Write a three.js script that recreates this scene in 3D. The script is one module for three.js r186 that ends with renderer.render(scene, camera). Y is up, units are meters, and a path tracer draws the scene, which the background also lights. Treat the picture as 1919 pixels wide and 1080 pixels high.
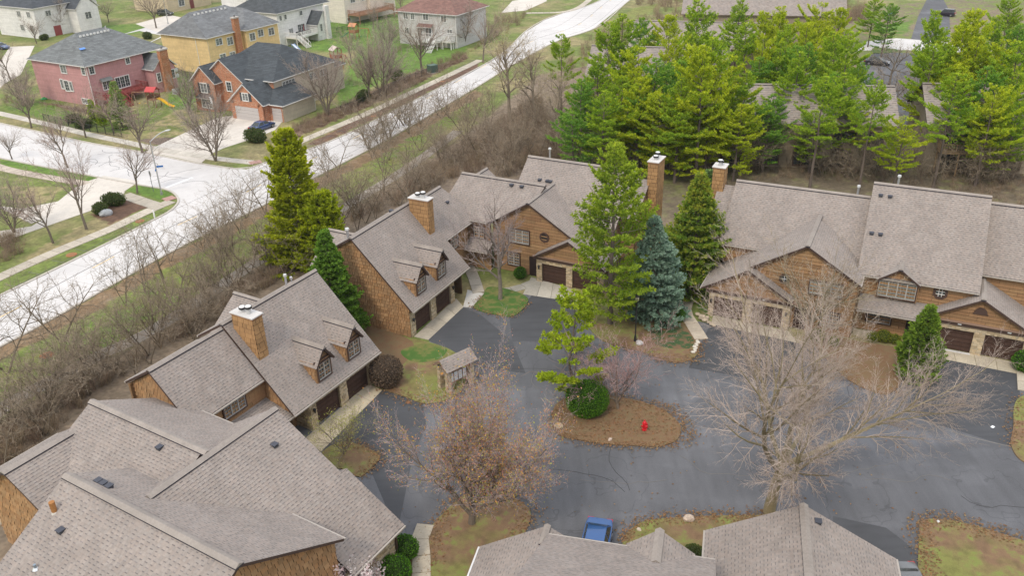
import * as THREE from 'three';
import { toCreasedNormals } from 'three/addons/utils/BufferGeometryUtils.js';

// ------------------------------------------------------------------ camera, sky, sun, exposure
const scene = new THREE.Scene();
const camera = new THREE.PerspectiveCamera(36.93, 1919 / 1080, 0.5, 2500);
camera.position.set(0, 40.5, 0);
camera.rotation.order = 'YXZ';
camera.rotation.set(-0.47531, 0, -0.027845);
const renderer = new THREE.WebGLRenderer({ antialias: true });
renderer.toneMapping = THREE.LinearToneMapping;
renderer.toneMappingExposure = 1.1;
renderer.shadowMap.enabled = true;
renderer.shadowMap.type = THREE.PCFSoftShadowMap;
{
  const W = 128, H = 64, d = new Float32Array(W * H * 4);
  for (let j = 0; j < H; j++) for (let i = 0; i < W; i++) {
    const el = ((j + 0.5) / H - 0.5) * Math.PI, s = Math.max(0, Math.sin(el));
    const v = el > 0 ? 0.66 + 0.74 * s : 0.66;
    const k = (j * W + i) * 4;
    d[k] = v * 0.97; d[k + 1] = v * 0.995; d[k + 2] = v * 1.05; d[k + 3] = 1;
  }
  const sky = new THREE.DataTexture(d, W, H, THREE.RGBAFormat, THREE.FloatType);
  sky.mapping = THREE.EquirectangularReflectionMapping;
  sky.magFilter = THREE.LinearFilter; sky.needsUpdate = true;
  scene.background = sky; scene.environment = sky;
}
const sun = new THREE.DirectionalLight(0xfff1dc, 1.5);
sun.position.set(-70, 150, 30);
sun.target.position.set(0, 0, -90); scene.add(sun.target);
sun.castShadow = true; sun.shadow.radius = 20; sun.shadow.mapSize.set(4096, 4096);
Object.assign(sun.shadow.camera, { left: -190, right: 190, top: 190, bottom: -190, near: 1, far: 500 });
scene.add(sun);
scene.fog = new THREE.FogExp2(0xdfe5ea, 0.0001);

// ------------------------------------------------------------------ helpers
const V = (x, y, z) => new THREE.Vector3(x, y, z);
function rng(seed) { let a = seed >>> 0; return () => { a = (a + 0x6D2B79F5) | 0; let t = Math.imul(a ^ (a >>> 15), 1 | a); t = (t + Math.imul(t ^ (t >>> 7), 61 | t)) ^ t; return ((t ^ (t >>> 14)) >>> 0) / 4294967296; }; }
const R0 = rng(77);
const rr = (r, a, b) => a + (b - a) * r();
const mixc = (a, b, t) => [a[0] + (b[0] - a[0]) * t, a[1] + (b[1] - a[1]) * t, a[2] + (b[2] - a[2]) * t];
const mulc = (a, k) => [a[0] * k, a[1] * k, a[2] * k];
const used = {};
function numbered(n) { const k = used[n] || 0; used[n] = k + 1; return k ? n + '_' + String(k).padStart(3, '0') : n; }
function tag(o, label, category, group, kind) {
  if (label) o.userData.label = label;
  if (category) o.userData.category = category;
  if (group) o.userData.group = group;
  if (kind) o.userData.kind = kind;
  return o;
}
// p = [x, forward]
function thing(name, label, category, p, turn = 0, group, y = 0) {
  const o = new THREE.Group(); o.name = numbered(name); scene.add(o);
  o.position.set(p[0], y, -p[1]); o.rotation.y = turn;
  return tag(o, label, category, group);
}
class MB {
  constructor() { this.p = []; this.c = []; this.n = 0; }
  tri(a, b, c, col) { this.p.push(a.x, a.y, a.z, b.x, b.y, b.z, c.x, c.y, c.z); for (let i = 0; i < 3; i++) this.c.push(col[0], col[1], col[2]); this.n++; }
  quad(a, b, c, d, col) { this.tri(a, b, c, col); this.tri(a, c, d, col); }
  fan(pts, col) { for (let i = 1; i < pts.length - 1; i++) this.tri(pts[0], pts[i], pts[i + 1], col); }
  // oriented box: corner o, edges u, v, w (right handed)
  obox(o, u, v, w, col) {
    const P = (i, j, k) => o.clone().addScaledVector(u, i).addScaledVector(v, j).addScaledVector(w, k);
    const a = P(0, 0, 0), b = P(1, 0, 0), c = P(1, 1, 0), d = P(0, 1, 0), e = P(0, 0, 1), f = P(1, 0, 1), g = P(1, 1, 1), h = P(0, 1, 1);
    this.quad(e, f, g, h, col); this.quad(b, a, d, c, col); this.quad(a, e, h, d, col); this.quad(f, b, c, g, col); this.quad(h, g, c, d, col); this.quad(a, b, f, e, col);
  }
  box(x0, y0, z0, x1, y1, z1, col) { this.obox(V(x0, y0, z0), V(x1 - x0, 0, 0), V(0, y1 - y0, 0), V(0, 0, z1 - z0), col); }
  bar(a, b, w, h, col) {  // bar from a to b with section w x h
    const d = b.clone().sub(a), l = d.length(); d.normalize();
    let s = Math.abs(d.y) > 0.95 ? V(1, 0, 0) : V(0, 1, 0).cross(d).normalize();
    const t = d.clone().cross(s);
    const o = a.clone().addScaledVector(s, -w / 2).addScaledVector(t, -h / 2);
    this.obox(o, s.multiplyScalar(w), t.multiplyScalar(h), d.multiplyScalar(l), col);
  }
  tube(pts, rad, sides, col, cap) {
    let prev = null;
    for (let i = 0; i < pts.length; i++) {
      const d = (i < pts.length - 1 ? pts[i + 1].clone().sub(pts[i]) : pts[i].clone().sub(pts[i - 1])).normalize();
      const s = Math.abs(d.y) > 0.9 ? V(1, 0, 0) : V(0, 1, 0); const u = s.cross(d).normalize(), v = d.clone().cross(u);
      const r = typeof rad === 'function' ? rad(i / (pts.length - 1)) : rad[i];
      const ring = [];
      for (let k = 0; k < sides; k++) { const a = k / sides * 6.2832; ring.push(pts[i].clone().addScaledVector(u, Math.cos(a) * r).addScaledVector(v, Math.sin(a) * r)); }
      if (prev) for (let k = 0; k < sides; k++) { const k2 = (k + 1) % sides; this.quad(prev[k], prev[k2], ring[k2], ring[k], col); }
      if (cap && i === 0) this.fan(ring.slice().reverse(), col);
      prev = ring;
    }
    if (cap) this.fan(prev, col);
  }
  cyl(x, y0, z, r0, r1, h, sides, col) { this.tube([V(x, y0, z), V(x, y0 + h, z)], [r0, r1], sides, col, true); }
  sphere(c, rx, ry, rz, nu, nv, col, f) {
    const P = (i, j) => { const a = i / nu * 6.28319, b = (j / nv - 0.5) * Math.PI; const k = f ? f(a, b) : 1; return V(c.x + Math.cos(a) * Math.cos(b) * rx * k, c.y + Math.sin(b) * ry * k, c.z - Math.sin(a) * Math.cos(b) * rz * k); };
    for (let i = 0; i < nu; i++) for (let j = 0; j < nv; j++) {
      const q = typeof col === 'function' ? col() : col;
      if (j > 0) this.tri(P(i % nu, j), P((i + 1) % nu, j), P((i + 1) % nu, j + 1), q);
      if (j < nv - 1) this.tri(P(i % nu, j), P((i + 1) % nu, j + 1), P(i % nu, j + 1), q);
      else if (j > 0) { /* pole closed by the first triangle */ }
    }
  }
  geo(smooth) {
    const g = new THREE.BufferGeometry();
    const p = new Float32Array(this.p);
    g.setAttribute('position', new THREE.BufferAttribute(p, 3));
    g.setAttribute('color', new THREE.BufferAttribute(new Float32Array(this.c), 3));
    g.computeVertexNormals();
    const n = g.attributes.normal.array, uv = new Float32Array(p.length / 3 * 2);
    for (let i = 0; i < p.length / 3; i++) {
      const ax = Math.abs(n[i * 3]), ay = Math.abs(n[i * 3 + 1]), az = Math.abs(n[i * 3 + 2]);
      const x = p[i * 3], y = p[i * 3 + 1], z = p[i * 3 + 2];
      if (ay > ax && ay > az) { uv[i * 2] = x; uv[i * 2 + 1] = z; } else if (ax > az) { uv[i * 2] = z; uv[i * 2 + 1] = y; } else { uv[i * 2] = x; uv[i * 2 + 1] = y; }
    }
    g.setAttribute('uv', new THREE.BufferAttribute(uv, 2));
    this.p = this.c = null;
    return g;
  }
}
function mesh(name, mb, mat, parent, kind) {
  const m = new THREE.Mesh(mb.isBufferGeometry ? mb : mb.geo(), mat);
  m.name = parent ? name : numbered(name); m.castShadow = m.receiveShadow = true;
  (parent || scene).add(m); if (kind) m.userData.kind = kind;
  return m;
}
// value noise
const NP = new Float32Array(65536); { const r = rng(5); for (let i = 0; i < 65536; i++) NP[i] = r(); }
function vn(x, y) {
  const xi = Math.floor(x), yi = Math.floor(y), fx = x - xi, fy = y - yi, u = fx * fx * (3 - 2 * fx), v = fy * fy * (3 - 2 * fy);
  const h = (a, b) => NP[((a & 255) + (b & 255) * 256)];
  const a = h(xi, yi), b = h(xi + 1, yi), c = h(xi, yi + 1), d = h(xi + 1, yi + 1);
  return a + (b - a) * u + (c - a) * v + (a - b - c + d) * u * v;
}
const fbm = (x, y, o = 4) => { let s = 0, a = 0.5, t = 0; for (let i = 0; i < o; i++) { s += a * vn(x, y); t += a; a *= 0.5; x = x * 2.03 + 17.1; y = y * 2.03 + 5.3; } return s / t; };
const enc = v => { v = Math.min(1, Math.max(0, v)); return Math.round(255 * (v <= 0.0031308 ? 12.92 * v : 1.055 * Math.pow(v, 1 / 2.4) - 0.055)); };
// size in metres the square covers; fn(x, y) in metres -> linear rgb; tiles by mirroring
function colourTex(px, size, fn) {
  const d = new Uint8Array(px * px * 4);
  for (let j = 0; j < px; j++) for (let i = 0; i < px; i++) {
    const c = fn(i / px * size, j / px * size), k = (j * px + i) * 4;
    d[k] = enc(c[0]); d[k + 1] = enc(c[1]); d[k + 2] = enc(c[2]); d[k + 3] = 255;
  }
  const t = new THREE.DataTexture(d, px, px, THREE.RGBAFormat); t.colorSpace = THREE.SRGBColorSpace;
  t.wrapS = t.wrapT = THREE.MirroredRepeatWrapping; t.magFilter = THREE.LinearFilter; t.minFilter = THREE.LinearMipmapLinearFilter; t.generateMipmaps = true;
  t.repeat.set(1 / size, 1 / size); t.needsUpdate = true; return t;
}
const grey = v => [v, v, v];
const grainTex = colourTex(512, 4, (x, y) => grey(0.86 + 0.26 * (fbm(x * 9, y * 9, 4) - 0.5) + 0.22 * (fbm(x * 1.3, y * 1.3, 3) - 0.5) + 0.08 * (R0() - 0.5)));
const woodTex = colourTex(512, 4, (x, y) => grey(0.86 + 0.3 * (fbm(x * 26, y * 2.2, 3) - 0.5) + 0.16 * (fbm(x * 0.9, y * 0.9, 3) - 0.5)));
const std = (o) => new THREE.MeshStandardMaterial(Object.assign({ vertexColors: true, roughness: 0.9 }, o));
const M = {
  paint: std({ roughness: 0.6 }), grain: std({ map: grainTex }), wood: std({ map: woodTex }), bark: std({ map: grainTex, roughness: 0.95 }),
  leaf: new THREE.MeshPhysicalMaterial({ vertexColors: true, roughness: 0.95, specularIntensity: 0.25, side: THREE.DoubleSide, transmission: 0.3, thickness: 0 }), twig: std({ roughness: 0.95 }),
  glass: std({ roughness: 0.06, metalness: 0.0, color: 0xffffff }), metal: std({ roughness: 0.35, metalness: 0.7 }),
  carpaint: new THREE.MeshPhysicalMaterial({ vertexColors: true, roughness: 0.35, metalness: 0.25, clearcoat: 1, clearcoatRoughness: 0.08 }),
  rubber: std({ roughness: 0.9 }), plastic: std({ roughness: 0.45 }),
};
const C = {
  cedar: [0.42, 0.245, 0.12], trim: [0.085, 0.05, 0.04], shingle: [0.35, 0.31, 0.284], shingleDark: [0.185, 0.165, 0.165], ridge: [0.365, 0.322, 0.29],
  stone: [0.7, 0.57, 0.39], door: [0.072, 0.037, 0.026], white: [0.78, 0.78, 0.77], concrete: [0.5, 0.46, 0.4], black: [0.02, 0.02, 0.022], glass: [0.045, 0.06, 0.065],
};
// ---- ground sheets: pts = [[x, fwd], ...]
function shapeOf(pts, smooth) {
  let P = pts.map(p => new THREE.Vector2(p[0], p[1]));
  if (smooth) { const c = new THREE.CatmullRomCurve3(P.map(p => V(p.x, p.y, 0)), true, 'centripetal'); P = c.getPoints(pts.length * 8).slice(0, -1).map(p => new THREE.Vector2(p.x, p.y)); }
  return new THREE.Shape(P);
}
function sheet(name, pts, top, mat, { smooth = false, depth = 0.12, parent = null, kind = 'structure' } = {}) {
  const g = new THREE.ExtrudeGeometry(shapeOf(pts, smooth), { depth, bevelEnabled: false });
  g.rotateX(-Math.PI / 2); g.translate(0, top - depth, 0);
  const m = new THREE.Mesh(g, mat); m.receiveShadow = true; m.name = parent ? name : numbered(name); (parent || scene).add(m);
  if (!parent) m.userData.kind = kind; return m;
}
// ribbon along a polyline, offsets from o0 to o1 (to the left of travel)
function offsetLine(pts, o) {
  return pts.map((p, i) => {
    const a = pts[Math.max(0, i - 1)], b = pts[Math.min(pts.length - 1, i + 1)]; let dx = b[0] - a[0], dy = b[1] - a[1]; const l = Math.hypot(dx, dy); dx /= l; dy /= l;
    return [p[0] - dy * o, p[1] + dx * o];
  });
}
function curve(pts, n) { const c = new THREE.CatmullRomCurve3(pts.map(p => V(p[0], p[1], 0)), false, 'centripetal'); return c.getSpacedPoints(n).map(p => [p.x, p.y]); }
const lineLen = pts => { let s = 0; for (let i = 1; i < pts.length; i++) s += Math.hypot(pts[i][0] - pts[i - 1][0], pts[i][1] - pts[i - 1][1]); return s; };
function ribbonMB(mb, pts, o0, o1, y0, y1, col) {
  const A = offsetLine(pts, o0), B = offsetLine(pts, o1), P = (p, y) => V(p[0], y, -p[1]);
  for (let i = 0; i < pts.length - 1; i++) {
    mb.quad(P(B[i], y1), P(A[i], y1), P(A[i + 1], y1), P(B[i + 1], y1), col);
    mb.quad(P(A[i], y0), P(A[i + 1], y0), P(A[i + 1], y1), P(A[i], y1), col); mb.quad(P(B[i + 1], y0), P(B[i], y0), P(B[i], y1), P(B[i + 1], y1), col);
  }
}
function slabWalk(name, pts, width, slab, top, tone, mat) {   // paving slabs one by one with recessed joints
  const g = new THREE.Group(); g.name = numbered(name); g.userData.kind = 'structure'; scene.add(g);
  const n = Math.max(1, Math.round(lineLen(pts) / slab)), L = curve(pts, n), A = offsetLine(L, -width / 2), B = offsetLine(L, width / 2), r = rng(n * 31 + 7);
  for (let i = 0; i < n; i++) {
    const mb = new MB(), t = mulc(tone, rr(r, 0.86, 1.08)), e = 0.02, dy = rr(r, -0.006, 0.006);
    const P = (p, q, k, y) => V(p[0] + (q[0] - p[0]) * k, y, -(p[1] + (q[1] - p[1]) * k)), y = top + dy;
    const a = [P(A[i], A[i + 1], e, y), P(A[i], A[i + 1], 1 - e, y), P(B[i], B[i + 1], 1 - e, y), P(B[i], B[i + 1], e, y)], d = a.map(v => V(v.x, y - 0.1, v.z));
    mb.fan(a, t); for (let k = 0; k < 4; k++) { const k2 = (k + 1) % 4; mb.quad(d[k], d[k2], a[k2], a[k], t); }
    mesh('slab', mb, mat || M.grain, g);
  }
  return g;
}
// ------------------------------------------------------------------ ground
function inPolyDist(P, x, y) {   // signed distance, negative inside
  let d = 1e9, ins = false;
  for (let i = 0, j = P.length - 1; i < P.length; j = i++) {
    const ax = P[j][0], ay = P[j][1], bx = P[i][0], by = P[i][1], ex = bx - ax, ey = by - ay, wx = x - ax, wy = y - ay;
    let t = (wx * ex + wy * ey) / (ex * ex + ey * ey); t = t < 0 ? 0 : t > 1 ? 1 : t;
    const qx = wx - ex * t, qy = wy - ey * t, q = qx * qx + qy * qy; if (q < d) d = q;
    if ((ay > y) !== (by > y) && x < (bx - ax) * (y - ay) / (by - ay) + ax) ins = !ins;
  }
  d = Math.sqrt(d); return ins ? -d : d;
}
const GREEN = [0.12, 0.215, 0.03], LAWN = [0.155, 0.2, 0.045], YG = [0.215, 0.225, 0.06], DRY = [0.29, 0.245, 0.12], SOIL = [0.17, 0.13, 0.1], LITTER = [0.24, 0.185, 0.13], MULCH = [0.15, 0.085, 0.055], VERGE = [0.25, 0.165, 0.09];
const WOODS = [0.17, 0.135, 0.09];
const regions = [
  { p: [[-42.19, 56.95], [-39.19, 63.62], [-34.77, 69.90], [-29.10, 83.22], [-21.02, 100.37], [-7.57, 129.33], [6.47, 170.09], [41.01, 190.51], [124.68, 196.48], [63.52, 90.95], [21.37, 92.36], [0.29, 98.81], [-14.98, 84.68], [-26.29, 63.98], [-29.96, 41.53], [-35.24, 39.93]], c: LITTER, c2: SOIL, s: 1.5, n: 0.35 },
  { p: [[8.41, 134.02], [35.40, 162.46], [100.63, 154.99], [63.52, 90.95], [21.37, 92.36], [6.29, 111.79]], c: WOODS, c2: [0.16, 0.17, 0.06], s: 2, n: 0.4 },
  { p: [[51.05, 220.80], [158.11, 254.17], [102.84, 158.80], [38.95, 180.25]], c: LITTER, c2: LAWN, s: 2, n: 0.5 },
  { p: [[-46.19, 64.57], [-42.99, 69.86], [-40.46, 75.92], [-36.93, 86.08], [-31.01, 97.67], [-25.27, 108.93], [-19.13, 122.62], [-4.78, 155.12], [-4.64, 147.95], [-21.68, 104.40], [-29.75, 85.62], [-35.45, 71.73], [-42.97, 58.44]], c: YG, c2: GREEN, s: 1.6, n: 0.45 },
  { p: [[-49.39, 68.77], [-43.63, 78.37], [-38.52, 89.96], [-32.07, 101.89], [-26.51, 113.59], [-19.70, 127.23], [-5.87, 159.83], [-4.31, 155.82], [-19.07, 122.12], [-31.10, 98.01], [-37.23, 86.10], [-42.16, 74.93], [-47.40, 65.06]], c: VERGE, c2: LITTER, s: 0.7, n: 0.4 },
  { p: [[-55.21, 82.80], [-47.51, 98.18], [-43.62, 105.12], [-43.78, 100.63], [-49.23, 88.67], [-53.51, 79.54]], c: VERGE, c2: LAWN, s: 0.4, n: 0.8 },
  { p: [[-31.11, 129.31], [-5.89, 182.36], [-5.24, 177.91], [-28.91, 128.58]], c: MULCH, c2: VERGE, s: 0.5, n: 0.3 },
  { p: [[-34.11, 131.76], [-27.98, 143.03], [-20.53, 157.57], [-7.71, 187.16], [-9.10, 193.78], [-23.38, 164.99], [-32.08, 145.70], [-35.86, 135.88]], c: MULCH, c2: LITTER, s: 0.6, n: 0.4 },
  { p: [[-31.72, 159.93], [-33.80, 219.28], [-8.11, 199.91], [-9.97, 186.41], [-23.89, 169.25], [-29.19, 150.48]], c: LAWN, c2: GREEN, s: 1, n: 0.6 },
  { p: [[-47.44, 202.23], [-48.78, 236.03], [-27.02, 244.71], [-25.07, 211.43], [-36.47, 195.12]], c: GREEN, c2: YG, s: 1, n: 0.3 },
  { p: [[-61.43, 153.80], [-68.08, 181.17], [-59.07, 173.28], [-55.35, 162.49], [-56.30, 149.80]], c: GREEN, c2: YG, s: 0.6, n: 0.3 },
  { p: [[-57.68, 133.08], [-59.36, 145.15], [-55.87, 162.54], [-49.96, 144.23], [-52.73, 133.46]], c: LAWN, c2: DRY, s: 0.8, n: 0.6 },
  { p: [[-59.32, 134.06], [-55.76, 134.86], [-51.60, 133.91], [-54.37, 130.87]], c: SOIL, c2: MULCH, s: 0.5, n: 0.3 },
  { p: [[-90.88, 155.04], [-98.07, 167.12], [-87.41, 162.05], [-81.58, 155.87], [-69.14, 144.51], [-61.10, 137.66], [-69.93, 139.97]], c: GREEN, c2: LAWN, s: 1, n: 0.5 },
  { p: [[-88.56, 160.27], [-72.21, 149.71], [-63.15, 145.52], [-67.43, 154.42], [-73.71, 153.29]], c: MULCH, c2: SOIL, s: 0.7, n: 0.4 },
  { p: [[-77.22, 126.65], [-58.35, 116.39], [-58.39, 113.80], [-75.63, 123.56]], c: GREEN, c2: LAWN, s: 0.6, n: 0.4 },
  { p: [[-70.56, 113.72], [-60.59, 112.93], [-61.03, 106.05], [-67.35, 107.47]], c: LAWN, c2: DRY, s: 0.8, n: 0.6 },
  { p: [[-55.33, 90.06], [-52.53, 99.20], [-50.92, 103.45], [-47.08, 100.52], [-53.31, 87.13]], c: GREEN, c2: DRY, s: 0.8, n: 0.7 },
  { p: [[-52.55, 101.79], [-53.19, 107.35], [-50.66, 108.13], [-46.62, 104.41], [-48.99, 98.62]], c: MULCH, c2: SOIL, s: 0.4, n: 0.2 },
  { p: [[-52.06, 110.82], [-50.90, 112.58], [-46.99, 110.83], [-45.25, 108.89], [-46.16, 106.63], [-49.51, 109.22]], c: GREEN, c2: LAWN, s: 0.4, n: 0.3 },
  { p: [[-108.69, 237.39], [-93.56, 242.86], [-88.69, 232.94], [-95.01, 223.91], [-105.55, 233.21]], c: GREEN, c2: LAWN, s: 0.8, n: 0.4 },
  { p: [[20.92, 211.41], [35.55, 243.04], [44.05, 250.47], [34.15, 223.38]], c: YG, c2: LAWN, s: 1, n: 0.4 },
  { p: [[81.34, 201.45], [97.27, 213.75], [102.00, 220.29], [91.99, 201.18], [87.77, 196.84], [80.46, 199.09]], c: GREEN, c2: VERGE, s: 1, n: 0.4 },
];
for (const r of regions) { let a = 1e9, b = -1e9, c = 1e9, d = -1e9; for (const p of r.p) { a = Math.min(a, p[0]); b = Math.max(b, p[0]); c = Math.min(c, p[1]); d = Math.max(d, p[1]); } r.bb = [a - 6, b + 6, c - 6, d + 6]; }
{
  const S = 2048, X0 = -190, X1 = 190, F0 = -10, F1 = 370, d = new Uint8Array(S * S * 4), r = rng(9);
  const sm = (t) => t <= 0 ? 0 : t >= 1 ? 1 : t * t * (3 - 2 * t);
  for (let j = 0; j < S; j++) for (let i = 0; i < S; i++) {
    const x = X0 + (i + 0.5) / S * (X1 - X0), f = F0 + (j + 0.5) / S * (F1 - F0);
    const n1 = fbm(x * 0.13, f * 0.13, 3), n2 = fbm(x * 0.9 + 40, f * 0.9, 3), n3 = vn(x * 3.1, f * 3.1);
    let c = mixc(LAWN, DRY, sm((n1 - 0.35) * 2.2));
    const wx = x + (n2 - 0.5) * 1.6, wf = f + (n1 - 0.5) * 1.2 + (n3 - 0.5) * 0.5;
    for (const g of regions) {
      if (x < g.bb[0] || x > g.bb[1] || f < g.bb[2] || f > g.bb[3]) continue;
      const q = inPolyDist(g.p, wx, wf); const k = sm(0.5 - q / g.s); if (k <= 0) continue;
      const m = sm((0.45 * n1 + 0.55 * n2 - 0.5 + (g.n - 0.5)) * 3.2 + 0.5);
      c = mixc(c, mixc(g.c, g.c2, m), k);
    }
    const v = (0.6 + 0.7 * n3 * n2 + 0.35 * n2) * (0.8 + 0.4 * r());
    const e = Math.min(1, Math.min(i, j, S - i, S - j) / 60), k = (j * S + i) * 4; c = mixc(LAWN, mulc(c, v), e);
    d[k] = enc(c[0]); d[k + 1] = enc(c[1]); d[k + 2] = enc(c[2]); d[k + 3] = 255;
  }
  const t = new THREE.DataTexture(d, S, S, THREE.RGBAFormat); t.colorSpace = THREE.SRGBColorSpace; t.magFilter = THREE.LinearFilter; t.minFilter = THREE.LinearMipmapLinearFilter; t.generateMipmaps = true; t.needsUpdate = true;
  const xs = [-900, X0, X1, 900], fs = [-900, F0, F1, 1500], p = [], uv = [];
  for (let i = 0; i < 3; i++) for (let j = 0; j < 3; j++) for (const [a, b] of [[0, 0], [1, 0], [1, 1], [0, 0], [1, 1], [0, 1]]) {
    const x = xs[i + a], f = fs[j + b]; p.push(x, 0, -f); uv.push(Math.min(1, Math.max(0, (x - X0) / (X1 - X0))), Math.min(1, Math.max(0, (f - F0) / (F1 - F0))));
  }
  const g = new THREE.BufferGeometry(); g.setAttribute('position', new THREE.BufferAttribute(new Float32Array(p), 3)); g.setAttribute('uv', new THREE.BufferAttribute(new Float32Array(uv), 2)); g.computeVertexNormals();
  const m = new THREE.Mesh(g, new THREE.MeshStandardMaterial({ map: t, roughness: 0.95 })); m.name = 'ground'; m.receiveShadow = true; m.userData.kind = 'structure'; scene.add(m);
}
const asphaltTex = colourTex(1024, 28, (x, y) => {
  const a = fbm(x * 0.22, y * 0.22, 4), b = fbm(x * 2, y * 0.35 + 9, 3), s = R0();
  const dust = Math.max(0, fbm(x * 0.12 + 30, y * 0.3 + 7, 4) - 0.54) * 0.2; let v = 0.124 + 0.05 * (a - 0.5) + 0.035 * (b - 0.5) + 0.03 * (s - 0.5) + dust * (0.4 + b);
  const crack = Math.abs(fbm(x * 0.3 + 50, y * 0.3, 4) - 0.5); if (crack < 0.006) v *= 0.8;
  return [v * 0.96, v * 0.985, v * 1.08];
});
const sealTex = colourTex(512, 14, (x, y) => { const a = fbm(x * 0.4, y * 0.4, 4), b = fbm(x * 0.5, y * 3, 2); const v = 0.074 + 0.03 * (a - 0.5) + 0.018 * (b - 0.5) + 0.008 * (R0() - 0.5); return [v * 0.95, v * 0.99, v * 1.1]; });
const roadTex = colourTex(1024, 30, (x, y) => { const a = fbm(x * 0.2, y * 0.2, 4), b = fbm(x * 1.5, y * 1.5, 3); const v = 0.62 + 0.16 * (a - 0.5) + 0.08 * (b - 0.5) + 0.03 * (R0() - 0.5); return [v, v * 0.975, v * 0.965]; });
const islandTex = colourTex(1024, 16, (x, y) => {
  const a = fbm(x * 0.35 + 3, y * 0.35, 4), b = fbm(x * 2.3, y * 2.3, 3), s = R0();
  let c = mixc([0.19, 0.19, 0.055], [0.2, 0.125, 0.07], Math.min(1, Math.max(0, (a - 0.36) * 4)));
  c = mixc(c, [0.13, 0.19, 0.035], Math.min(1, Math.max(0, (b - 0.56) * 4)) * 0.6);
  return mulc(c, 0.45 + 0.7 * b + 0.5 * s);
});
const mulchTex = colourTex(512, 8, (x, y) => { const b = fbm(x * 3, y * 3, 4), s = R0(); return mulc(mixc([0.26, 0.14, 0.075], [0.12, 0.1, 0.05], b), 0.45 + 0.7 * b + 0.5 * s); });
const lushTex = colourTex(512, 8, (x, y) => { const b = fbm(x * 2, y * 2, 4), s = R0(); return mulc(mixc([0.07, 0.15, 0.025], [0.17, 0.165, 0.05], Math.min(1, Math.max(0, (b - 0.4) * 3))), 0.7 + 0.3 * b + 0.3 * s); });
const ivyTex = colourTex(512, 8, (x, y) => { const b = fbm(x * 2.5, y * 2.5, 4), s = R0(); return mulc(mixc([0.05, 0.1, 0.035], [0.18, 0.11, 0.06], Math.min(1, Math.max(0, (b - 0.42) * 4))), 0.6 + 0.4 * b + 0.4 * s); });
const T = (map, roughness = 0.95) => new THREE.MeshStandardMaterial({ map, roughness });
const MG = { asphalt: T(asphaltTex), seal: T(sealTex, 0.85), road: T(roadTex), island: T(islandTex), mulch: T(mulchTex), lush: T(lushTex), ivy: T(ivyTex) };

// ---- the public road, its kerbs, pavements and drives
const roadFar = [[-56.32, 73.92], [-52.19, 81.87], [-49.10, 88.38], [-43.86, 100.29]], roadNear = [[-51.03, 64.81], [-47.87, 69.64], [-45.30, 74.89], [-42.63, 81.29], [-38.67, 90.41], [-32.25, 102.62], [-26.67, 114.47], [-19.83, 128.30], [-5.90, 161.02], [1.33, 179.02], [11.65, 201.38], [21.55, 215.34], [35.21, 254.76], [49.21, 291.68]];
const roadFarB = [[-36.45, 119.32], [-28.17, 129.05], [-17.84, 150.01], [-5.76, 176.55], [-2.55, 184.46], [0.96, 195.82], [5.01, 213.70], [10.21, 228.53], [15.62, 237.90], [21.23, 245.40], [27.57, 257.02], [41.65, 299.40]];
const sideN = [[-104.25, 156.40], [-86.99, 145.60], [-75.40, 138.41], [-65.70, 132.43], [-55.98, 127.34], [-45.05, 120.98], [-37.50, 118.03]], sideS = [[-92.02, 135.36], [-77.22, 126.65], [-59.03, 117.10], [-50.60, 112.77], [-45.88, 110.34], [-43.95, 108.00], [-42.96, 105.63], [-43.01, 102.69]];
sheet('road', [...roadFar, ...sideS.slice().reverse(), ...sideN, ...roadFarB, ...roadNear.slice().reverse()], 0.02, MG.road, { depth: 0.2 });
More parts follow.
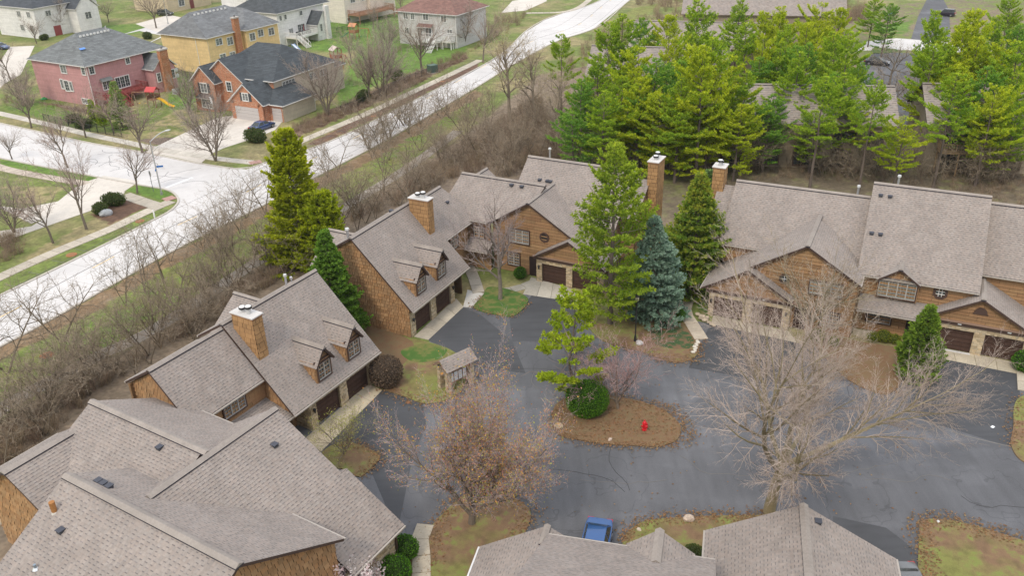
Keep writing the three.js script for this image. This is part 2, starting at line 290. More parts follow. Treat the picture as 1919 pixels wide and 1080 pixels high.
{
  const mb = new MB(), kc = [0.6, 0.56, 0.5];
  for (const [L, n] of [[[...roadFar, ...sideS.slice().reverse()], 90], [[...sideN, ...roadFarB], 110], [roadNear, 90]]) ribbonMB(mb, curve(L, n), L === roadNear ? -0.28 : 0, L === roadNear ? 0 : 0.28, -0.1, 0.12, kc);
  mesh('kerb', mb, M.grain, null, 'structure');
  const jl = new MB(), jc = [0.17, 0.165, 0.17];
  const near = curve(roadNear, 80);
  ribbonMB(jl, offsetLine(near, 5.6), -0.05, 0.05, 0.015, 0.026, jc); ribbonMB(jl, offsetLine(near, 9.6), -0.03, 0.03, 0.015, 0.026, jc); ribbonMB(jl, offsetLine(near, 1.6), -0.03, 0.03, 0.015, 0.026, jc);
  const r = rng(8);
  { const N = curve(roadNear, 80), A = offsetLine(N, 0.3), B = offsetLine(N, 11.2); for (let i = 4; i < 70; i++) ribbonMB(jl, [A[i], B[i]], -0.015, 0.015, 0.015, 0.0245, [0.33, 0.32, 0.31]); }
  for (let k = 0; k < 60; k++) {   // sealed cracks on the side street and the crossing
    const a = [rr(r, -72, -42), rr(r, 112, 128)]; const p = [a]; let th = rr(r, 0, 6.28); for (let i = 0; i < 5; i++) { th += rr(r, -0.7, 0.7); const q = p[i]; p.push([q[0] + Math.cos(th) * 0.9, q[1] + Math.sin(th) * 0.9]); }
    const ok = p.every(q => inPolyDist([...sideS, ...sideN.slice().reverse()], q[0], q[1]) < -1); if (ok) ribbonMB(jl, p, -0.035, 0.035, 0.015, 0.027, [0.2, 0.195, 0.2]);
  }
  mesh('joint_line', jl, M.grain, null, 'structure');
  const st = new MB(); ribbonMB(st, [[-46.69, 111.42], [-44.26, 115.24]], -0.3, 0.3, 0.01, 0.026, [0.8, 0.8, 0.8]); mesh('stop_line', st, M.paint, null, 'structure');
  const ye = new MB(); const cl = offsetLine(near, 5.2); for (let i = 3; i < 78; i += 4) ribbonMB(ye, [cl[i], cl[i + 1]], -0.06, 0.06, 0.01, 0.026, [0.75, 0.5, 0.12]); mesh('lane_marking', ye, M.paint, null, 'structure');
}
const walkTone = [0.60, 0.54, 0.45];
slabWalk('pavement', [[-57.04, 80.94], [-55.51, 84.48], [-52.35, 90.88], [-48.65, 97.11], [-46.08, 102.74], [-44.16, 106.10]], 1.7, 1.6, 0.07, walkTone);
slabWalk('pavement', [[-45.77, 104.72], [-48.61, 106.81], [-51.49, 108.98]], 1.9, 1.6, 0.065, walkTone);
slabWalk('pavement', [[-99.09, 157.67], [-90.39, 152.21], [-76.80, 143.37], [-68.56, 137.77], [-58.90, 131.82], [-53.50, 128.41], [-43.86, 123.53], [-36.81, 120.76]], 1.6, 1.6, 0.07, [0.64, 0.6, 0.53]);
slabWalk('pavement', [[-34.60, 124.71], [-32.37, 130.23], [-24.55, 144.30], [-16.84, 160.25], [-7.48, 179.62], [-5.37, 184.30]], 1.7, 1.6, 0.07, walkTone);
slabWalk('pavement', [[5.70, 239.48], [16.49, 240.23], [28.10, 269.83]], 1.7, 1.6, 0.07, walkTone);
slabWalk('pavement', [[-84.26, 130.60], [-74.87, 122.07], [-65.41, 116.96], [-58.39, 113.80]], 1.6, 1.6, 0.06, [0.58, 0.5, 0.42]);
slabWalk('path', [[-43.26, 57.36], [-41.90, 60.67], [-39.42, 64.65], [-37.61, 67.68], [-35.07, 70.70], [-29.31, 84.01], [-25.67, 92.52], [-21.26, 101.80], [-14.55, 116.12], [-7.77, 134.10]], 1.8, 2.4, 0.03, [0.36, 0.32, 0.28]);
{ const mb = new MB(); ribbonMB(mb, [[-45.30, 106.56], [-44.26, 107.64]], -0.7, 0.7, 0.02, 0.079, [0.5, 0.3, 0.26]); ribbonMB(mb, [[-37.70, 120.60], [-36.19, 121.42]], -0.7, 0.7, 0.02, 0.083, [0.5, 0.3, 0.26]); mesh('tactile_paving', mb, M.grain, null, 'structure'); }
const driveMat = T(colourTex(512, 12, (x, y) => { const a = fbm(x * 0.4, y * 0.4, 4), b = fbm(x * 3, y * 3, 2); const v = 0.62 + 0.16 * (a - 0.5) + 0.1 * (b - 0.5); return [v, v * 0.93, v * 0.84]; }));
sheet('driveway', [[-55.63, 127.05], [-54.37, 130.87], [-49.78, 145.18], [-46.19, 147.11], [-37.68, 142.08], [-37.83, 136.94], [-40.56, 132.35], [-43.63, 128.32], [-44.70, 125.84], [-44.96, 121.45], [-52.67, 126.03]], 0.045, driveMat);
sheet('driveway', [[-67.57, 106.54], [-62.77, 102.53], [-59.36, 99.69], [-56.40, 106.64], [-52.03, 109.81], [-51.39, 114.31], [-57.46, 116.98], [-59.45, 113.68], [-59.49, 107.26], [-63.26, 104.91]].slice(), 0.04, driveMat);
sheet('driveway', [[-64.41, 96.75], [-58.94, 98.82], [-57.88, 105.25], [-51.81, 110.20], [-51.38, 107.79], [-53.67, 103.48], [-58.55, 96.66], [-61.83, 91.95]], 0.046, driveMat);
sheet('driveway', [[-104.89, 174.12], [-119.10, 212.95], [-113.41, 213.43], [-101.64, 182.77], [-101.03, 174.55], [-97.00, 161.16]], 0.04, driveMat);
sheet('driveway', [[-98.92, 239.75], [-94.35, 252.87], [-88.35, 246.90], [-86.80, 235.65], [-87.52, 225.61]], 0.04, driveMat);
sheet('driveway', [[-0.74, 241.34], [2.39, 260.41], [12.05, 268.59], [12.36, 258.70], [5.81, 243.63]], 0.04, driveMat);
sheet('street', [[-97.14, 224.22], [-94.07, 229.37], [-80.89, 217.91], [-81.37, 231.87], [-76.72, 250.08], [-71.95, 260.77], [-78.84, 281.61], [-86.79, 258.66], [-88.69, 232.94], [-87.52, 225.61], [-85.89, 207.33], [-80.01, 207.75], [-80.43, 216.55], [-88.96, 217.73]].slice(0, 9).concat([[-85.76, 232.51], [-85.52, 219.88], [-86.16, 207.36]]), 0.018, MG.road);

// ---- the court: asphalt, sealed drives, aprons, walks, lawns
sheet('court_asphalt', [[-17.98, 55.83], [-11.10, 60.66], [-7.92, 67.87], [-4.81, 74.85], [2.35, 77.72], [6.85, 75.16], [18.55, 70.23], [25.29, 66.36], [36.54, 63.23], [42.11, 60.33], [44.85, 58.74], [30.30, 33.63], [-2.99, 34.76], [-7.37, 42.08], [-14.57, 51.06]], 0.02, MG.asphalt);
sheet('sealed_drive', [[-14.76, 52.52], [-11.10, 60.66], [-7.73, 59.39], [-6.98, 55.32], [-7.73, 52.02], [-8.05, 43.57], [-10.99, 50.90]], 0.026, MG.seal);
sheet('sealed_drive', [[-7.83, 68.63], [-4.86, 74.74], [-3.15, 73.23], [-0.11, 68.02], [0.96, 62.59], [-2.96, 63.64], [-5.64, 66.26]], 0.026, MG.seal);
sheet('sealed_drive', [[2.35, 77.72], [6.85, 75.16], [5.41, 66.78], [2.33, 67.89], [-0.11, 68.02], [-0.31, 72.02]], 0.0265, MG.seal);
sheet('sealed_drive', [[18.55, 70.23], [25.38, 66.35], [22.86, 59.85], [17.52, 61.74], [14.99, 62.72], [15.66, 64.24]], 0.026, MG.seal);
sheet('sealed_drive', [[36.54, 63.23], [42.11, 60.33], [39.56, 55.25], [36.43, 50.81], [31.70, 54.21], [31.17, 56.38]], 0.026, MG.seal);
sheet('sealed_drive', [[20.99, 44.04], [24.06, 42.80], [25.05, 40.84], [24.94, 38.81], [23.02, 36.98], [19.80, 40.58]], 0.026, MG.seal);
const apron = (name, pts, y = 0.05) => sheet(name, pts, y, driveMat);
function apronSlabs(a, b, c, d, n, tone) {   // concrete slabs between the near edge a-b and the house edge d-c
  const g = new THREE.Group(); g.name = numbered('concrete_apron'); g.userData.kind = 'structure'; scene.add(g); const r = rng(n * 7 + Math.round(a[0] * 10));
  const L = (p, q, t) => [p[0] + (q[0] - p[0]) * t, p[1] + (q[1] - p[1]) * t];
  for (let i = 0; i < n; i++) {
    const t0 = i / n + 0.003, t1 = (i + 1) / n - 0.003; const P = p => V(p[0], 0.055, -p[1]);
    const q = [P(L(a, b, t0)), P(L(a, b, t1)), P(L(d, c, t1)), P(L(d, c, t0))], e = q.map(v => V(v.x, -0.05, v.z)), mb = new MB(), col = mulc(tone, rr(r, 0.82, 1.08));
    mb.fan(q, col); for (let k = 0; k < 4; k++) { const k2 = (k + 1) % 4; mb.quad(e[k], e[k2], q[k2], q[k], col); }
    mesh('slab', mb, M.grain, g);
  }
}
apronSlabs([-14.75, 52.46], [-11.09, 60.58], [-12.44, 61.61], [-16.36, 54.04], 5, [0.6, 0.52, 0.38]);
apronSlabs([-7.83, 68.63], [-4.81, 74.85], [-5.63, 76.69], [-9.22, 69.29], 4, [0.58, 0.52, 0.42]);
apronSlabs([-4.86, 74.85], [-4.01, 74.58], [-2.86, 77.57], [-4.56, 78.49], 1, [0.76, 0.74, 0.7]);
apronSlabs([1.09, 77.21], [6.57, 75.07], [6.52, 77.70], [2.02, 81.02], 4, [0.6, 0.56, 0.48]);
apronSlabs([18.48, 70.13], [25.38, 66.35], [25.31, 68.36], [19.08, 71.74], 4, [0.62, 0.55, 0.43]);
apronSlabs([36.50, 63.23], [42.11, 60.33], [42.89, 62.04], [37.00, 65.08], 4, [0.66, 0.58, 0.44]);
slabWalk('path', [[19.81, 81.17], [17.65, 75.87], [16.55, 72.63], [16.81, 69.52], [17.04, 67.28]], 1.25, 1.5, 0.135, [0.58, 0.5, 0.4]);
slabWalk('path', [[-4.63, 84.02], [-3.98, 81.14], [-3.40, 77.72]], 1.2, 1.5, 0.135, [0.55, 0.5, 0.42]);
slabWalk('path', [[-6.04, 38.44], [-6.29, 41.57], [-6.52, 43.51], [-6.22, 44.25]], 1.15, 1.35, 0.135, [0.6, 0.53, 0.42]);
slabWalk('path', [[-1.34, 77.83], [0.85, 78.64], [2.25, 79.76]], 1.2, 1.4, 0.06, [0.5, 0.47, 0.4]);
slabWalk('path', [[43.60, 62.77], [42.98, 61.27], [41.26, 57.76]], 1.1, 1.4, 0.135, [0.6, 0.53, 0.42]);
sheet('planting_bed', [[2.88, 55.56], [3.30, 57.72], [4.59, 58.79], [6.79, 58.92], [9.73, 58.01], [11.85, 56.43], [12.71, 54.40], [12.14, 52.68], [10.73, 51.96], [9.11, 52.10], [6.94, 52.39], [4.77, 53.01], [3.19, 53.82]], 0.12, MG.mulch, { smooth: true });
sheet('lawn', [[-3.80, 74.57], [-2.95, 76.99], [-2.44, 78.84], [-0.79, 78.50], [1.29, 76.74], [1.58, 75.58], [-0.05, 72.63], [-1.85, 73.16]], 0.1, MG.lush, { smooth: true });
sheet('lawn', [[6.49, 75.97], [8.19, 78.19], [12.30, 80.38], [16.98, 80.09], [20.07, 82.44], [17.55, 75.88], [16.50, 72.63], [16.86, 67.86], [16.01, 64.58], [14.22, 63.53], [11.26, 65.55], [8.15, 67.57], [6.96, 70.58]], 0.1, MG.island, { smooth: true });
sheet('ground_cover', [[13.16, 70.03], [15.06, 70.33], [16.33, 67.13], [15.58, 65.77], [12.85, 66.56]], 0.108, MG.ivy, { smooth: true, depth: 0.02 });
sheet('lawn', [[17.92, 72.02], [18.27, 75.27], [19.77, 79.91], [20.25, 78.05], [18.67, 72.19], [18.16, 70.76]], 0.1, MG.lush, { smooth: true });
sheet('lawn', [[-14.15, 70.55], [-9.38, 68.91], [-7.95, 68.25], [-5.82, 66.82], [-4.29, 64.58], [-4.17, 61.20], [-5.07, 59.26], [-7.21, 58.38], [-9.06, 59.46], [-11.17, 60.90], [-12.78, 64.15]], 0.1, MG.island, { smooth: true });
sheet('planting_bed', [[-13.74, 71.23], [-9.44, 68.53], [-9.03, 66.63], [-10.11, 63.15], [-10.03, 60.29], [-11.44, 61.56], [-12.91, 66.83]], 0.106, MG.mulch, { smooth: true, depth: 0.02 });
sheet('lawn', [[-10.14, 66.69], [-7.92, 67.87], [-6.01, 66.83], [-6.76, 65.06], [-8.87, 64.82]], 0.11, MG.lush, { smooth: true, depth: 0.02 });
sheet('lawn', [[-14.70, 52.20], [-13.40, 53.57], [-11.23, 52.69], [-10.21, 51.62], [-10.71, 50.28], [-11.37, 49.41], [-12.88, 50.37], [-14.46, 50.44]], 0.1, MG.island, { smooth: true });
sheet('lawn', [[-5.68, 38.01], [-5.99, 43.49], [-5.13, 45.25], [-3.38, 47.35], [-1.51, 47.55], [0.34, 46.09], [0.83, 45.16], [0.41, 43.24], [-0.46, 41.35], [-1.47, 37.86]], 0.1, MG.island, { smooth: true });
sheet('lawn', [[6.55, 41.08], [6.97, 42.74], [8.30, 43.93], [11.40, 44.27], [15.34, 44.27], [17.75, 43.96], [16.10, 37.23], [6.56, 37.57]], 0.1, MG.island, { smooth: true });
sheet('lawn', [[24.25, 36.53], [25.99, 42.24], [26.59, 43.30], [28.49, 43.28], [32.28, 41.22], [34.21, 39.80], [32.13, 36.25]], 0.1, MG.island, { smooth: true });
sheet('lawn', [[36.47, 50.81], [37.70, 52.91], [40.52, 57.04], [43.77, 56.88], [38.38, 47.58], [36.37, 49.08]], 0.1, MG.island, { smooth: true });
sheet('planting_bed', [[27.24, 67.96], [30.56, 66.35], [34.50, 64.31], [33.43, 61.77], [30.08, 57.93], [28.09, 59.58], [26.99, 64.26]], 0.1, MG.mulch, { smooth: true });
sheet('planting_bed', [[-7.59, 42.57], [-6.90, 43.03], [-6.46, 38.04], [-8.93, 38.13], [-8.65, 41.19]], 0.09, MG.mulch);
// the car park behind the pines
sheet('car_park', [[78.08, 181.88], [82.96, 179.70], [86.60, 176.71], [79.48, 157.41], [68.25, 140.45], [60.53, 126.29], [52.23, 125.72], [64.43, 159.13], [71.71, 176.12]], 0.03, MG.asphalt);
sheet('access_road', [[89.05, 192.52], [102.62, 220.20], [116.86, 247.08], [120.55, 246.43], [113.10, 226.22], [97.21, 191.39], [90.53, 189.45]], 0.03, MG.asphalt);
sheet('concrete_road', [[73.34, 183.55], [79.39, 192.11], [86.84, 194.58], [94.28, 190.07], [99.34, 183.85], [95.29, 175.60], [84.20, 182.65]], 0.036, MG.road);
sheet('lawn', [[77.56, 184.59], [78.60, 185.52], [82.07, 183.46], [81.47, 181.44], [78.77, 180.24], [76.24, 180.56]], 0.1, MG.lush, { smooth: true });

{ // cracks and seams of the court
  const m = new MB(), r = rng(303), starts = [[2.17, 49.72], [10.64, 48.18], [17.17, 48.48], [24.46, 47.59], [30.33, 45.67], [1.65, 62.55], [8.59, 63.05], [-4.46, 55.20], [25.32, 56.66], [7.84, 47.16], [28.40, 49.80], [-1.56, 63.57]];
  for (const a of starts) { let p = [a], th = r() * 6.28; for (let i = 0; i < 9; i++) { th += rr(r, -0.6, 0.6); const q = p[i]; p.push([q[0] + Math.cos(th) * 0.7, q[1] + Math.sin(th) * 0.7]); } ribbonMB(m, p, -0.018, 0.018, 0.01, 0.0315, r() < 0.6 ? [0.06, 0.06, 0.065] : [0.2, 0.19, 0.18]); }
  ribbonMB(m, curve([[2.17, 49.60], [1.61, 48.27], [0.78, 46.07]], 10), -0.04, 0.04, 0.01, 0.032, [0.28, 0.26, 0.24]); ribbonMB(m, curve([[31.64, 54.08], [33.54, 52.43], [36.43, 50.81]], 10), -0.03, 0.03, 0.01, 0.032, [0.25, 0.24, 0.22]);
  mesh('asphalt_seam', m, M.grain, null, 'structure');
}
// ------------------------------------------------------------------ houses
const clipLE = (P, f) => {   // keep f(p) >= 0
  const o = []; for (let i = 0; i < P.length; i++) { const a = P[i], b = P[(i + 1) % P.length], fa = f(a), fb = f(b); if (fa >= 0) o.push(a); if ((fa >= 0) !== (fb >= 0)) { const t = fa / (fa - fb); o.push([a[0] + (b[0] - a[0]) * t, a[1] + (b[1] - a[1]) * t]); } } return o;
};
function clipTo(P, poly) { for (let i = 0; i < poly.length && P.length > 2; i++) { const a = poly[i], b = poly[(i + 1) % poly.length]; P = clipLE(P, p => (b[0] - a[0]) * (p[1] - a[1]) - (b[1] - a[1]) * (p[0] - a[0])); } return P; }
// plane frame: origin, u right, v up, n out
function frame(O, U, N) { const u = U.clone().normalize(), n = N.clone().normalize(), v = n.clone().cross(u); return { O, u, v, n, at: (s, t, d = 0) => O.clone().addScaledVector(u, s).addScaledVector(v, t).addScaledVector(n, d) }; }
// courses of separate overlapping pieces on a convex polygon [[s, t], ...] (counter-clockwise)
function clad(mb, F, poly, o, onPiece) {
  const r = rng(o.seed || 3); let s0 = 1e9, s1 = -1e9, t0 = 1e9, t1 = -1e9;
  for (const p of poly) { s0 = Math.min(s0, p[0]); s1 = Math.max(s1, p[0]); t0 = Math.min(t0, p[1]); t1 = Math.max(t1, p[1]); }
  for (let t = t0; t < t1 - 0.01;) {
    const ch = o.course * (o.cv ? rr(r, 1 - o.cv, 1 + o.cv) : 1); let s = s0 - r() * o.w1 * 2, odd = false; const tone = o.row ? rr(r, 1 - o.row, 1 + o.row) : 1;
    while (s < s1) {
      const w = rr(r, o.w0, o.w1), th = o.th * rr(r, 1 - (o.thv || 0.3), 1 + (o.thv || 0.3)), drop = o.drop ? rr(r, 0, o.drop) : 0;
      const base = o.row ? mulc(o.col(r), tone) : o.col(r), tm = (onPiece && onPiece(F.at(s + w / 2, t + ch / 2), poly, s + w / 2, t + ch / 2)) || mb;
      const put = (a, b, col) => {
        let P = clipTo([[s, a], [s + w - o.gap, a], [s + w - o.gap, b], [s, b]], poly); if (P.length < 3) return;
        const D = p => o.flat ? th : 0.004 + th * (1 - (p[1] - (t - drop)) / ch) * 0.9;
        const Q = P.map(p => F.at(p[0], p[1], Math.max(0.003, D(p))));
        const m = tm;
        m.fan(Q, col);
        for (let i = 0; i < P.length; i++) {
          const p = P[i], q = P[(i + 1) % P.length];
          const bottom = Math.abs(p[1] - a) < 1e-6 && Math.abs(q[1] - a) < 1e-6;
          if ((bottom && a <= t + 1e-6) || (o.sides && Math.abs(p[0] - q[0]) < 1e-6)) m.quad(F.at(p[0], p[1], 0), F.at(q[0], q[1], 0), Q[(i + 1) % P.length], Q[i], mulc(col, 0.6));  // edge faces coloured darker: weathered butts plus painted shade
          if (o.flat && Math.abs(p[1] - b) < 1e-6 && Math.abs(q[1] - b) < 1e-6) m.quad(F.at(p[0], p[1], 0), F.at(q[0], q[1], 0), Q[(i + 1) % P.length], Q[i], col);
        }
      };
      odd = !odd; if (o.strip && (o.alt ? odd && r() < 0.85 : r() < o.strip)) { const k = t + ch * 0.2; put(t, k, o.stripCol(r)); put(k, t + ch, base); } else put(t - drop + (o.shadeSlot || 0), t + ch - (o.flat ? o.gap : 0), base);
      s += w;
    }
    t += ch;
  }
}
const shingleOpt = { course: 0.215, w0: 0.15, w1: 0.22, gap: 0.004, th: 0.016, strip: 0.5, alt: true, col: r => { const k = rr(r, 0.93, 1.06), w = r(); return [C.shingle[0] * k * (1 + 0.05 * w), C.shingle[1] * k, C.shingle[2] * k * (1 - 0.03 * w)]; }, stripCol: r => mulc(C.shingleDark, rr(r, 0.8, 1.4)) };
const shakeOpt = { course: 0.33, w0: 0.22, w1: 0.5, gap: 0.03, th: 0.1, drop: 0.035, shadeSlot: 0.06, row: 0.07, col: r => { const k = rr(r, 0.82, 1.14), w = rr(r, -0.06, 0.06); return [C.cedar[0] * k, C.cedar[1] * k * (1 + w), C.cedar[2] * k * (1 + w * 2)]; } };  // slot under each course bares the dark wall as a painted shadow line
const boardOpt = { course: 0.33, w0: 1.2, w1: 3.2, gap: 0.02, th: 0.08, shadeSlot: 0.045, row: 0.06, col: r => { const k = rr(r, 0.78, 1.02), w = rr(r, -0.05, 0.05); return [C.cedar[0] * k * 0.95, C.cedar[1] * k * (0.96 + w), C.cedar[2] * k * (0.98 + w)]; } };
const stoneOpt = { course: 0.16, cv: 0.3, w0: 0.2, w1: 0.62, gap: 0.015, th: 0.045, thv: 0.55, flat: true, sides: true, col: r => { const k = rr(r, 0.62, 1.12), w = rr(r, -0.1, 0.08); return [C.stone[0] * k, C.stone[1] * k * (1 + w * 0.6), C.stone[2] * k * (1 + w * 1.6)]; } };
const inside = (P, x, y) => { for (let i = 0; i < P.length; i++) { const a = P[i], b = P[(i + 1) % P.length]; if ((b[0] - a[0]) * (y - a[1]) - (b[1] - a[1]) * (x - a[0]) < 0) return false; } return true; };
const ccw = P => { let a = 0; for (let i = 0; i < P.length; i++) { const p = P[i], q = P[(i + 1) % P.length]; a += p[0] * q[1] - p[1] * q[0]; } return a < 0 ? P.slice().reverse() : P; };

class House {
  // F = {o: [x, fwd], ang}; ac, bc = footprint point that becomes the thing's origin
  constructor(name, label, F, ac, bc, category = 'house', group) {
    const a = F.ang * Math.PI / 180; this.F = F; this.ac = ac; this.bc = bc;
    const x = F.o[0] + ac * Math.cos(a) - bc * Math.sin(a), f = F.o[1] + ac * Math.sin(a) + bc * Math.cos(a);
    this.g = thing(name, label, category, [x, f], a, group);
    this.roofMB = new MB(); this.shMB = new MB(); this.wallMB = new MB(); this.sideMB = new MB(); this.stoneMB = new MB(); this.ridgeMB = new MB(); this.trimMB = new MB(); this.gutMB = new MB();
    this.seed = Math.round(Math.abs(x * 31 + f * 17)); this.single = 0; this.singles = []; this.sh = shingleOpt; this.shCol = C.shingle; this.trimCol = C.trim; this.gutCol = [0.42, 0.38, 0.34];
  }
  L(a, b, h) { return V(a - this.ac, h, -(b - this.bc)); }
  d(a, b, h = 0) { return V(a, h, -b); }
  // roof slope; pts = [a, b, h], the first two along the eave, left to right seen from outside
  slope(pts, { gutter = true, th = 0.16 } = {}) {
    const P = pts.map(p => this.L(...p)); let U = P[1].clone().sub(P[0]); if (P.length === 4 && P[2].distanceTo(P[3]) > U.length() * 2) U = P[2].clone().sub(P[3]); const N = U.clone().cross(P[P.length - 1].clone().sub(P[0])), F = frame(P[0], U, N);
    const poly = P.map(p => { const q = p.clone().sub(P[0]); return [q.dot(F.u), q.dot(F.v)]; });
    const top = poly.map(p => F.at(p[0], p[1], 0)), bot = poly.map(p => F.at(p[0], p[1], -th));
    this.roofMB.fan(top, this.shCol); this.roofMB.fan(bot.slice().reverse(), this.trimCol);
    for (let i = 0; i < top.length; i++) { const k = (i + 1) % top.length; this.roofMB.quad(bot[i], bot[k], top[k], top[i], this.trimCol); }
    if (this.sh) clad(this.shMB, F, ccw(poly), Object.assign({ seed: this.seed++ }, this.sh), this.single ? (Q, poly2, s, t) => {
      if (this.singles.length >= this.single || !this.near(Q) || clipTo([[s - 0.3, t - 0.2], [s + 0.3, t - 0.2], [s + 0.3, t + 0.2], [s - 0.3, t + 0.2]], poly2).length < 3 || !inside(poly2, s, t)) return null; const m = new MB(); this.singles.push(m); return m;
    } : null);
    if (gutter) { const L = U.length(); const gm = new MB(); gm.obox(F.at(0, 0, 0).add(V(0, -0.13, 0)), F.u.clone().multiplyScalar(L), V(0, 0.1, 0), V(F.n.x, 0, F.n.z).normalize().multiplyScalar(0.13), this.gutCol); mesh('gutter', gm, M.paint, this.g); }
    return F;
  }
  near() { return true; }
  ridge(p, q, s = 0.7, w = 0.2) {
    const keep = this.ridgeMB; this.ridgeMB = new MB(); this.ridge1(p, q, s, w); mesh('ridge_cap', this.ridgeMB, M.grain, this.g); this.ridgeMB = keep;
  }
  ridge1(p, q, s, w) {
    const A = this.L(...p), B = this.L(...q), d = B.clone().sub(A).normalize(), l = V(0, 1, 0).cross(d).normalize(), col = C.ridge, dk = [0.06, 0.055, 0.07];
    const P = (X, k) => X.clone().addScaledVector(l, k * w).add(V(0, 0.13 - Math.abs(k) * w * s, 0)), D = (X, k) => P(X, k).add(V(0, -0.1, 0));
    this.ridgeMB.quad(P(A, 0), P(B, 0), P(B, 1), P(A, 1), col); this.ridgeMB.quad(P(B, 0), P(A, 0), P(A, -1), P(B, -1), col);
    this.ridgeMB.quad(P(A, 1), P(B, 1), D(B, 1), D(A, 1), dk); this.ridgeMB.quad(P(B, -1), P(A, -1), D(A, -1), D(B, -1), dk);
    for (const X of [A, B]) { this.ridgeMB.tri(P(X, 1), P(X, 0), P(X, -1), col); this.ridgeMB.quad(P(X, 1), P(X, -1), D(X, -1), D(X, 1), dk); }
  }
  // wall from (a0,b0) to (a1,b1) left to right seen from outside; poly in [s, h]; kind 'shake' | 'board' | 'stone' | null
  wall(a0, b0, a1, b1, poly, kind = 'board', th = 0.2, col) {
    const O = this.L(a0, b0, 0), E = this.L(a1, b1, 0), U = E.clone().sub(O), N = U.clone().cross(V(0, 1, 0)).normalize(), F = frame(O, U, N); F.len = U.length();
    if (!poly) poly = [[0, 0], [F.len, 0], [F.len, 3], [0, 3]]; if (typeof poly === 'number') poly = [[0, 0], [F.len, 0], [F.len, poly], [0, poly]];
    poly = ccw(poly);
    const base = col || (kind === 'stone' ? mulc(C.stone, 0.55) : kind === 'shake' || kind === 'board' ? mulc(C.cedar, 0.22) : mulc(C.cedar, 0.7));  // wall behind shakes and boards darkened to paint shadow lines between courses
    const f = poly.map(p => F.at(p[0], p[1], 0)), k = poly.map(p => F.at(p[0], p[1], -th));
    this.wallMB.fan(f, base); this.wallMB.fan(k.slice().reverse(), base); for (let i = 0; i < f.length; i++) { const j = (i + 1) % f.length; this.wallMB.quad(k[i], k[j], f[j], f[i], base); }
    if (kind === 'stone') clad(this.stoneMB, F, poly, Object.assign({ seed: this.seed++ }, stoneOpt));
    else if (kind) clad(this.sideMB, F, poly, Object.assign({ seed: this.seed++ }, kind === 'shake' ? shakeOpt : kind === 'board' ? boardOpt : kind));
    return F;
  }
  F2(a0, b0, a1, b1) { const O = this.L(a0, b0, 0), U = this.L(a1, b1, 0).sub(O); const F = frame(O, U, U.clone().cross(V(0, 1, 0))); F.len = U.length(); return F; }
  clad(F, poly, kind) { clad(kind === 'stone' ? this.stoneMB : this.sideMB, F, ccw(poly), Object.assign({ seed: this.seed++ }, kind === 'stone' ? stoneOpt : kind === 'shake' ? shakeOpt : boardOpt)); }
  slab(mb, F, s0, t0, s1, t1, d0, d1, col) { mb.obox(F.at(s0, t0, d0), F.u.clone().multiplyScalar(s1 - s0), F.v.clone().multiplyScalar(t1 - t0), F.n.clone().multiplyScalar(d1 - d0), col); }
  window(F, s, t, w, h, n = 2, { rows = 3, mull = 2, trim = C.trim, sash = [0.45, 0.43, 0.4], curtain, fw = 0.11, d0 = 0.07 } = {}) {
    const g = new THREE.Group(); g.name = 'window'; this.g.add(g);
    const mb = new MB(), d1 = d0 + 0.09;
    this.slab(mb, F, s - fw, t - fw, s + w + fw, t, 0, d1, trim); this.slab(mb, F, s - fw, t + h, s + w + fw, t + h + fw, 0, d1, trim);
    this.slab(mb, F, s - fw, t, s, t + h, 0, d1, trim); this.slab(mb, F, s + w, t, s + w + fw, t + h, 0, d1, trim);
    mesh('frame', mb, M.paint, g);
    const sm = new MB(), pw = w / n, e = 0.05;
    for (let i = 0; i < n; i++) {
      const x = s + i * pw;
      this.slab(sm, F, x, t, x + e, t + h, 0.01, d1 - 0.02, sash); this.slab(sm, F, x + pw - e, t, x + pw, t + h, 0.01, d1 - 0.021, sash);
      this.slab(sm, F, x + e, t, x + pw - e, t + e, 0.01, d1 - 0.022, sash); this.slab(sm, F, x + e, t + h - e, x + pw - e, t + h, 0.01, d1 - 0.023, sash);
      for (let k = 1; k < mull; k++) this.slab(sm, F, x + e + (pw - 2 * e) * k / mull - 0.007, t + e, x + e + (pw - 2 * e) * k / mull + 0.007, t + h - e, 0.012, d1 - 0.045, sash);
      for (let k = 1; k < rows; k++) this.slab(sm, F, x + e, t + e + (h - 2 * e) * k / rows - 0.007, x + pw - e, t + e + (h - 2 * e) * k / rows + 0.007, 0.012, d1 - 0.047, sash);
      const gm = new MB(); this.slab(gm, F, x + e, t + e, x + pw - e, t + h - e, 0.005, 0.03, curtain && curtain[i] ? curtain[i] : C.glass); mesh('pane', gm, M.glass, g);
    }
    mesh('sash', sm, M.paint, g);
    return g;
  }
  garageDoor(F, s, t, w, h) {
    const g = new THREE.Group(); g.name = 'garage_door'; this.g.add(g); const n = 5, ph = h / n, r = rng(Math.round(s * 100) + this.seed);
    for (let i = 0; i < n; i++) {
      const mb = new MB(), c = mulc(C.door, rr(r, 0.9, 1.15)); this.slab(mb, F, s, t + i * ph + 0.012, s + w, t + (i + 1) * ph - 0.012, 0.0, 0.045, c);
      for (let k = 0; k < 4; k++) this.slab(mb, F, s + w * (k + 0.08) / 4, t + i * ph + 0.08, s + w * (k + 0.92) / 4, t + (i + 1) * ph - 0.08, 0.045, 0.062, mulc(c, 1.1));
      mesh('panel', mb, M.wood, g);
    }
    const b = new MB(); this.slab(b, F, s - 0.06, t, s, t + h + 0.06, 0, 0.1, C.trim); this.slab(b, F, s + w, t, s + w + 0.06, t + h + 0.06, 0, 0.1, C.trim); this.slab(b, F, s, t + h, s + w, t + h + 0.06, 0, 0.1, C.trim);
    mesh('frame', b, M.paint, g);
  }
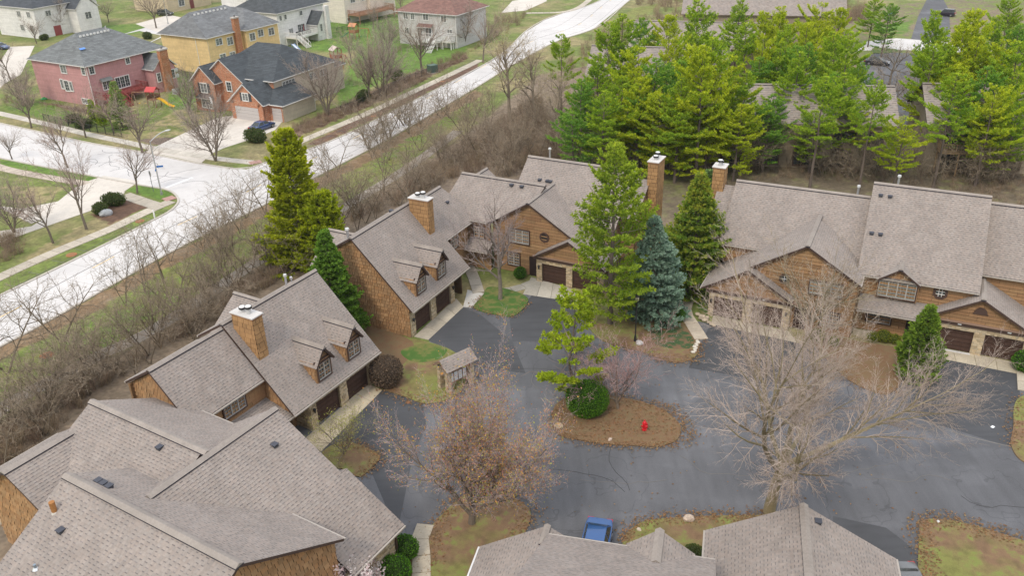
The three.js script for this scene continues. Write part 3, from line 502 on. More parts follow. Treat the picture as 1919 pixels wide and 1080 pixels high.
  lantern(F, s, t) {
    const mb = new MB(); this.slab(mb, F, s - 0.05, t, s + 0.05, t + 0.28, 0.05, 0.09, C.black); const c = F.at(s, t, 0.2);
    mb.cyl(c.x, c.y - 0.06, c.z, 0.06, 0.11, 0.3, 6, C.black); mb.cyl(c.x, c.y + 0.24, c.z, 0.15, 0.02, 0.12, 6, C.black); mesh('lantern', mb, M.paint, this.g);
  }
  pipe(a, b, h, len, col, r = 0.1, cap = true) { const mb = new MB(), p = this.L(a, b, h); mb.cyl(p.x, p.y - 0.6, p.z, r, r, len + 0.6, 10, col); if (cap) mb.cyl(p.x, p.y + len, p.z, r * 1.9, r * 1.5, 0.16, 10, C.white); mesh('flue_pipe', mb, M.metal, this.g); }
  vent(a, b, h, slopeDir) { const mb = new MB(), p = this.L(a, b, h); mb.box(p.x - 0.16, p.y - 0.05, p.z - 0.16, p.x + 0.16, p.y + 0.14, p.z + 0.16, [0.05, 0.055, 0.07]); mb.box(p.x - 0.2, p.y + 0.14, p.z - 0.2, p.x + 0.2, p.y + 0.18, p.z + 0.2, [0.06, 0.065, 0.085]); mesh('roof_vent', mb, M.paint, this.g); }
  chimney(a0, a1, b0, b1, hb, ht, flues = 2) {
    const g = new THREE.Group(); g.name = 'chimney'; this.g.add(g); const keepS = this.sideMB, keepW = this.wallMB; this.sideMB = new MB(); this.wallMB = new MB();
    const H = ht - hb, W = (x0, y0, x1, y1) => { const F = this.F2(x0, y0, x1, y1); F.O.y = hb; const poly = [[0, 0], [F.len, 0], [F.len, H], [0, H]]; clad(this.sideMB, F, poly, Object.assign({ seed: this.seed++ }, shakeOpt, { course: 0.4, w0: 0.35, w1: 0.8, th: 0.05, col: r => mulc([0.45, 0.26, 0.115], rr(r, 0.84, 1.1)) })); };
    W(a0, b0, a1, b0); W(a1, b0, a1, b1); W(a1, b1, a0, b1); W(a0, b1, a0, b0);
    const p = this.L(a0, b1, hb), q = this.L(a1, b0, ht); this.wallMB.box(p.x, p.y, p.z, q.x, q.y, q.z, mulc(C.cedar, 0.25));  // stack body darkened, painted shade showing through the course slots
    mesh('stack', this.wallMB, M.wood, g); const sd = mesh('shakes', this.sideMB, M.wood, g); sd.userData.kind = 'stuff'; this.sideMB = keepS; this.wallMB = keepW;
    const c = new MB(); c.box(p.x - 0.1, ht, p.z - 0.1, q.x + 0.1, ht + 0.09, q.z + 0.1, [0.72, 0.7, 0.68]); c.box(p.x - 0.06, ht - 0.1, p.z - 0.06, q.x + 0.06, ht, q.z + 0.06, [0.36, 0.17, 0.08]); mesh('cap', c, M.grain, g);
    for (let i = 0; i < flues; i++) { const m = new MB(), t = (i + 0.5) / flues, lx = q.x - p.x, lz = q.z - p.z, long = lz > lx; const x = long ? p.x + lx * 0.5 : p.x + lx * (0.22 + 0.56 * t), z = long ? p.z + lz * (0.2 + 0.6 * t) : p.z + lz * 0.5; m.cyl(x, ht + 0.09, z, 0.17, 0.17, 0.28 + 0.2 * i, 12, [0.5, 0.5, 0.5]); m.cyl(x, ht + 0.33 + 0.2 * i, z, 0.27, 0.27, 0.16, 14, C.black); m.cyl(x, ht + 0.49 + 0.2 * i, z, 0.24, 0.2, 0.04, 14, [0.7, 0.7, 0.7]); mesh('flue', m, M.paint, g); }
  }
  fascia(F, s0, t0, s1, t1, d = 0.1, col) { const fm = new MB(); this.slab(fm, F, s0, t0, s1, t1, 0, d, col || this.trimCol); mesh('fascia', fm, M.paint, this.g); }
  finish(kinds = {}) {
    const roof = this.roofMB.n ? mesh('roof', this.roofMB, M.grain, this.g) : null;
    if (this.shMB.n) mesh('shingles', this.shMB, M.grain, roof, 'stuff');
    for (const s of this.singles) mesh('shingle', s, M.grain, roof);
    if (this.ridgeMB.n) mesh('ridge_cap', this.ridgeMB, M.grain, this.g);
    if (this.wallMB.n) { const w = mesh('wall', this.wallMB, kinds.wallMat || M.grain, this.g); if (this.sideMB.n) mesh('siding', this.sideMB, M.wood, w, 'stuff'); if (this.stoneMB.n) mesh('stones', this.stoneMB, M.grain, w, 'stuff'); }
    if (this.trimMB.n) mesh('fascia', this.trimMB, M.paint, this.g);
    if (this.gutMB.n) mesh('gutter', this.gutMB, M.paint, this.g);
    return this.g;
  }
}
House.prototype.stoneFront = function (a0, b0, a1, b1, doors, top = 2.55) {
  const l = Math.hypot(a1 - a0, b1 - b0), ua = (a1 - a0) / l, ub = (b1 - b0) / l, P = s => [a0 + ua * s, b0 + ub * s]; let s = 0;
  const W = (s0, s1, y0, y1) => { const p = P(s0), q = P(s1); this.wall(p[0], p[1], q[0], q[1], [[0, y0], [s1 - s0, y0], [s1 - s0, y1], [0, y1]], 'stone', 0.35); };
  const na = -ub * 0.25, nb = ua * 0.25;   // inwards
  for (const [d, w] of doors) { W(s, d, 0, top); W(d, d + w, 2.16, top); this.garageDoor(this.F2(a0 + na, b0 + nb, a1 + na, b1 + nb), d + 0.03, 0.02, w - 0.06, 2.1); s = d + w; }
  W(s, l, 0, top);
};
function dormer(H, { a0, a1, bf, sill, eave, peak, rb, side = true, panes = 2, win }) {
  const am = (a0 + a1) / 2, w = a1 - a0, k = (peak - eave) / (w / 2), el = eave - 0.2 * k;
  const F = H.wall(a0, bf, a1, bf, [[0, sill], [w, sill], [w, eave], [w / 2, peak - 0.12], [0, eave]], 'board', 0.15);
  if (side) {
    const be = rb(eave - 0.05), L = be - bf;
    H.wall(a0, be, a0, bf, [[0, eave - 0.05], [L, sill], [L, eave]], 'shake', 0.1); H.wall(a1, bf, a1, be, [[0, sill], [L, eave - 0.05], [0, eave]], 'shake', 0.1);
  }
  H.slope([[a0 - 0.2, rb(el), el], [a0 - 0.2, bf - 0.36, el], [am, bf - 0.36, peak], [am, rb(peak), peak]], { gutter: false, th: 0.15 });
  H.slope([[a1 + 0.2, bf - 0.36, el], [a1 + 0.2, rb(el), el], [am, rb(peak), peak], [am, bf - 0.36, peak]], { gutter: false, th: 0.15 });
  H.ridge([am, bf - 0.45, peak], [am, rb(peak), peak], k, 0.2);
  H.fascia(F, -0.1, eave - 0.02, w + 0.1, eave + 0.14, 0.07);
  if (win) H.window(F, win[0], win[1], win[2], win[3], panes, { rows: 3, mull: 2, trim: C.trim });
  H.fascia(F, -0.02, sill, 0.16, eave, 0.05, mulc(C.cedar, 0.9)); H.fascia(F, w - 0.16, sill, w + 0.02, eave, 0.05, mulc(C.cedar, 0.9));
}
const FR = { o: [18.578, 71.867], ang: -26.26 }, F3 = { o: [-9.432, 69.202], ang: 62 }, F2 = { o: [-12.165, 61.44], ang: 59 }, F1 = { o: [-9.208, 54.84], ang: 58.06 }, FB = { o: [0, 40], ang: -14.5 };
// ---- townhouse with the broad front gable, east side of the court
{
  const H = new House('townhouse', 'townhouse whose garage apron meets the curving pale path, brown gable behind a bare tree', FR, 4, 6, 'townhouse');
  H.slope([[-0.45, 4.4, 5.65], [12.6, 4.4, 5.65], [12.6, 10.2, 10.1], [-0.45, 10.2, 10.1]]);
  H.slope([[12.6, 16, 5.65], [-0.45, 16, 5.65], [-0.45, 10.2, 10.1], [12.6, 10.2, 10.1]]); H.ridge([-0.45, 10.2, 10.1], [12.1, 10.2, 10.1], 0.77);
  H.wall(0, 15.6, 0, 4.8, [[0, 0], [10.8, 0], [10.8, 5.6], [5.4, 9.75], [0, 5.6]], 'board');
  const FW = H.wall(0, 4.8, 4, 4.8, [[0, 0], [4, 0], [4, 5.6], [0, 5.6]], 'board');
  H.window(H.F2(0, 6.6, 0, 4.8), 0.45, 2.6, 0.8, 1.5, 1, { rows: 4 }); H.window(H.F2(0, 6.6, 0, 4.8), 0.45, 5.0, 0.8, 1.1, 1, { rows: 3 });
  H.wall(12.4, 15.6, 0, 15.6, 5.6, null);
  // bump-out beside the chimney
  H.slope([[-2.2, 6.0, 6.2], [-0.42, 6.0, 6.2], [-0.42, 10.3, 9.45], [-2.2, 10.3, 9.45]], { gutter: false });
  H.wall(-1.9, 6.3, 0, 6.3, [[0, 0], [1.9, 0], [1.9, 6.2], [0, 6.2]], 'board'); H.wall(-1.9, 12, -1.9, 6.3, [[0, 0], [5.7, 0], [5.7, 6.2], [1.7, 9.2], [0, 9.2]], 'board');
  H.chimney(-2.75, -1.6, 9.6, 10.9, 0, 11.35);
  // broad gable with the garage under its long slope
  H.slope([[3.4, 8.4, 5.6], [3.4, 0.35, 5.6], [8.1, 0.35, 8.5], [8.1, 8.4, 8.5]], { gutter: false });
  H.slope([[-0.75, 4.78, 3.04], [-0.75, -0.42, 3.04], [3.4, -0.42, 5.6], [3.4, 4.78, 5.6]]);
  H.slope([[12.9, 0.35, 5.53], [12.9, 7, 5.53], [8.1, 7, 8.5], [8.1, 0.35, 8.5]]);
  H.slope([[7.55, -0.42, 3.04], [7.55, 0.8, 3.04], [3.4, 0.8, 5.6], [3.4, -0.42, 5.6]], { gutter: false });
  H.ridge([8.1, 0.3, 8.5], [8.1, 8.2, 8.5], 0.62);
  const G = H.wall(0, 0, 7.4, 0, [[0, 2.6], [7.4, 2.6], [7.4, 2.95], [3.4, 5.3], [0, 3.15]], 'board');
  H.stoneFront(0, 0, 7.4, 0, [[0.48, 2.72], [4.05, 2.72]]); H.fascia(G, -0.3, 2.6, 7.7, 2.95, 0.16); H.fascia(G, -0.35, 2.95, 7.75, 3.02, 0.3, [0.3, 0.2, 0.15]);
  H.lantern(G, 0.24, 1.6); H.lantern(G, 7.1, 1.6); { const p = new MB(); H.slab(p, G, 4.9, 2.72, 5.15, 2.82, 0.16, 0.18, C.white); mesh('number_plate', p, M.paint, H.g); }
  H.wall(0, 4.8, 0, 0, [[0, 0], [4.8, 0], [4.8, 3], [0, 3]], 'board'); H.wall(7.4, 0, 7.4, 0.8, [[0, 0], [0.8, 0], [0.8, 3], [0, 3]], 'stone');
  const W = H.wall(3.3, 0.8, 12.7, 0.8, [[0, 0], [9.4, 0], [9.4, 5.35], [4.8, 8.25], [0, 5.25]], 'board');
  H.window(W, 5.4, 3.85, 2.75, 1.25, 3, { rows: 3, mull: 3, curtain: [[0.34, 0.42, 0.44], [0.3, 0.36, 0.38], [0.36, 0.44, 0.46]] }); H.window(W, 6.72, 0.85, 1.55, 1.4, 2, { rows: 4 });
  { const p = new MB(), c = W.at(3.15, 4.8, 0.02); for (let i = 0; i < 8; i++) { const A = k => W.at(3.15 + Math.cos((i + k) * 0.7854 + 0.39) * 0.5, 4.8 + Math.sin((i + k) * 0.7854 + 0.39) * 0.5, 0.12), B = k => W.at(3.15 + Math.cos((i + k) * 0.7854 + 0.39) * 0.34, 4.8 + Math.sin((i + k) * 0.7854 + 0.39) * 0.34, 0.12); p.quad(A(0), A(1), B(1), B(0), C.trim); const A0 = W.at(3.15 + Math.cos(i * 0.7854 + 0.39) * 0.5, 4.8 + Math.sin(i * 0.7854 + 0.39) * 0.5, 0), A1 = W.at(3.15 + Math.cos((i + 1) * 0.7854 + 0.39) * 0.5, 4.8 + Math.sin((i + 1) * 0.7854 + 0.39) * 0.5, 0); p.quad(A0, A1, A(1), A(0), C.trim); } H.slab(p, W, 2.8, 4.78, 3.5, 4.82, 0.02, 0.1, C.white); H.slab(p, W, 3.13, 4.45, 3.17, 5.15, 0.02, 0.101, C.white); const f = mesh('octagon_window', p, M.paint, H.g); const q = new MB(); H.slab(q, W, 2.85, 4.5, 3.45, 5.1, 0.01, 0.06, C.glass); mesh('pane', q, M.glass, f); }
  { const d = new MB(); H.slab(d, W, 4.4, 0.02, 5.5, 2.2, 0.03, 0.08, [0.05, 0.025, 0.02]); mesh('entrance_door', d, M.wood, H.g); }
  H.wall(12.7, 0.8, 12.7, 4, 5.3, 'board');
  H.pipe(10.9, 10.4, 10.1, 0.8, [0.55, 0.57, 0.6]);
  H.finish();
}
// ---- tall-roofed townhouse in the middle of the east row
{
  const H = new House('townhouse', 'tall-roofed townhouse with a four-light gabled dormer, octagon window and arched gable vent', FR, 17, 6, 'townhouse');
  H.slope([[12.35, 2.6, 5.6], [22.2, 2.6, 5.6], [22.0, 10.4, 11.5], [12.15, 10.4, 11.5]]);
  H.slope([[22, 18.2, 5.6], [12.2, 18.2, 5.6], [12.2, 10.4, 11.5], [22, 10.4, 11.5]]); H.ridge([12.15, 10.4, 11.5], [22, 10.4, 11.5], 0.75);
  H.wall(12.6, 17.8, 12.6, 3, [[0, 0], [14.8, 0], [14.8, 5.6], [7.4, 11.1], [0, 5.6]], 'board'); H.wall(21.8, 3, 21.8, 17.8, [[0, 0], [14.8, 0], [14.8, 5.6], [7.4, 11.1], [0, 5.6]], 'board');
  const W = H.wall(12.6, 3, 21.8, 3, [[0, 0], [9.2, 0], [9.2, 5.5], [0, 5.5]], 'board');
  dormer(H, { a0: 14.15, a1: 17.5, bf: 2.72, sill: 3.62, eave: 5.55, peak: 6.75, rb: h => 2.6 + (h - 5.6) / 0.756, side: false });
  H.window(H.F2(14.15, 2.72, 17.5, 2.72), 0.15, 3.85, 3.05, 1.5, 4, { rows: 4, mull: 3, curtain: [0, 1, 2, 3].map(i => [0.16, 0.22, 0.22]) });
  { const p = new MB(), s = 6.65, t = 4.9; for (let i = 0; i < 8; i++) { const Q = (k, r, d) => W.at(s + Math.cos((i + k) * 0.7854 + 0.39) * r, t + Math.sin((i + k) * 0.7854 + 0.39) * r, d); p.quad(Q(0, 0.62, 0.14), Q(1, 0.62, 0.14), Q(1, 0.4, 0.14), Q(0, 0.4, 0.14), C.trim); p.quad(Q(0, 0.62, 0), Q(1, 0.62, 0), Q(1, 0.62, 0.14), Q(0, 0.62, 0.14), C.trim); p.quad(Q(1, 0.4, 0.02), Q(0, 0.4, 0.02), Q(0, 0.4, 0.14), Q(1, 0.4, 0.14), C.trim); }
    for (const k of [-0.13, 0.13]) { H.slab(p, W, s - 0.4, t + k - 0.025, s + 0.4, t + k + 0.025, 0.03, 0.1, C.white); H.slab(p, W, s + k - 0.025, t - 0.4, s + k + 0.025, t + 0.4, 0.03, 0.101, C.white); }
    const f = mesh('octagon_window', p, M.paint, H.g), q = new MB(); H.slab(q, W, s - 0.38, t - 0.38, s + 0.38, t + 0.38, 0.01, 0.05, C.glass); mesh('pane', q, M.glass, f); }
  // porch roof, porch wall, ground floor
  H.slope([[12.9, 1.3, 2.75], [18.9, 1.3, 2.75], [18.9, 3, 3.6], [12.9, 3, 3.6]]);
  H.window(W, 1.2, 0.95, 2.0, 1.3, 2, { rows: 4 }); { const d = new MB(); H.slab(d, W, 4.5, 0.02, 5.6, 2.25, 0.03, 0.08, [0.03, 0.02, 0.02]); mesh('entrance_door', d, M.wood, H.g); }
  H.wall(12.9, 1.55, 16.8, 1.55, 0.55, { course: 0.5, w0: 3, w1: 4, gap: 0.01, th: 0.01, col: () => [0.5, 0.44, 0.34] }, 0.2, [0.5, 0.44, 0.34]);
  // garage
  H.slope([[18.3, 7, 3.07], [18.3, 1.55, 3.07], [22.5, 1.55, 5.55], [22.5, 7, 5.55]]); H.slope([[26.75, 1.55, 3.05], [26.75, 6.2, 3.05], [22.5, 6.2, 5.55], [22.5, 1.55, 5.55]]);
  H.ridge([22.5, 1.5, 5.55], [22.5, 6.3, 5.55], 0.6, 0.2);
  const G = H.wall(18.95, 2, 26.75, 2, [[0, 2.6], [7.6, 2.6], [7.6, 2.95], [3.55, 5.25], [0, 3.2]], 'board');
  H.stoneFront(18.95, 2, 26.75, 2, [[0.75, 2.75], [4.35, 2.95]]); H.fascia(G, -0.5, 2.6, 7.9, 2.95, 0.16); H.fascia(G, -0.55, 2.95, 7.95, 3.02, 0.34, [0.3, 0.2, 0.15]);
  H.lantern(G, 0.38, 1.55); H.lantern(G, 7.5, 1.55);
  for (const s of [2.1, 5.9]) { const p = new MB(); H.slab(p, G, s, 2.72, s + 0.28, 2.83, 0.16, 0.18, [0.8, 0.85, 0.88]); mesh('number_plate', p, M.paint, H.g); }
  { const p = new MB(), s = 3.6, t = 4.05; const P = []; for (let i = 0; i <= 10; i++) P.push(G.at(s + Math.cos(i / 10 * Math.PI) * 0.52, t + Math.sin(i / 10 * Math.PI) * 0.55, 0.1)); p.fan(P, C.trim); for (let i = 0; i < 10; i++) { const a = P[i], b = P[i + 1]; p.quad(G.at(s + Math.cos(i / 10 * Math.PI) * 0.52, t + Math.sin(i / 10 * Math.PI) * 0.55, 0), G.at(s + Math.cos((i + 1) / 10 * Math.PI) * 0.52, t + Math.sin((i + 1) / 10 * Math.PI) * 0.55, 0), b, a, C.trim); } H.slab(p, G, s - 0.6, t - 0.07, s + 0.6, t, 0, 0.13, C.trim); mesh('arched_vent', p, M.paint, H.g); }
  H.wall(18.95, 3, 18.95, 2, 2.9, 'stone');
  { const d = new MB(); H.slab(d, G, 0.7, 0, 3.55, 0.1, 0.05, 0.3, [0.74, 0.73, 0.72]); mesh('threshold', d, M.grain, H.g); }
  H.pipe(14.2, 10.7, 11.5, 0.75, [0.55, 0.57, 0.6]);
  for (const [a, b] of [[12.95, 9.3], [13.75, 9.3], [12.85, 6.0], [13.6, 6.0]]) H.vent(a, b, 5.6 + (b - 2.6) * 0.756);
  H.finish();
}
// ---- townhouse at the east end
{
  const H = new House('townhouse', 'townhouse cut by the frame edge, plain lower roof beside the tall-roofed one', FR, 28, 8, 'townhouse');
  H.slope([[22.1, 5.6, 6.05], [36, 5.6, 6.05], [36, 11.4, 10.6], [22.1, 11.4, 10.6]]); H.slope([[36, 17.2, 6.05], [22.1, 17.2, 6.05], [22.1, 11.4, 10.6], [36, 11.4, 10.6]]); H.ridge([22.1, 11.4, 10.6], [36, 11.4, 10.6], 0.78);
  H.wall(22, 6, 36, 6, 6.0, 'board'); H.wall(36, 6, 36, 16.8, [[0, 0], [10.8, 0], [10.8, 6], [5.4, 10.2], [0, 6]], null);
  H.finish();
}
// ---- end townhouses with the garage wing under twin dormers (built once for each side of the court)
function garageWing(H, m) {   // m = +1: gable at a = 0 growing to +a ; m = -1 mirrored
  const mirrorEave = pts => { const q = pts.map(p => [-p[0], p[1], p[2]]); return [q[1], q[0], ...q.slice(2).reverse()]; };
  const X = a => m * a, S = (pts, o) => H.slope(m > 0 ? pts : mirrorEave(pts), o);
  const Wl = (a0, b0, a1, b1, poly, k) => { if (m > 0) return H.wall(a0, b0, a1, b1, poly, k); const L = Math.hypot(a1 - a0, b1 - b0); return H.wall(-a1, b1, -a0, b0, poly.map(p => [L - p[0], p[1]]), k); };
  const k = 1.02, pb = h => -0.6 + (h - 3) / k, hb = b => 3 + (b + 0.6) * k;
  S([[-0.35, -0.6, 3], [10, -0.6, 3], [10, 2.05, hb(2.05)], [-0.35, 2.05, hb(2.05)]]);
  S([[-0.35, 2.05, hb(2.05)], [10, 2.05, hb(2.05)], [10, 5.5, hb(5.5)], [-0.35, 5.5, hb(5.5)]], { gutter: false });
  S([[10, 8.5, 7.4], [-0.35, 8.5, 7.4], [-0.35, 5.5, hb(5.5)], [10, 5.5, hb(5.5)]]);
  const d = 0.32, e = m > 0 ? 15 : 16.7;   // the lower second length of roof
  S([[10, 2.05, hb(2.05) - d], [m > 0 ? e + 2 : e, 2.05, hb(2.05) - d], [e, 5.5, hb(5.5) - d], [10, 5.5, hb(5.5) - d]]);
  S([[e, 8.5, 7.4 - d], [10, 8.5, 7.4 - d], [10, 5.5, hb(5.5) - d], [e, 5.5, hb(5.5) - d]]);
  H.ridge([X(-0.38), 5.5, hb(5.5)], [X(10.05), 5.5, hb(5.5)], 0.8); H.ridge([X(10.05), 5.5, hb(5.5) - d], [X(e), 5.5, hb(5.5) - d], 0.8);
  Wl(0, 8.2, 0, 0, [[0, 0], [8.2, 0], [8.2, 3.4], [2.7, 8.95], [0, 7.4]], 'shake');
  Wl(9.7, 0.2, 9.7, 8.2, [[0, 0], [8, 0], [8, 7.2], [5.3, 8.95], [0, 3.6]], 'shake');
  if (m < 0) Wl(e - 0.3, 2.4, e - 0.3, 8.2, [[0, 0], [5.8, 0], [5.8, 7], [3.1, 8.6], [0, 5.3]], 'shake'); Wl(e, 8.2, 0, 8.2, [[0, 0], [e, 0], [e, 7], [0, 7]], null);
  // garage front
  const G = Wl(0, 0, 7.85, 0, [[0, 2.56], [7.85, 2.56], [7.85, 3.2], [0, 3.2]], 'board');
  if (m > 0) H.stoneFront(0, 0, 7.85, 0, [[0.78, 2.72], [4.42, 2.72]]); else H.stoneFront(-7.85, 0, 0, 0, [[0.72, 2.72], [4.35, 2.72]]);
  const GF = m > 0 ? H.F2(0, 0, 7.85, 0) : H.F2(-7.85, 0, 0, 0); H.lantern(GF, 0.36, 1.6); H.lantern(GF, 7.48, 1.6);
  Wl(7.85, 0, 7.85, 1.6, [[0, 0], [1.6, 0], [1.6, 3.2], [0, 3.2]], 'stone'); Wl(7.85, 1.6, 9.7, 1.6, [[0, 0], [1.85, 0], [1.85, 4.6], [0, 4.6]], 'board');
  { const F = m > 0 ? H.F2(7.85, 1.6, 9.7, 1.6) : H.F2(-9.7, 1.6, -7.85, 1.6), q = new MB(); H.slab(q, F, 0.35, 0.02, 1.35, 2.15, 0.03, 0.09, [0.035, 0.022, 0.02]); mesh('entrance_door', q, M.wood, H.g); }
  const U = Wl(9.7, 2.42, e, 2.42, [[0, 0], [e - 9.7, 0], [e - 9.7, 5.35], [0, 5.35]], 'board');
  H.chimney(m > 0 ? 8.5 : -9.35, m > 0 ? 9.4 : -8.4, 2.8, 4.95, 5.8, 10.0);
  for (const a of [1.3, 4.85]) { const [p, q] = m > 0 ? [a, a + 1.75] : [-a - 1.75 - 0.0, -a]; dormer(H, { a0: p, a1: q, bf: 0.05, sill: 3.62, eave: 5.42, peak: 6.62, rb: pb, win: [0.22, 3.82, 1.31, 1.36] }); }
  // small rear wing
  S([[0.3, 11.2, 5.2], [0.3, 7.9, 5.2], [3.6, 7.9, 7.55], [3.6, 11.2, 7.55]]);
  S([[6.9, 7.9, 5.2], [6.9, 11.2, 5.2], [3.6, 11.2, 7.55], [3.6, 7.9, 7.55]]); H.ridge([X(3.6), 7.9, 7.55], [X(3.6), 11.25, 7.55], 0.7, 0.2);
  Wl(0.7, 11, 0.7, 8.2, [[0, 0], [2.8, 0], [2.8, 5.4], [0, 5.4]], 'board'); Wl(6.5, 11, 0.7, 11, [[0, 0], [5.8, 0], [5.8, 5.3], [2.9, 7.3], [0, 5.3]], null);
  return U;
}
{
  const H = new House('townhouse', 'twin-dormered townhouse with its tall shaked gable wall beside the bright green spruce', F3, 5, 3, 'townhouse');
  const U = garageWing(H, 1); H.window(H.F2(9.7, 2.42, 15, 2.42), 1.6, 3.6, 1.5, 1.35, 2, { rows: 3 });
  H.pipe(1.9, 7.6, 7.8, 1.0, [0.5, 0.52, 0.55], 0.12); H.vent(6.6, 5.8, 9.15); H.vent(14.2, 4.2, 7.55);
  H.finish();
}
{
  const F = { o: [F2.o[0] + 0.6 * Math.cos(F2.ang * Math.PI / 180), F2.o[1] + 0.6 * Math.sin(F2.ang * Math.PI / 180)], ang: F2.ang };
  const H = new House('townhouse', 'twin-dormered townhouse whose garage drive ends at the clipped brown bush', F, -5, 3, 'townhouse');
  garageWing(H, -1);
  H.window(H.F2(-16.7, 2.42, -9.7, 2.42), 2.95, 4.0, 2.0, 1.15, 3, { rows: 4, mull: 2, sash: [0.4, 0.4, 0.4], curtain: [[0.1, 0.11, 0.1], [0.52, 0.42, 0.2], [0.1, 0.11, 0.1]] });
  H.slope([[-15.6, -0.3, 2.75], [-9.75, -0.3, 2.75], [-9.75, 2.4, 3.5], [-15.6, 2.4, 3.5]]);
  H.pipe(-2.4, 6.2, 8.8, 0.9, [0.6, 0.62, 0.66], 0.09); H.pipe(-1.8, 6.2, 8.8, 0.4, [0.6, 0.62, 0.66], 0.07);
  H.finish();
}
// ---- townhouse deep in the corner of the court (garage half hidden by the white pine)
{
  const H = new House('townhouse', 'townhouse in the court corner, round vent in its gable, half behind the white pine', F3, 20, -4, 'townhouse');
  H.slope([[18.9, -0.2, 5.65], [18.9, -12.6, 5.65], [24.4, -12.6, 10.05], [24.4, -0.2, 10.05]]); H.slope([[30, -12.6, 5.65], [30, -0.2, 5.65], [24.4, -0.2, 10.05], [24.4, -12.6, 10.05]]); H.ridge([24.4, -0.2, 10.05], [24.4, -12.6, 10.05], 0.8);
  H.wall(19.3, -0.4, 29.6, -0.4, [[0, 0], [10.3, 0], [10.3, 5.6], [5.1, 9.7], [0, 5.6]], 'board'); H.wall(19.3, -12.2, 29.6, -12.2, [[0, 0], [10.3, 0], [10.3, 5.6], [5.1, 9.7], [0, 5.6]], 'board');
  H.wall(19.3, -8, 19.3, -12.2, 5.5, 'board');
  H.window(H.F2(19.3, -8, 19.3, -12.2), 1.6, 3.6, 1.4, 1.3, 2);
  H.slope([[15.2, 6.2, 5.65], [15.2, 0.1, 5.65], [15.95, -1.3, 6.226], [18.4, -4.3, 8.106], [19.5, -4.6, 8.95], [19.5, 5.4, 8.95]]); H.slope([[24, -4.3, 5.5], [24, 5.4, 5.5], [19.5, 5.4, 8.95], [19.5, -4.3, 8.95]]); H.ridge([19.5, 5.4, 8.95], [19.5, -4.6, 8.95], 0.77);
  H.wall(15.6, 6, 15.6, 0, 5.55, 'board'); H.wall(15.6, 5.2, 23.6, 5.2, [[0, 0], [8, 0], [8, 5.3], [3.9, 8.6], [0, 5.3]], 'board'); H.wall(23.6, 5.2, 15.6, 5.2, [[0, 0], [8, 0], [8, 5.3], [4.1, 8.6], [0, 5.3]], 'board');
  H.window(H.F2(15.6, 2.4, 15.6, 0), 0.5, 3.6, 1.2, 1.3, 2);
  H.slope([[14.1, 2.4, 2.75], [14.1, -0.4, 2.75], [15.6, -0.4, 3.5], [15.6, 2.4, 3.5]]);
  // small rear gable beyond the ridge
  H.slope([[23, 6.8, 6.6], [19.6, 6.8, 6.6], [19.6, 4.3, 8.5], [23, 4.3, 8.5]]); H.slope([[19.6, 1.8, 6.6], [23, 1.8, 6.6], [23, 4.3, 8.5], [19.6, 4.3, 8.5]]); H.ridge([19.6, 4.3, 8.5], [23, 4.3, 8.5], 0.76, 0.2);
  // broad gable
  H.slope([[22, 0.15, 5.42], [15.85, 0.15, 5.42], [15.85, -4.3, 8.25], [22.5, -4.3, 8.25]], { gutter: false });
  H.slope([[15.85, -9.15, 5.28], [23.2, -9.15, 5.28], [23.2, -4.3, 8.25], [15.85, -4.3, 8.25]], { gutter: false });
  H.slope([[14.88, -13.1, 2.88], [19.6, -13.1, 2.88], [19.6, -9.15, 5.28], [14.88, -9.15, 5.28]]);
  H.slope([[16.4, -5.25, 2.9], [14.88, -5.25, 2.9], [14.88, -9.15, 5.28], [16.4, -9.15, 5.28]], { gutter: false }); H.ridge([15.8, -4.3, 8.25], [22.8, -4.3, 8.25], 0.63);
  const W = H.wall(16.3, 0, 16.3, -9.2, [[0, 0], [9.2, 0], [9.2, 5.05], [4.3, 8.0], [0, 5.3]], 'board');
  H.window(W, 1.95, 3.5, 2.25, 1.5, 3, { rows: 3, mull: 3, curtain: [[0.24, 0.28, 0.3], [0.24, 0.28, 0.3], [0.24, 0.28, 0.3]] }); H.window(W, 1.75, 0.85, 1.3, 1.35, 2, { rows: 4 });
  { const p = new MB(), s = 5.95, t = 4.65; for (let i = 0; i < 12; i++) { const Q = (k, r, d) => W.at(s + Math.cos((i + k) * 0.5236) * r, t + Math.sin((i + k) * 0.5236) * r, d); p.quad(Q(0, 0.55, 0.12), Q(1, 0.55, 0.12), Q(1, 0.38, 0.12), Q(0, 0.38, 0.12), C.trim); p.quad(Q(0, 0.55, 0), Q(1, 0.55, 0), Q(1, 0.55, 0.12), Q(0, 0.55, 0.12), C.trim); p.tri(Q(0, 0.38, 0.05), Q(1, 0.38, 0.05), W.at(s, t, 0.05), C.black); } mesh('round_vent', p, M.paint, H.g); }
  const G = H.wall(15.3, -5.5, 15.3, -12.9, [[0, 2.6], [7.4, 2.6], [7.4, 2.95], [3.65, 5.0], [0, 2.95]], 'board');
  H.stoneFront(15.3, -5.5, 15.3, -12.9, [[0.6, 2.72], [4.0, 2.72]]); H.fascia(G, -0.3, 2.6, 7.7, 2.92, 0.16); H.fascia(G, -0.35, 2.92, 7.75, 2.99, 0.3, [0.3, 0.2, 0.15]); H.lantern(G, 0.3, 1.6);
  H.wall(16.3, -5.5, 15.3, -5.5, 2.9, 'stone');
  { const d = new MB(); H.slab(d, W, 4.2, 0.02, 5.3, 2.2, 0.03, 0.08, [0.04, 0.022, 0.02]); mesh('entrance_door', d, M.wood, H.g); }
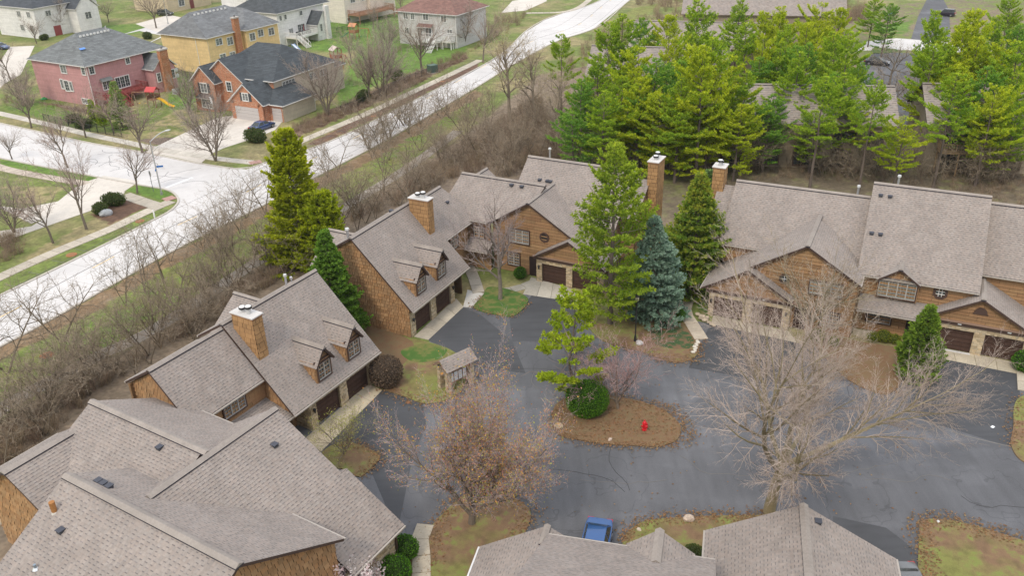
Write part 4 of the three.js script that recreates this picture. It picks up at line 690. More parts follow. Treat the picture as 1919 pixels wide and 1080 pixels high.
  H.slope([[20.6, -12.45, 6.2], [20.6, -14.2, 6.2], [24.4, -14.2, 9.3], [24.4, -12.45, 9.3]], { gutter: false }); H.wall(20.9, -12.2, 20.9, -14, 6.1, 'board'); H.wall(20.9, -14, 25.5, -14, [[0, 0], [4.6, 0], [4.6, 9.1], [3.6, 9.1], [0, 6.2]], 'board');
  H.window(H.F2(20.9, -12.2, 20.9, -14), 0.5, 4.2, 0.9, 1.3, 1);
  H.chimney(23.9, 26.0, -15.1, -14.05, 0, 11.4); H.pipe(24.8, -2.6, 10, 1.0, [0.6, 0.6, 0.6], 0.1);
  for (const [a, b] of [[22.2, -2.6], [22.2, -3.5], [22.2, -3.85]]) H.vent(a, b, 5.65 + (a - 18.9) * 0.8); H.vent(18.9, -0.9, 8.6); H.vent(18.9, -2.1, 8.6);
  H.finish();
}
// ---- the nearest townhouse, seen over its roofs from behind
{
  const H = new House('townhouse', 'nearest townhouse, its many-ridged grey-brown roof with a rusty vent pipe', F1, -18, 0, 'townhouse');
  H.slope([[-15.35, -8.75, 5.65], [-15.35, 5.0, 5.65], [-22.35, 5.0, 9.72], [-22.35, -8.75, 9.72]]);
  H.slope([[-29.2, 5.0, 5.75], [-29.2, -8.75, 5.75], [-22.35, -8.75, 9.72], [-22.35, 5.0, 9.72]]);
  H.ridge([-22.35, 5.0, 9.72], [-22.35, -8.8, 9.72], 0.58, 0.27);
  H.wall(-28.6, -8.35, -15.8, -8.35, [[0, 0], [12.8, 0], [12.8, 5.65], [6.3, 9.4], [0, 5.65]], 'shake'); H.wall(-28.6, 4.6, -28.6, -8.35, 5.6, 'shake'); H.wall(-15.8, -8.35, -15.8, -5, 5.5, 'board'); H.wall(-15.8, 4.6, -28.6, 4.6, [[0, 0], [12.8, 0], [12.8, 5.65], [6.3, 9.4], [0, 5.65]], 'shake');
  H.window(H.F2(-28.6, -8.35, -15.8, -8.35), 9.0, 3.4, 1.3, 1.6, 2, { trim: [0.3, 0.15, 0.07] });
  // broad gable facing the court
  H.slope([[-18, -4.7, 5.58], [-10.95, -4.7, 5.58], [-10.95, 0.4, 8.8], [-21.0, 0.4, 8.8]], { gutter: false });
  H.slope([[-15.3, -8.97, 2.88], [-10.45, -8.97, 2.88], [-10.45, -4.7, 5.58], [-15.3, -4.7, 5.58]]);
  H.slope([[-10.95, 5.6, 5.51], [-17, 5.6, 5.51], [-21.0, 0.4, 8.8], [-10.95, 0.4, 8.8]], { gutter: false });
  H.slope([[-10.45, -0.9, 3.2], [-11.4, -0.9, 3.2], [-11.4, -4.7, 5.6], [-10.45, -4.7, 5.6]], { gutter: false });
  H.ridge([-20.7, 0.4, 8.8], [-10.9, 0.4, 8.8], 0.63, 0.25);
  H.wall(-11.4, -8.6, -11.4, 5.2, [[0, 0], [13.8, 0], [13.8, 5.4], [9.0, 8.4], [0, 2.9]], 'board'); H.wall(-15.4, -8.6, -11, -8.6, 2.75, 'stone');
  { const F = H.F2(-15.4, -8.6, -11, -8.6), q = new MB(); H.slab(q, F, 4.25, 0, 4.38, 2.7, 0.05, 0.17, C.trim); mesh('downpipe', q, M.paint, H.g); }
  // left length with its own ridge
  H.slope([[-10.9, 3.0, 5.85], [-10.9, 11.6, 5.85], [-16.3, 11.6, 8.8], [-16.3, 0.4, 8.8]]);
  H.slope([[-21.9, 11.6, 5.7], [-21.9, 1.0, 5.7], [-16.3, 1.0, 8.8], [-16.3, 11.6, 8.8]], { gutter: false }); H.ridge([-16.3, 0.6, 8.8], [-16.3, 11.65, 8.8], 0.55, 0.25);
  H.wall(-11.4, 4.6, -11.4, 8, 5.6, 'board');
  // rear wing with a shaked gable
  H.slope([[-22.9, 6.3, 5.0], [-17, 6.3, 5.0], [-17, 11.15, 7.75], [-22.9, 11.15, 7.75]]); H.slope([[-17, 15.6, 5.2], [-22.9, 15.6, 5.2], [-22.9, 11.15, 7.75], [-17, 11.15, 7.75]]); H.ridge([-22.95, 11.15, 7.75], [-18.0, 11.15, 7.75], 0.57, 0.25);
  const SG = H.wall(-22.4, 15.2, -22.4, 6.6, [[0, 0], [8.6, 0], [8.6, 5.1], [4.05, 7.5], [0, 5.1]], 'shake'); H.wall(-22.4, 6.6, -16, 6.6, 5.0, 'shake');
  H.window(SG, 5.9, 3.0, 1.5, 1.5, 2, { trim: [0.3, 0.15, 0.07] });
  // pipes and vents
  { const p = H.L(-24.0, 3.9, 8.7), m = new MB(); m.cyl(p.x, p.y - 0.2, p.z, 0.14, 0.16, 0.95, 10, [0.42, 0.19, 0.06]); m.cyl(p.x, p.y - 0.15, p.z, 0.24, 0.15, 0.25, 10, [0.7, 0.66, 0.6]); mesh('rusty_pipe', m, M.grain, H.g); }
  const qb = a => 9.72 - (-22.35 - a) * 0.58, qf = a => 9.72 - (a + 22.35) * 0.58; H.vent(-24.6, 2.6, qb(-24.6)); { const p = H.L(-26.4, 2.5, qb(-26.4)), m = new MB(); m.cyl(p.x, p.y - 0.2, p.z, 0.08, 0.08, 0.5, 8, [0.3, 0.36, 0.42]); m.cyl(p.x, p.y - 0.02, p.z, 0.2, 0.1, 0.12, 8, [0.75, 0.78, 0.8]); mesh('vent_pipe', m, M.metal, H.g); }
  for (const b of [3.4, 2.95, 2.45]) H.vent(-21.5, b, qf(-21.5)); H.vent(-17.1, 4.0, 8.36); H.vent(-12.9, -1.3, 8.8 - 1.7 * 0.632);
  H.finish();
}
// ---- two townhouses under the camera
{
  const H = new House('townhouse', 'townhouse roof with long white gutter and small gablet in front of the blue car', FB, 6, -8, 'townhouse');
  H.slope([[11.6, -2.15, 5.4], [2.3, -2.15, 5.4], [2.3, -12.2, 11.2], [11.6, -12.2, 11.2]]); H.gutCol = [0.72, 0.72, 0.72];
  H.slope([[2.3, -22, 5.4], [11.6, -22, 5.4], [11.6, -12.2, 11.2], [2.3, -12.2, 11.2]]);
  H.slope([[-2.05, -1.45, 2.93], [-2.05, -11, 2.93], [2.1, -11, 5.38], [2.1, -1.45, 5.38]]);
  H.slope([[3.6, -2.8, 4.5], [3.6, -1.45, 4.5], [2.1, -1.45, 5.38], [2.1, -2.8, 5.38]], { gutter: false });
  H.ridge([2.1, -1.4, 5.38], [2.1, -3.0, 5.38], 0.6, 0.2);
  const am = 8.5, pk = 6.7, el = 5.3; const gb = h => -2.15 - (h - 5.4) / 0.577;
  H.slope([[10.5, gb(el), el], [10.5, -1.85, el], [am, -1.85, pk], [am, gb(pk), pk]], { gutter: false });
  H.slope([[6.7, -1.85, el], [6.7, gb(el), el], [am, gb(pk), pk], [am, -1.85, pk]], { gutter: false }); H.ridge([am, -1.8, pk], [am, gb(pk) + 0.1, pk], 0.7, 0.26);
  H.wall(11.4, -2.5, 2.5, -2.5, 5.3, 'board'); H.wall(-1.5, -1.9, -1.5, -10, 2.8, 'stone'); H.wall(5.5, -1.9, -1.5, -1.9, 2.8, 'stone'); H.wall(11.4, -21.6, 11.4, -2.5, [[0, 0], [19.1, 0], [19.1, 5.3], [9.5, 10.8], [0, 5.3]], null); H.wall(2.5, -2.5, 2.5, -21.6, [[0, 0], [19.1, 0], [19.1, 5.3], [9.6, 10.8], [0, 5.3]], 'shake');
  H.finish();
}
{
  const H = new House('townhouse', 'townhouse garage roof at the foot of the big maple, pointed end and straight pale ridge', FB, 16.4, 0, 'townhouse');
  H.slope([[11.05, -12, 2.9], [11.05, 2.85, 2.9], [16.4, 2.85, 5.9], [16.4, -12, 5.9]].map((p, i, A) => A[[1, 0, 3, 2][i]])); H.slope([[21.9, 2.85, 2.85], [21.9, -12, 2.85], [16.4, -12, 5.9], [16.4, 2.85, 5.9]].map((p, i, A) => A[[1, 0, 3, 2][i]]));
  H.ridge([16.4, 2.9, 5.9], [16.4, -12, 5.9], 0.56, 0.26);
  H.wall(21.4, 2.4, 11.5, 2.4, [[0, 0], [9.9, 0], [9.9, 2.8], [4.9, 5.6], [0, 2.8]], 'board'); H.wall(11.5, 2.4, 11.5, -11.6, 2.8, 'board'); H.wall(21.4, -11.6, 21.4, 2.4, 2.75, 'stone');
  H.vent(17.2, 2.0, 5.45);
  H.finish();
}
// ------------------------------------------------------------------ the estate across the road
const lap = (c, course = 0.24) => ({ course, w0: 2.4, w1: 4.5, gap: 0.006, th: 0.022, col: r => mulc(c, rr(r, 0.93, 1.04)) });
const brickTex = colourTex(512, 2, (x, y) => { const row = Math.floor(y / 0.0769), o = row % 2 ? 0.115 : 0, bx = (x + o) / 0.23, fx = bx - Math.floor(bx), fy = y / 0.0769 - row; const m = fx < 0.05 || fy < 0.14; if (m) return [0.42, 0.36, 0.3]; const k = NP[((Math.floor(bx) * 7 + row * 131) & 65535)], s = 0.75 + 0.6 * k; return k > 0.93 ? [0.55, 0.45, 0.38] : [0.43 * s, 0.2 * s, 0.12 * s]; });
M.brick = std({ map: brickTex, color: 0xffffff });
function hip(H, a0, a1, b0, b1, e, h, r0, r1, alongB) {   // hip roof: ridge along b at mid a from r0 to r1 (or along a at mid b)
  if (alongB) {
    const m = (a0 + a1) / 2;
    H.slope([[a0, b0, e], [a1, b0, e], [m, r0, h]]); H.slope([[a1, b1, e], [a0, b1, e], [m, r1, h]]);
    H.slope([[a0, b1, e], [a0, b0, e], [m, r0, h], [m, r1, h]]); H.slope([[a1, b0, e], [a1, b1, e], [m, r1, h], [m, r0, h]]);
  } else {
    const m = (b0 + b1) / 2;
    H.slope([[a0, b0, e], [a1, b0, e], [r1, m, h], [r0, m, h]]); H.slope([[a1, b1, e], [a0, b1, e], [r0, m, h], [r1, m, h]]);
    H.slope([[a0, b1, e], [a0, b0, e], [r0, m, h]]); H.slope([[a1, b0, e], [a1, b1, e], [r1, m, h]]);
  }
}
function gabledB(H, a0, a1, b0, b1, e, h) { const m = (a0 + a1) / 2; H.slope([[a0, b1, e], [a0, b0, e], [m, b0, h], [m, b1, h]]); H.slope([[a1, b0, e], [a1, b1, e], [m, b1, h], [m, b0, h]]); }
function gabledA(H, b0, b1, a0, a1, e, h) { const m = (b0 + b1) / 2; H.slope([[a0, b0, e], [a1, b0, e], [a1, m, h], [a0, m, h]]); H.slope([[a1, b1, e], [a0, b1, e], [a0, m, h], [a1, m, h]]); }
function estate(name, label, o, ang, ac, bc, roofCol, wallCol, category = 'house') {
  const H = new House(name, label, { o, ang }, ac, bc, category); H.sh = Object.assign({}, shingleOpt, { course: 0.4, w0: 0.7, w1: 1.1, strip: 0, alt: false, th: 0.025, col: r => mulc(roofCol, rr(r, 0.82, 1.15)) }); H.shCol = roofCol; H.trimCol = [0.72, 0.71, 0.69]; H.gutCol = [0.7, 0.69, 0.67]; H.lap = lap(wallCol); H.wc = mulc(wallCol, 0.9);
  H.box4 = (a0, a1, b0, b1, h, y0 = 0) => { const R = w => [[0, y0], [w, y0], [w, h], [0, h]]; H.wall(a0, b0, a1, b0, R(a1 - a0), H.lap, 0.2, H.wc); H.wall(a0, b1, a0, b0, R(b1 - b0), H.lap, 0.2, H.wc); H.wall(a1, b0, a1, b1, R(b1 - b0), null, 0.2, H.wc); H.wall(a1, b1, a0, b1, R(a1 - a0), null, 0.2, H.wc); };
  H.win = (side, s, t, w, h, n = 2, opt = {}) => { const F = side === 'B' ? H.F2(opt.a || 0, opt.b || 0, (opt.a || 0) + 10, opt.b || 0) : H.F2(opt.a || 0, 30, opt.a || 0, 0); H.window(F, side === 'B' ? s - (opt.a || 0) : 30 - s - w, t, w, h, n, Object.assign({ rows: 3, mull: 2, trim: [0.75, 0.75, 0.73], sash: [0.75, 0.75, 0.73], fw: 0.1 }, opt)); };
  H.rod = (name, pts, r, col, mat) => { const m = new MB(); m.tube(pts.map(p => H.L(...p)), pts.map(() => r), 6, col, true); mesh(name, m, mat || M.paint, H.g); };
  return H;
}
function brickStack(H, a0, a1, b0, b1, h) { const m = new MB(), p = H.L(a0, b1, 0), q = H.L(a1, b0, h), c = [0.95, 0.78, 0.6]; m.box(p.x, p.y, p.z, q.x, h - 0.25, q.z, c); const s = mesh('chimney', m, M.brick, H.g); const k = new MB(); k.box(p.x - 0.12, h - 0.25, p.z - 0.12, q.x + 0.12, h, q.z + 0.12, [0.6, 0.55, 0.5]); k.cyl((p.x + q.x) / 2, h, (p.z + q.z) / 2, 0.16, 0.16, 0.4, 8, [0.2, 0.2, 0.2]); mesh('cap', k, M.grain, s); }
function deck(H, a0, a1, b0, b1, h, col, { stair, rail = 1.0, name = 'deck' } = {}) {
  const g = new THREE.Group(); g.name = name; H.g.add(g); const m = new MB(), P = (a, b, y) => H.L(a, b, y);
  const n = Math.round((b1 - b0) / 0.28); for (let i = 0; i < n; i++) { const y0 = b0 + (b1 - b0) * i / n, p = P(a0, y0 + (b1 - b0) / n * 0.94, h - 0.06), q = P(a1, y0, h); m.box(p.x, p.y, p.z, q.x, q.y, q.z, mulc(col, 0.9 + 0.15 * R0())); }
  mesh('floor', m, M.wood, g);
  const b = new MB(); { const p = P(a0, b1, h - 0.3), q = P(a1, b0, h - 0.06); b.box(p.x, p.y, q.z - 0.06, q.x, q.y, q.z, col); b.box(p.x, p.y, p.z, p.x + 0.06, q.y, q.z, col); b.box(q.x - 0.06, p.y, p.z, q.x, q.y, q.z, col); }
  for (const [a, bb] of [[a0 + 0.1, b0 + 0.1], [a1 - 0.1, b0 + 0.1], [a0 + 0.1, b1 - 0.1], [(a0 + a1) / 2, b0 + 0.1]]) { const p = P(a, bb, 0); b.box(p.x - 0.08, 0, p.z - 0.08, p.x + 0.08, h, p.z + 0.08, col); } mesh('posts', b, M.paint, g);
  const r = new MB(), run = (A, B) => { const L = Math.hypot(B[0] - A[0], B[1] - A[1]), k = Math.max(2, Math.round(L / 0.3)); r.bar(P(A[0], A[1], h + rail), P(B[0], B[1], h + rail), 0.1, 0.07, col); r.bar(P(A[0], A[1], h + 0.12), P(B[0], B[1], h + 0.12), 0.06, 0.06, col); for (let i = 0; i <= k; i++) { const a = A[0] + (B[0] - A[0]) * i / k, bb = A[1] + (B[1] - A[1]) * i / k, w = i % 6 === 0 ? 0.06 : 0.025; const p = P(a, bb, 0); r.box(p.x - w, h, p.z - w, p.x + w, h + rail, p.z + w, col); } };
  run([a0 + 0.05, b0 + 0.05], [a1 - 0.05, b0 + 0.05]); run([a0 + 0.05, b0 + 0.05], [a0 + 0.05, b1]); run([a1 - 0.05, b0 + 0.05], [a1 - 0.05, b1]); mesh('railing', r, M.paint, g);
  if (stair) { const [sa, sb, ta, tb, w] = stair, s = new MB(), dA = ta - sa, dB = tb - sb, L = Math.hypot(dA, dB), pa = -dB / L * w / 2, pb = dA / L * w / 2, k = Math.round(h / 0.19); for (let i = 0; i < k; i++) { const t = (i + 0.5) / k, c = P(sa + dA * t, sb + dB * t, h * (1 - t)); const x = P(sa + dA * t + pa, sb + dB * t + pb, h * (1 - t)), y = P(sa + dA * t - pa, sb + dB * t - pb, h * (1 - t)); s.bar(x, y, 0.3, 0.05, col); } for (const e of [1, -1]) { s.bar(P(sa + pa * e, sb + pb * e, h - 0.05), P(ta + pa * e, tb + pb * e, 0), 0.06, 0.26, col); s.bar(P(sa + pa * e, sb + pb * e, h + rail), P(ta + pa * e, tb + pb * e, rail), 0.08, 0.06, col); for (let i = 0; i <= 4; i++) { const t = i / 4; s.bar(P(sa + dA * t + pa * e, sb + dB * t + pb * e, h * (1 - t)), P(sa + dA * t + pa * e, sb + dB * t + pb * e, h * (1 - t) + rail), 0.06, 0.06, col); } } mesh('stair', s, M.paint, g); }
}
// rose-coloured house
{
  const H = estate('detached_house', 'rose pink two-storey house with grey hip roof and an orange brick chimney', [-74.5, 155.1], 60, 6, 7, [0.2, 0.215, 0.22], [0.6, 0.32, 0.32]);
  H.box4(0, 12.2, 0, 15.5, 7.4); hip(H, -0.5, 17.5, -0.5, 16, 7.35, 11.6, 5, 11.3, false);
  gabledB(H, 11.4, 17, -3.2, 5, 4.4, 6.9); H.wall(11.8, -2.9, 16.6, -2.9, [[0, 0], [4.8, 0], [4.8, 4.4], [2.4, 6.5], [0, 4.4]], H.lap, 0.2, H.wc); H.wall(11.8, 0, 11.8, -2.9, 4.4, H.lap, 0.2, H.wc); H.wall(16.6, -2.9, 16.6, 6, 4.4, null, 0.2, H.wc);
  brickStack(H, 13.2, 15.0, -3.75, -2.95, 7.9);
  for (const [s, w] of [[12.15, 0.8], [15.4, 0.9]]) { H.win('B', s, 2.0, w, 1.6, 1, { b: -2.9, a: 11.8 }); }
  for (const [s, t, w, h, n] of [[0.5, 5.7, 1.0, 1.3, 1], [8.3, 5.9, 0.9, 1.1, 1], [2.5, 2.4, 1.6, 1.5, 2], [5.2, 2.0, 3.0, 2.0, 3]]) H.win('B', s, t, w, h, n);
  for (const [s, t, w, h, n] of [[0.3, 5.7, 0.9, 1.3, 1], [5.6, 5.5, 1.5, 1.4, 2], [5.0, 2.3, 0.7, 1.7, 1], [6.0, 2.2, 1.2, 1.9, 1], [7.5, 2.5, 0.7, 1.7, 1], [1.0, 0.3, 2.2, 0.9, 3]]) H.win('A', s, t, w, h, n);
  { const m = new MB(); const p = H.L(2.1, 0, 4.1), q = H.L(4.5, -0.7, 4.1); m.quad(H.L(2.1, -0.75, 4.05), H.L(4.5, -0.75, 4.05), H.L(4.5, 0, 4.55), H.L(2.1, 0, 4.55), [0.25, 0.26, 0.25]); m.box(p.x, 3.98, p.z, q.x, 4.05, q.z, [0.3, 0.3, 0.28]); mesh('awning', m, M.grain, H.g); }
  deck(H, 0.3, 9.5, -3.4, -0.05, 1.7, [0.27, 0.055, 0.05], { stair: [2.9, -3.4, 2.9, -6.0, 1.3] });
  H.rod('downpipe', [[0.02, -0.06, 7.2], [0.02, -0.06, 0.2]], 0.06, [0.75, 0.74, 0.72]);
  for (let i = 0; i < 9; i++) { const m = new MB(), p = H.L(4.9 + i * 0.75, 6.4, 11.05); m.box(p.x - 0.16, p.y - 0.1, p.z - 0.16, p.x + 0.16, p.y + 0.22, p.z + 0.16, [0.7, 0.7, 0.68]); mesh('roof_vent', m, M.paint, H.g); }
  H.rod('flue_pipe', [[10.6, 6.6, 10.7], [10.6, 6.6, 12]], 0.12, [0.7, 0.7, 0.7], M.metal);
  for (const h of [3.3, 2.2]) { const m = new MB(), p = H.L(16.9, -2.9, h); m.sphere(p, 0.42, 0.42, 0.1, 10, 6, [0.55, 0.58, 0.6]); m.bar(p, H.L(16.6, -2.7, h - 0.2), 0.05, 0.05, [0.3, 0.3, 0.3]); mesh('satellite_dish', m, M.paint, H.g); }
  { const m = new MB(), p = H.L(6.2, 5.3, 9.9), U = V(0.5, 0.03, 0); m.obox(H.L(2.0, 3.1, 9.46), H.L(3.1, 3.1, 9.46).sub(H.L(2, 3.1, 9.46)), H.L(2, 3.5, 9.68).sub(H.L(2, 3.1, 9.46)), V(0, 0.05, 0), [0.12, 0.3, 0.75]); mesh('roof_patch', m, M.plastic, H.g); }
  H.finish();
}
// cream yellow house
{
  const H = estate('detached_house', 'pale yellow two-storey house with grey hip roof and tall brick chimney', [-59.9, 177.9], 60, 6, 7, [0.215, 0.225, 0.235], [0.88, 0.66, 0.34]);
  H.box4(0, 9.6, 0, 13.4, 7.4); H.box4(9.6, 19, -1.2, 11, 7.4);
  hip(H, -0.5, 19.3, -0.5, 13.9, 7.35, 11.5, 2.6, 12.4, false); hip(H, 9.2, 19.5, -1.7, 12, 7.3, 10.8, 3.5, 8, true);
  brickStack(H, 7.2, 8.6, -0.75, -0.02, 10.2);
  for (const [s, t, w, h] of [[2.2, 5.4, 1.6, 1.3], [5.2, 4.9, 1.5, 1.5], [2.6, 2.3, 1.5, 1.2], [5.3, 2.5, 1.4, 0.9]]) H.win('B', s, t, w, h, 2, { curtain: [[0.1, 0.16, 0.16], [0.05, 0.06, 0.06]] });
  for (const [s, t, w, h] of [[10.4, 4.9, 1.5, 1.5], [12.9, 5.3, 1.5, 1.4], [11, 2, 2.6, 1.4], [16, 5, 1.6, 1.5]]) H.win('B', s, t, w, h, 2, { b: -1.2, a: 9.6 });
  H.rod('downpipe', [[0.05, 3.2, 7.2], [0.0, 3.2, 0.2]].map(p => [-0.08, p[1], p[2]]), 0.07, [0.8, 0.78, 0.72]); H.rod('downpipe', [[0.02, -0.08, 7.2], [0.02, -0.08, 0.2]], 0.06, [0.72, 0.6, 0.4]);
  for (let i = 0; i < 9; i++) { const m = new MB(), p = H.L(3.0 + i * 1.05, 5.6, 11.0); m.box(p.x - 0.16, p.y - 0.1, p.z - 0.16, p.x + 0.16, p.y + 0.2, p.z + 0.16, [0.72, 0.72, 0.7]); mesh('roof_vent', m, M.paint, H.g); }
  H.finish();
}
// brick house with the blue car on its drive
{
  const H = estate('detached_house', 'orange brick house with dark blue-grey roof, cream side walls and the blue car outside', [-37.1, 141.4], 62, 8, 9, [0.075, 0.088, 0.10], [0.62, 0.55, 0.44]);
  const bw = [1, 0.86, 0.76], bm = new MB(), keep = H.wallMB;
  H.box4(3.1, 19.6, 4.2, 18.8, 5.9); H.wall(0, 0, 8.1, 0, 2.9, H.lap, 0.2, H.wc); H.wall(8.1, 0, 8.1, 4.2, 2.9, H.lap, 0.2, H.wc);
  hip(H, 2.7, 20, 3.8, 19.2, 5.85, 10.1, 8.6, 14.2, true); hip(H, 13, 23.5, 4.6, 15, 4.6, 7.3, 8, 11, true); H.box4(14, 23, 5.0, 14.6, 4.6);
  H.wallMB = bm;   // brick fronts
  H.wall(0, 3.0, 0, 0, [[0, 0], [0.5, 0], [0.5, 2.9], [0, 2.9]], null, 0.25, bw); H.wall(0, 0.45, 0, 0, 2.9, null, 0.25, bw); H.wall(0, 2.5, 0, 0.45, [[0, 2.25], [2.05, 2.25], [2.05, 2.9], [0, 2.9]], null, 0.25, bw);
  H.wall(-1.4, 10.1, -1.4, 9.3, 3.2, null, 0.25, bw); H.wall(-1.4, 4.2, -1.4, 3.0, 3.2, null, 0.25, bw); H.wall(-1.4, 10.1, -1.4, 3.0, [[0.8, 2.3], [5.9, 2.3], [7.1, 3.2], [3.55, 6.0], [0, 3.2]].map(p => [p[0], Math.max(2.3, p[1])]), null, 0.25, bw);
  H.wall(-1.4, 3.0, 0, 3.0, 3.0, null, 0.2, bw); H.wall(1.9, 18.8, 1.9, 9.8, [[0, 0], [9, 0], [9, 5.4], [4.5, 8.9], [0, 5.4]], null, 0.25, bw); H.wall(0.4, 20.2, 0.4, 15.0, [[0, 0], [5.2, 0], [5.2, 5.2], [2.6, 7.6], [0, 5.2]], null, 0.25, bw); H.wall(0.4, 15.0, 2.0, 15.0, 5.2, null, 0.2, bw); H.wall(3.05, 5.0, 3.05, 4.15, [[0, 3], [0.85, 3], [0.85, 5.85], [0, 5.85]], null, 0.05, bw);
  mesh('brick_front', bm, M.brick, H.g); H.wallMB = keep;
  gabledA(H, 2.6, 10.5, -1.8, 8, 3.0, 6.3); gabledA(H, 9.4, 19.2, 1.5, 10, 5.3, 9.1); gabledA(H, 14.6, 20.6, 0.0, 5, 5.1, 7.9);
  H.slope([[-0.35, -0.35, 2.9], [8.4, -0.35, 2.9], [8.4, 4.2, 4.6], [3.1, 4.2, 4.6]]); H.slope([[-0.35, 3.0, 2.9], [-0.35, -0.35, 2.9], [3.1, 4.2, 4.6], [3.1, 4.6, 4.6]]);
  const GD = (a, b0, b1, h) => { const F = H.F2(a, b1, a, b0), g = new THREE.Group(); g.name = 'garage_door'; H.g.add(g); for (let i = 0; i < 4; i++) { const m = new MB(); H.slab(m, F, 0.02, h * i / 4 + 0.015, b1 - b0 - 0.02, h * (i + 1) / 4 - 0.015, -0.1, 0.0, [0.5, 0.47, 0.46]); mesh('panel', m, M.paint, g); } };
  GD(0, 0.45, 2.5, 2.25); GD(-1.4, 4.2, 9.3, 2.3);
  const W = (a, s, t, w, h, n) => { H.win('A', s, t, w, h, n, { a }); const F = H.F2(a, s + w, a, s); for (const x of [-0.62, w + 0.12]) { const m = new MB(); H.slab(m, F, x, t - 0.05, x + 0.5, t + h + 0.05, 0, 0.07, [0.05, 0.055, 0.06]); mesh('shutter', m, M.paint, H.g); } };
  W(-1.4, 5.9, 3.4, 1.2, 1.25, 2); W(0.4, 16.9, 3.3, 1.4, 1.6, 2); H.win('A', 12.6, 3.6, 1.1, 1.6, 1, { a: 1.9 }); H.win('A', 16.3, 0.6, 2.4, 1.7, 3, { a: 0.4 });
  H.win('B', 5.2, 4.0, 3.2, 1.2, 4, { b: 4.2, a: 3.1 }); H.win('B', 12.5, 3.9, 1.8, 1.2, 2, { b: 4.2, a: 3.1 }); H.win('B', 15.3, 3.9, 1.8, 1.2, 2, { b: 4.2, a: 3.1 });
  { const m = new MB(); const F = H.F2(0.4, 20.2, 0.4, 15); m.fan([F.at(1.0, 2.5, 1.0), F.at(4.2, 2.5, 1.0), F.at(3.8, 3.1, 0), F.at(1.4, 3.1, 0)], [0.16, 0.13, 0.12]); m.tri(F.at(1.0, 2.5, 1), F.at(1.4, 3.1, 0), F.at(0.6, 2.5, 0), [0.16, 0.13, 0.12]); m.tri(F.at(4.2, 2.5, 1), F.at(4.6, 2.5, 0), F.at(3.8, 3.1, 0), [0.16, 0.13, 0.12]); H.slab(m, F, 0.9, 2.4, 4.3, 2.5, 0, 1.0, [0.6, 0.58, 0.55]); mesh('bay_roof', m, M.grain, H.g); }
  H.rod('downpipe', [[8.0, -0.1, 2.8], [8.0, -0.1, 0.1]], 0.06, [0.75, 0.74, 0.7]);
  H.finish();
}
// white house with raised deck
{
  const H = estate('detached_house', 'white house with dark roof and a raised white deck with stairs', [-51.7, 203.5], 60, 8, 5, [0.085, 0.095, 0.105], [0.9, 0.89, 0.88]);
  H.box4(0, 16, 0, 12, 7.6); hip(H, -0.5, 18, -0.5, 14, 7.6, 11.4, 4, 13, false);
  gabledB(H, 9.2, 14.2, -3.6, 4, 3.6, 6.6); H.wall(9.6, -3.3, 14.0, -3.3, [[0, 0], [4.4, 0], [4.4, 3.6], [2.2, 6.0], [0, 3.6]], H.lap, 0.2, H.wc); H.wall(9.6, 0, 9.6, -3.3, 3.6, H.lap, 0.2, H.wc); H.wall(14, -3.3, 14, 2, 6, H.lap, 0.2, H.wc);
  { const m = new MB(), p = H.L(11.9, -3.35, 0), q = H.L(13.2, -4.1, 7.6); m.box(Math.min(p.x, q.x), 0, Math.min(p.z, q.z), Math.max(p.x, q.x), 7.6, Math.max(p.z, q.z), [0.82, 0.8, 0.79]); mesh('chimney', m, M.grain, H.g); }
  for (const [s, t, w, h] of [[0.6, 5.8, 0.8, 1.1], [2.2, 5.8, 0.8, 1.1], [7.4, 5.9, 1, 1], [3.2, 2.4, 1.3, 1.2], [6.2, 2.1, 2.4, 1.9]]) H.win('B', s, t, w, h, w > 1 ? 2 : 1);
  H.win('B', 10.2, 2.0, 0.8, 1.7, 1, { b: -3.3, a: 9.6 }); H.win('B', 13.2, 1.8, 0.6, 1.6, 1, { b: -3.3, a: 9.6 });
  deck(H, 1.8, 9.4, -3.4, -0.05, 2.0, [0.78, 0.77, 0.75], { stair: [2.6, -3.4, 2.3, -6.4, 1.3] });
  { const m = new MB(), p = H.L(6.2, -1.9, 2.02); m.cyl(p.x, p.y, p.z, 0.03, 0.03, 2.3, 6, [0.3, 0.3, 0.3]); m.cyl(p.x, p.y + 0.9, p.z, 0.14, 0.02, 1.4, 8, [0.25, 0.03, 0.04]); mesh('parasol', m, M.paint, H.g); const t = new MB(); t.box(p.x - 2.2, 2.02, p.z - 0.6, p.x - 0.9, 2.85, p.z + 0.5, [0.04, 0.04, 0.045]); t.box(p.x + 0.6, 2.65, p.z - 0.6, p.x + 2.2, 2.75, p.z + 0.5, [0.12, 0.1, 0.09]); for (const x of [0.7, 2.1]) t.box(p.x + x - 0.05, 2.02, p.z - 0.05, p.x + x + 0.05, 2.65, p.z + 0.05, [0.1, 0.1, 0.1]); mesh('deck_furniture', t, M.paint, H.g); }
  H.finish();
}
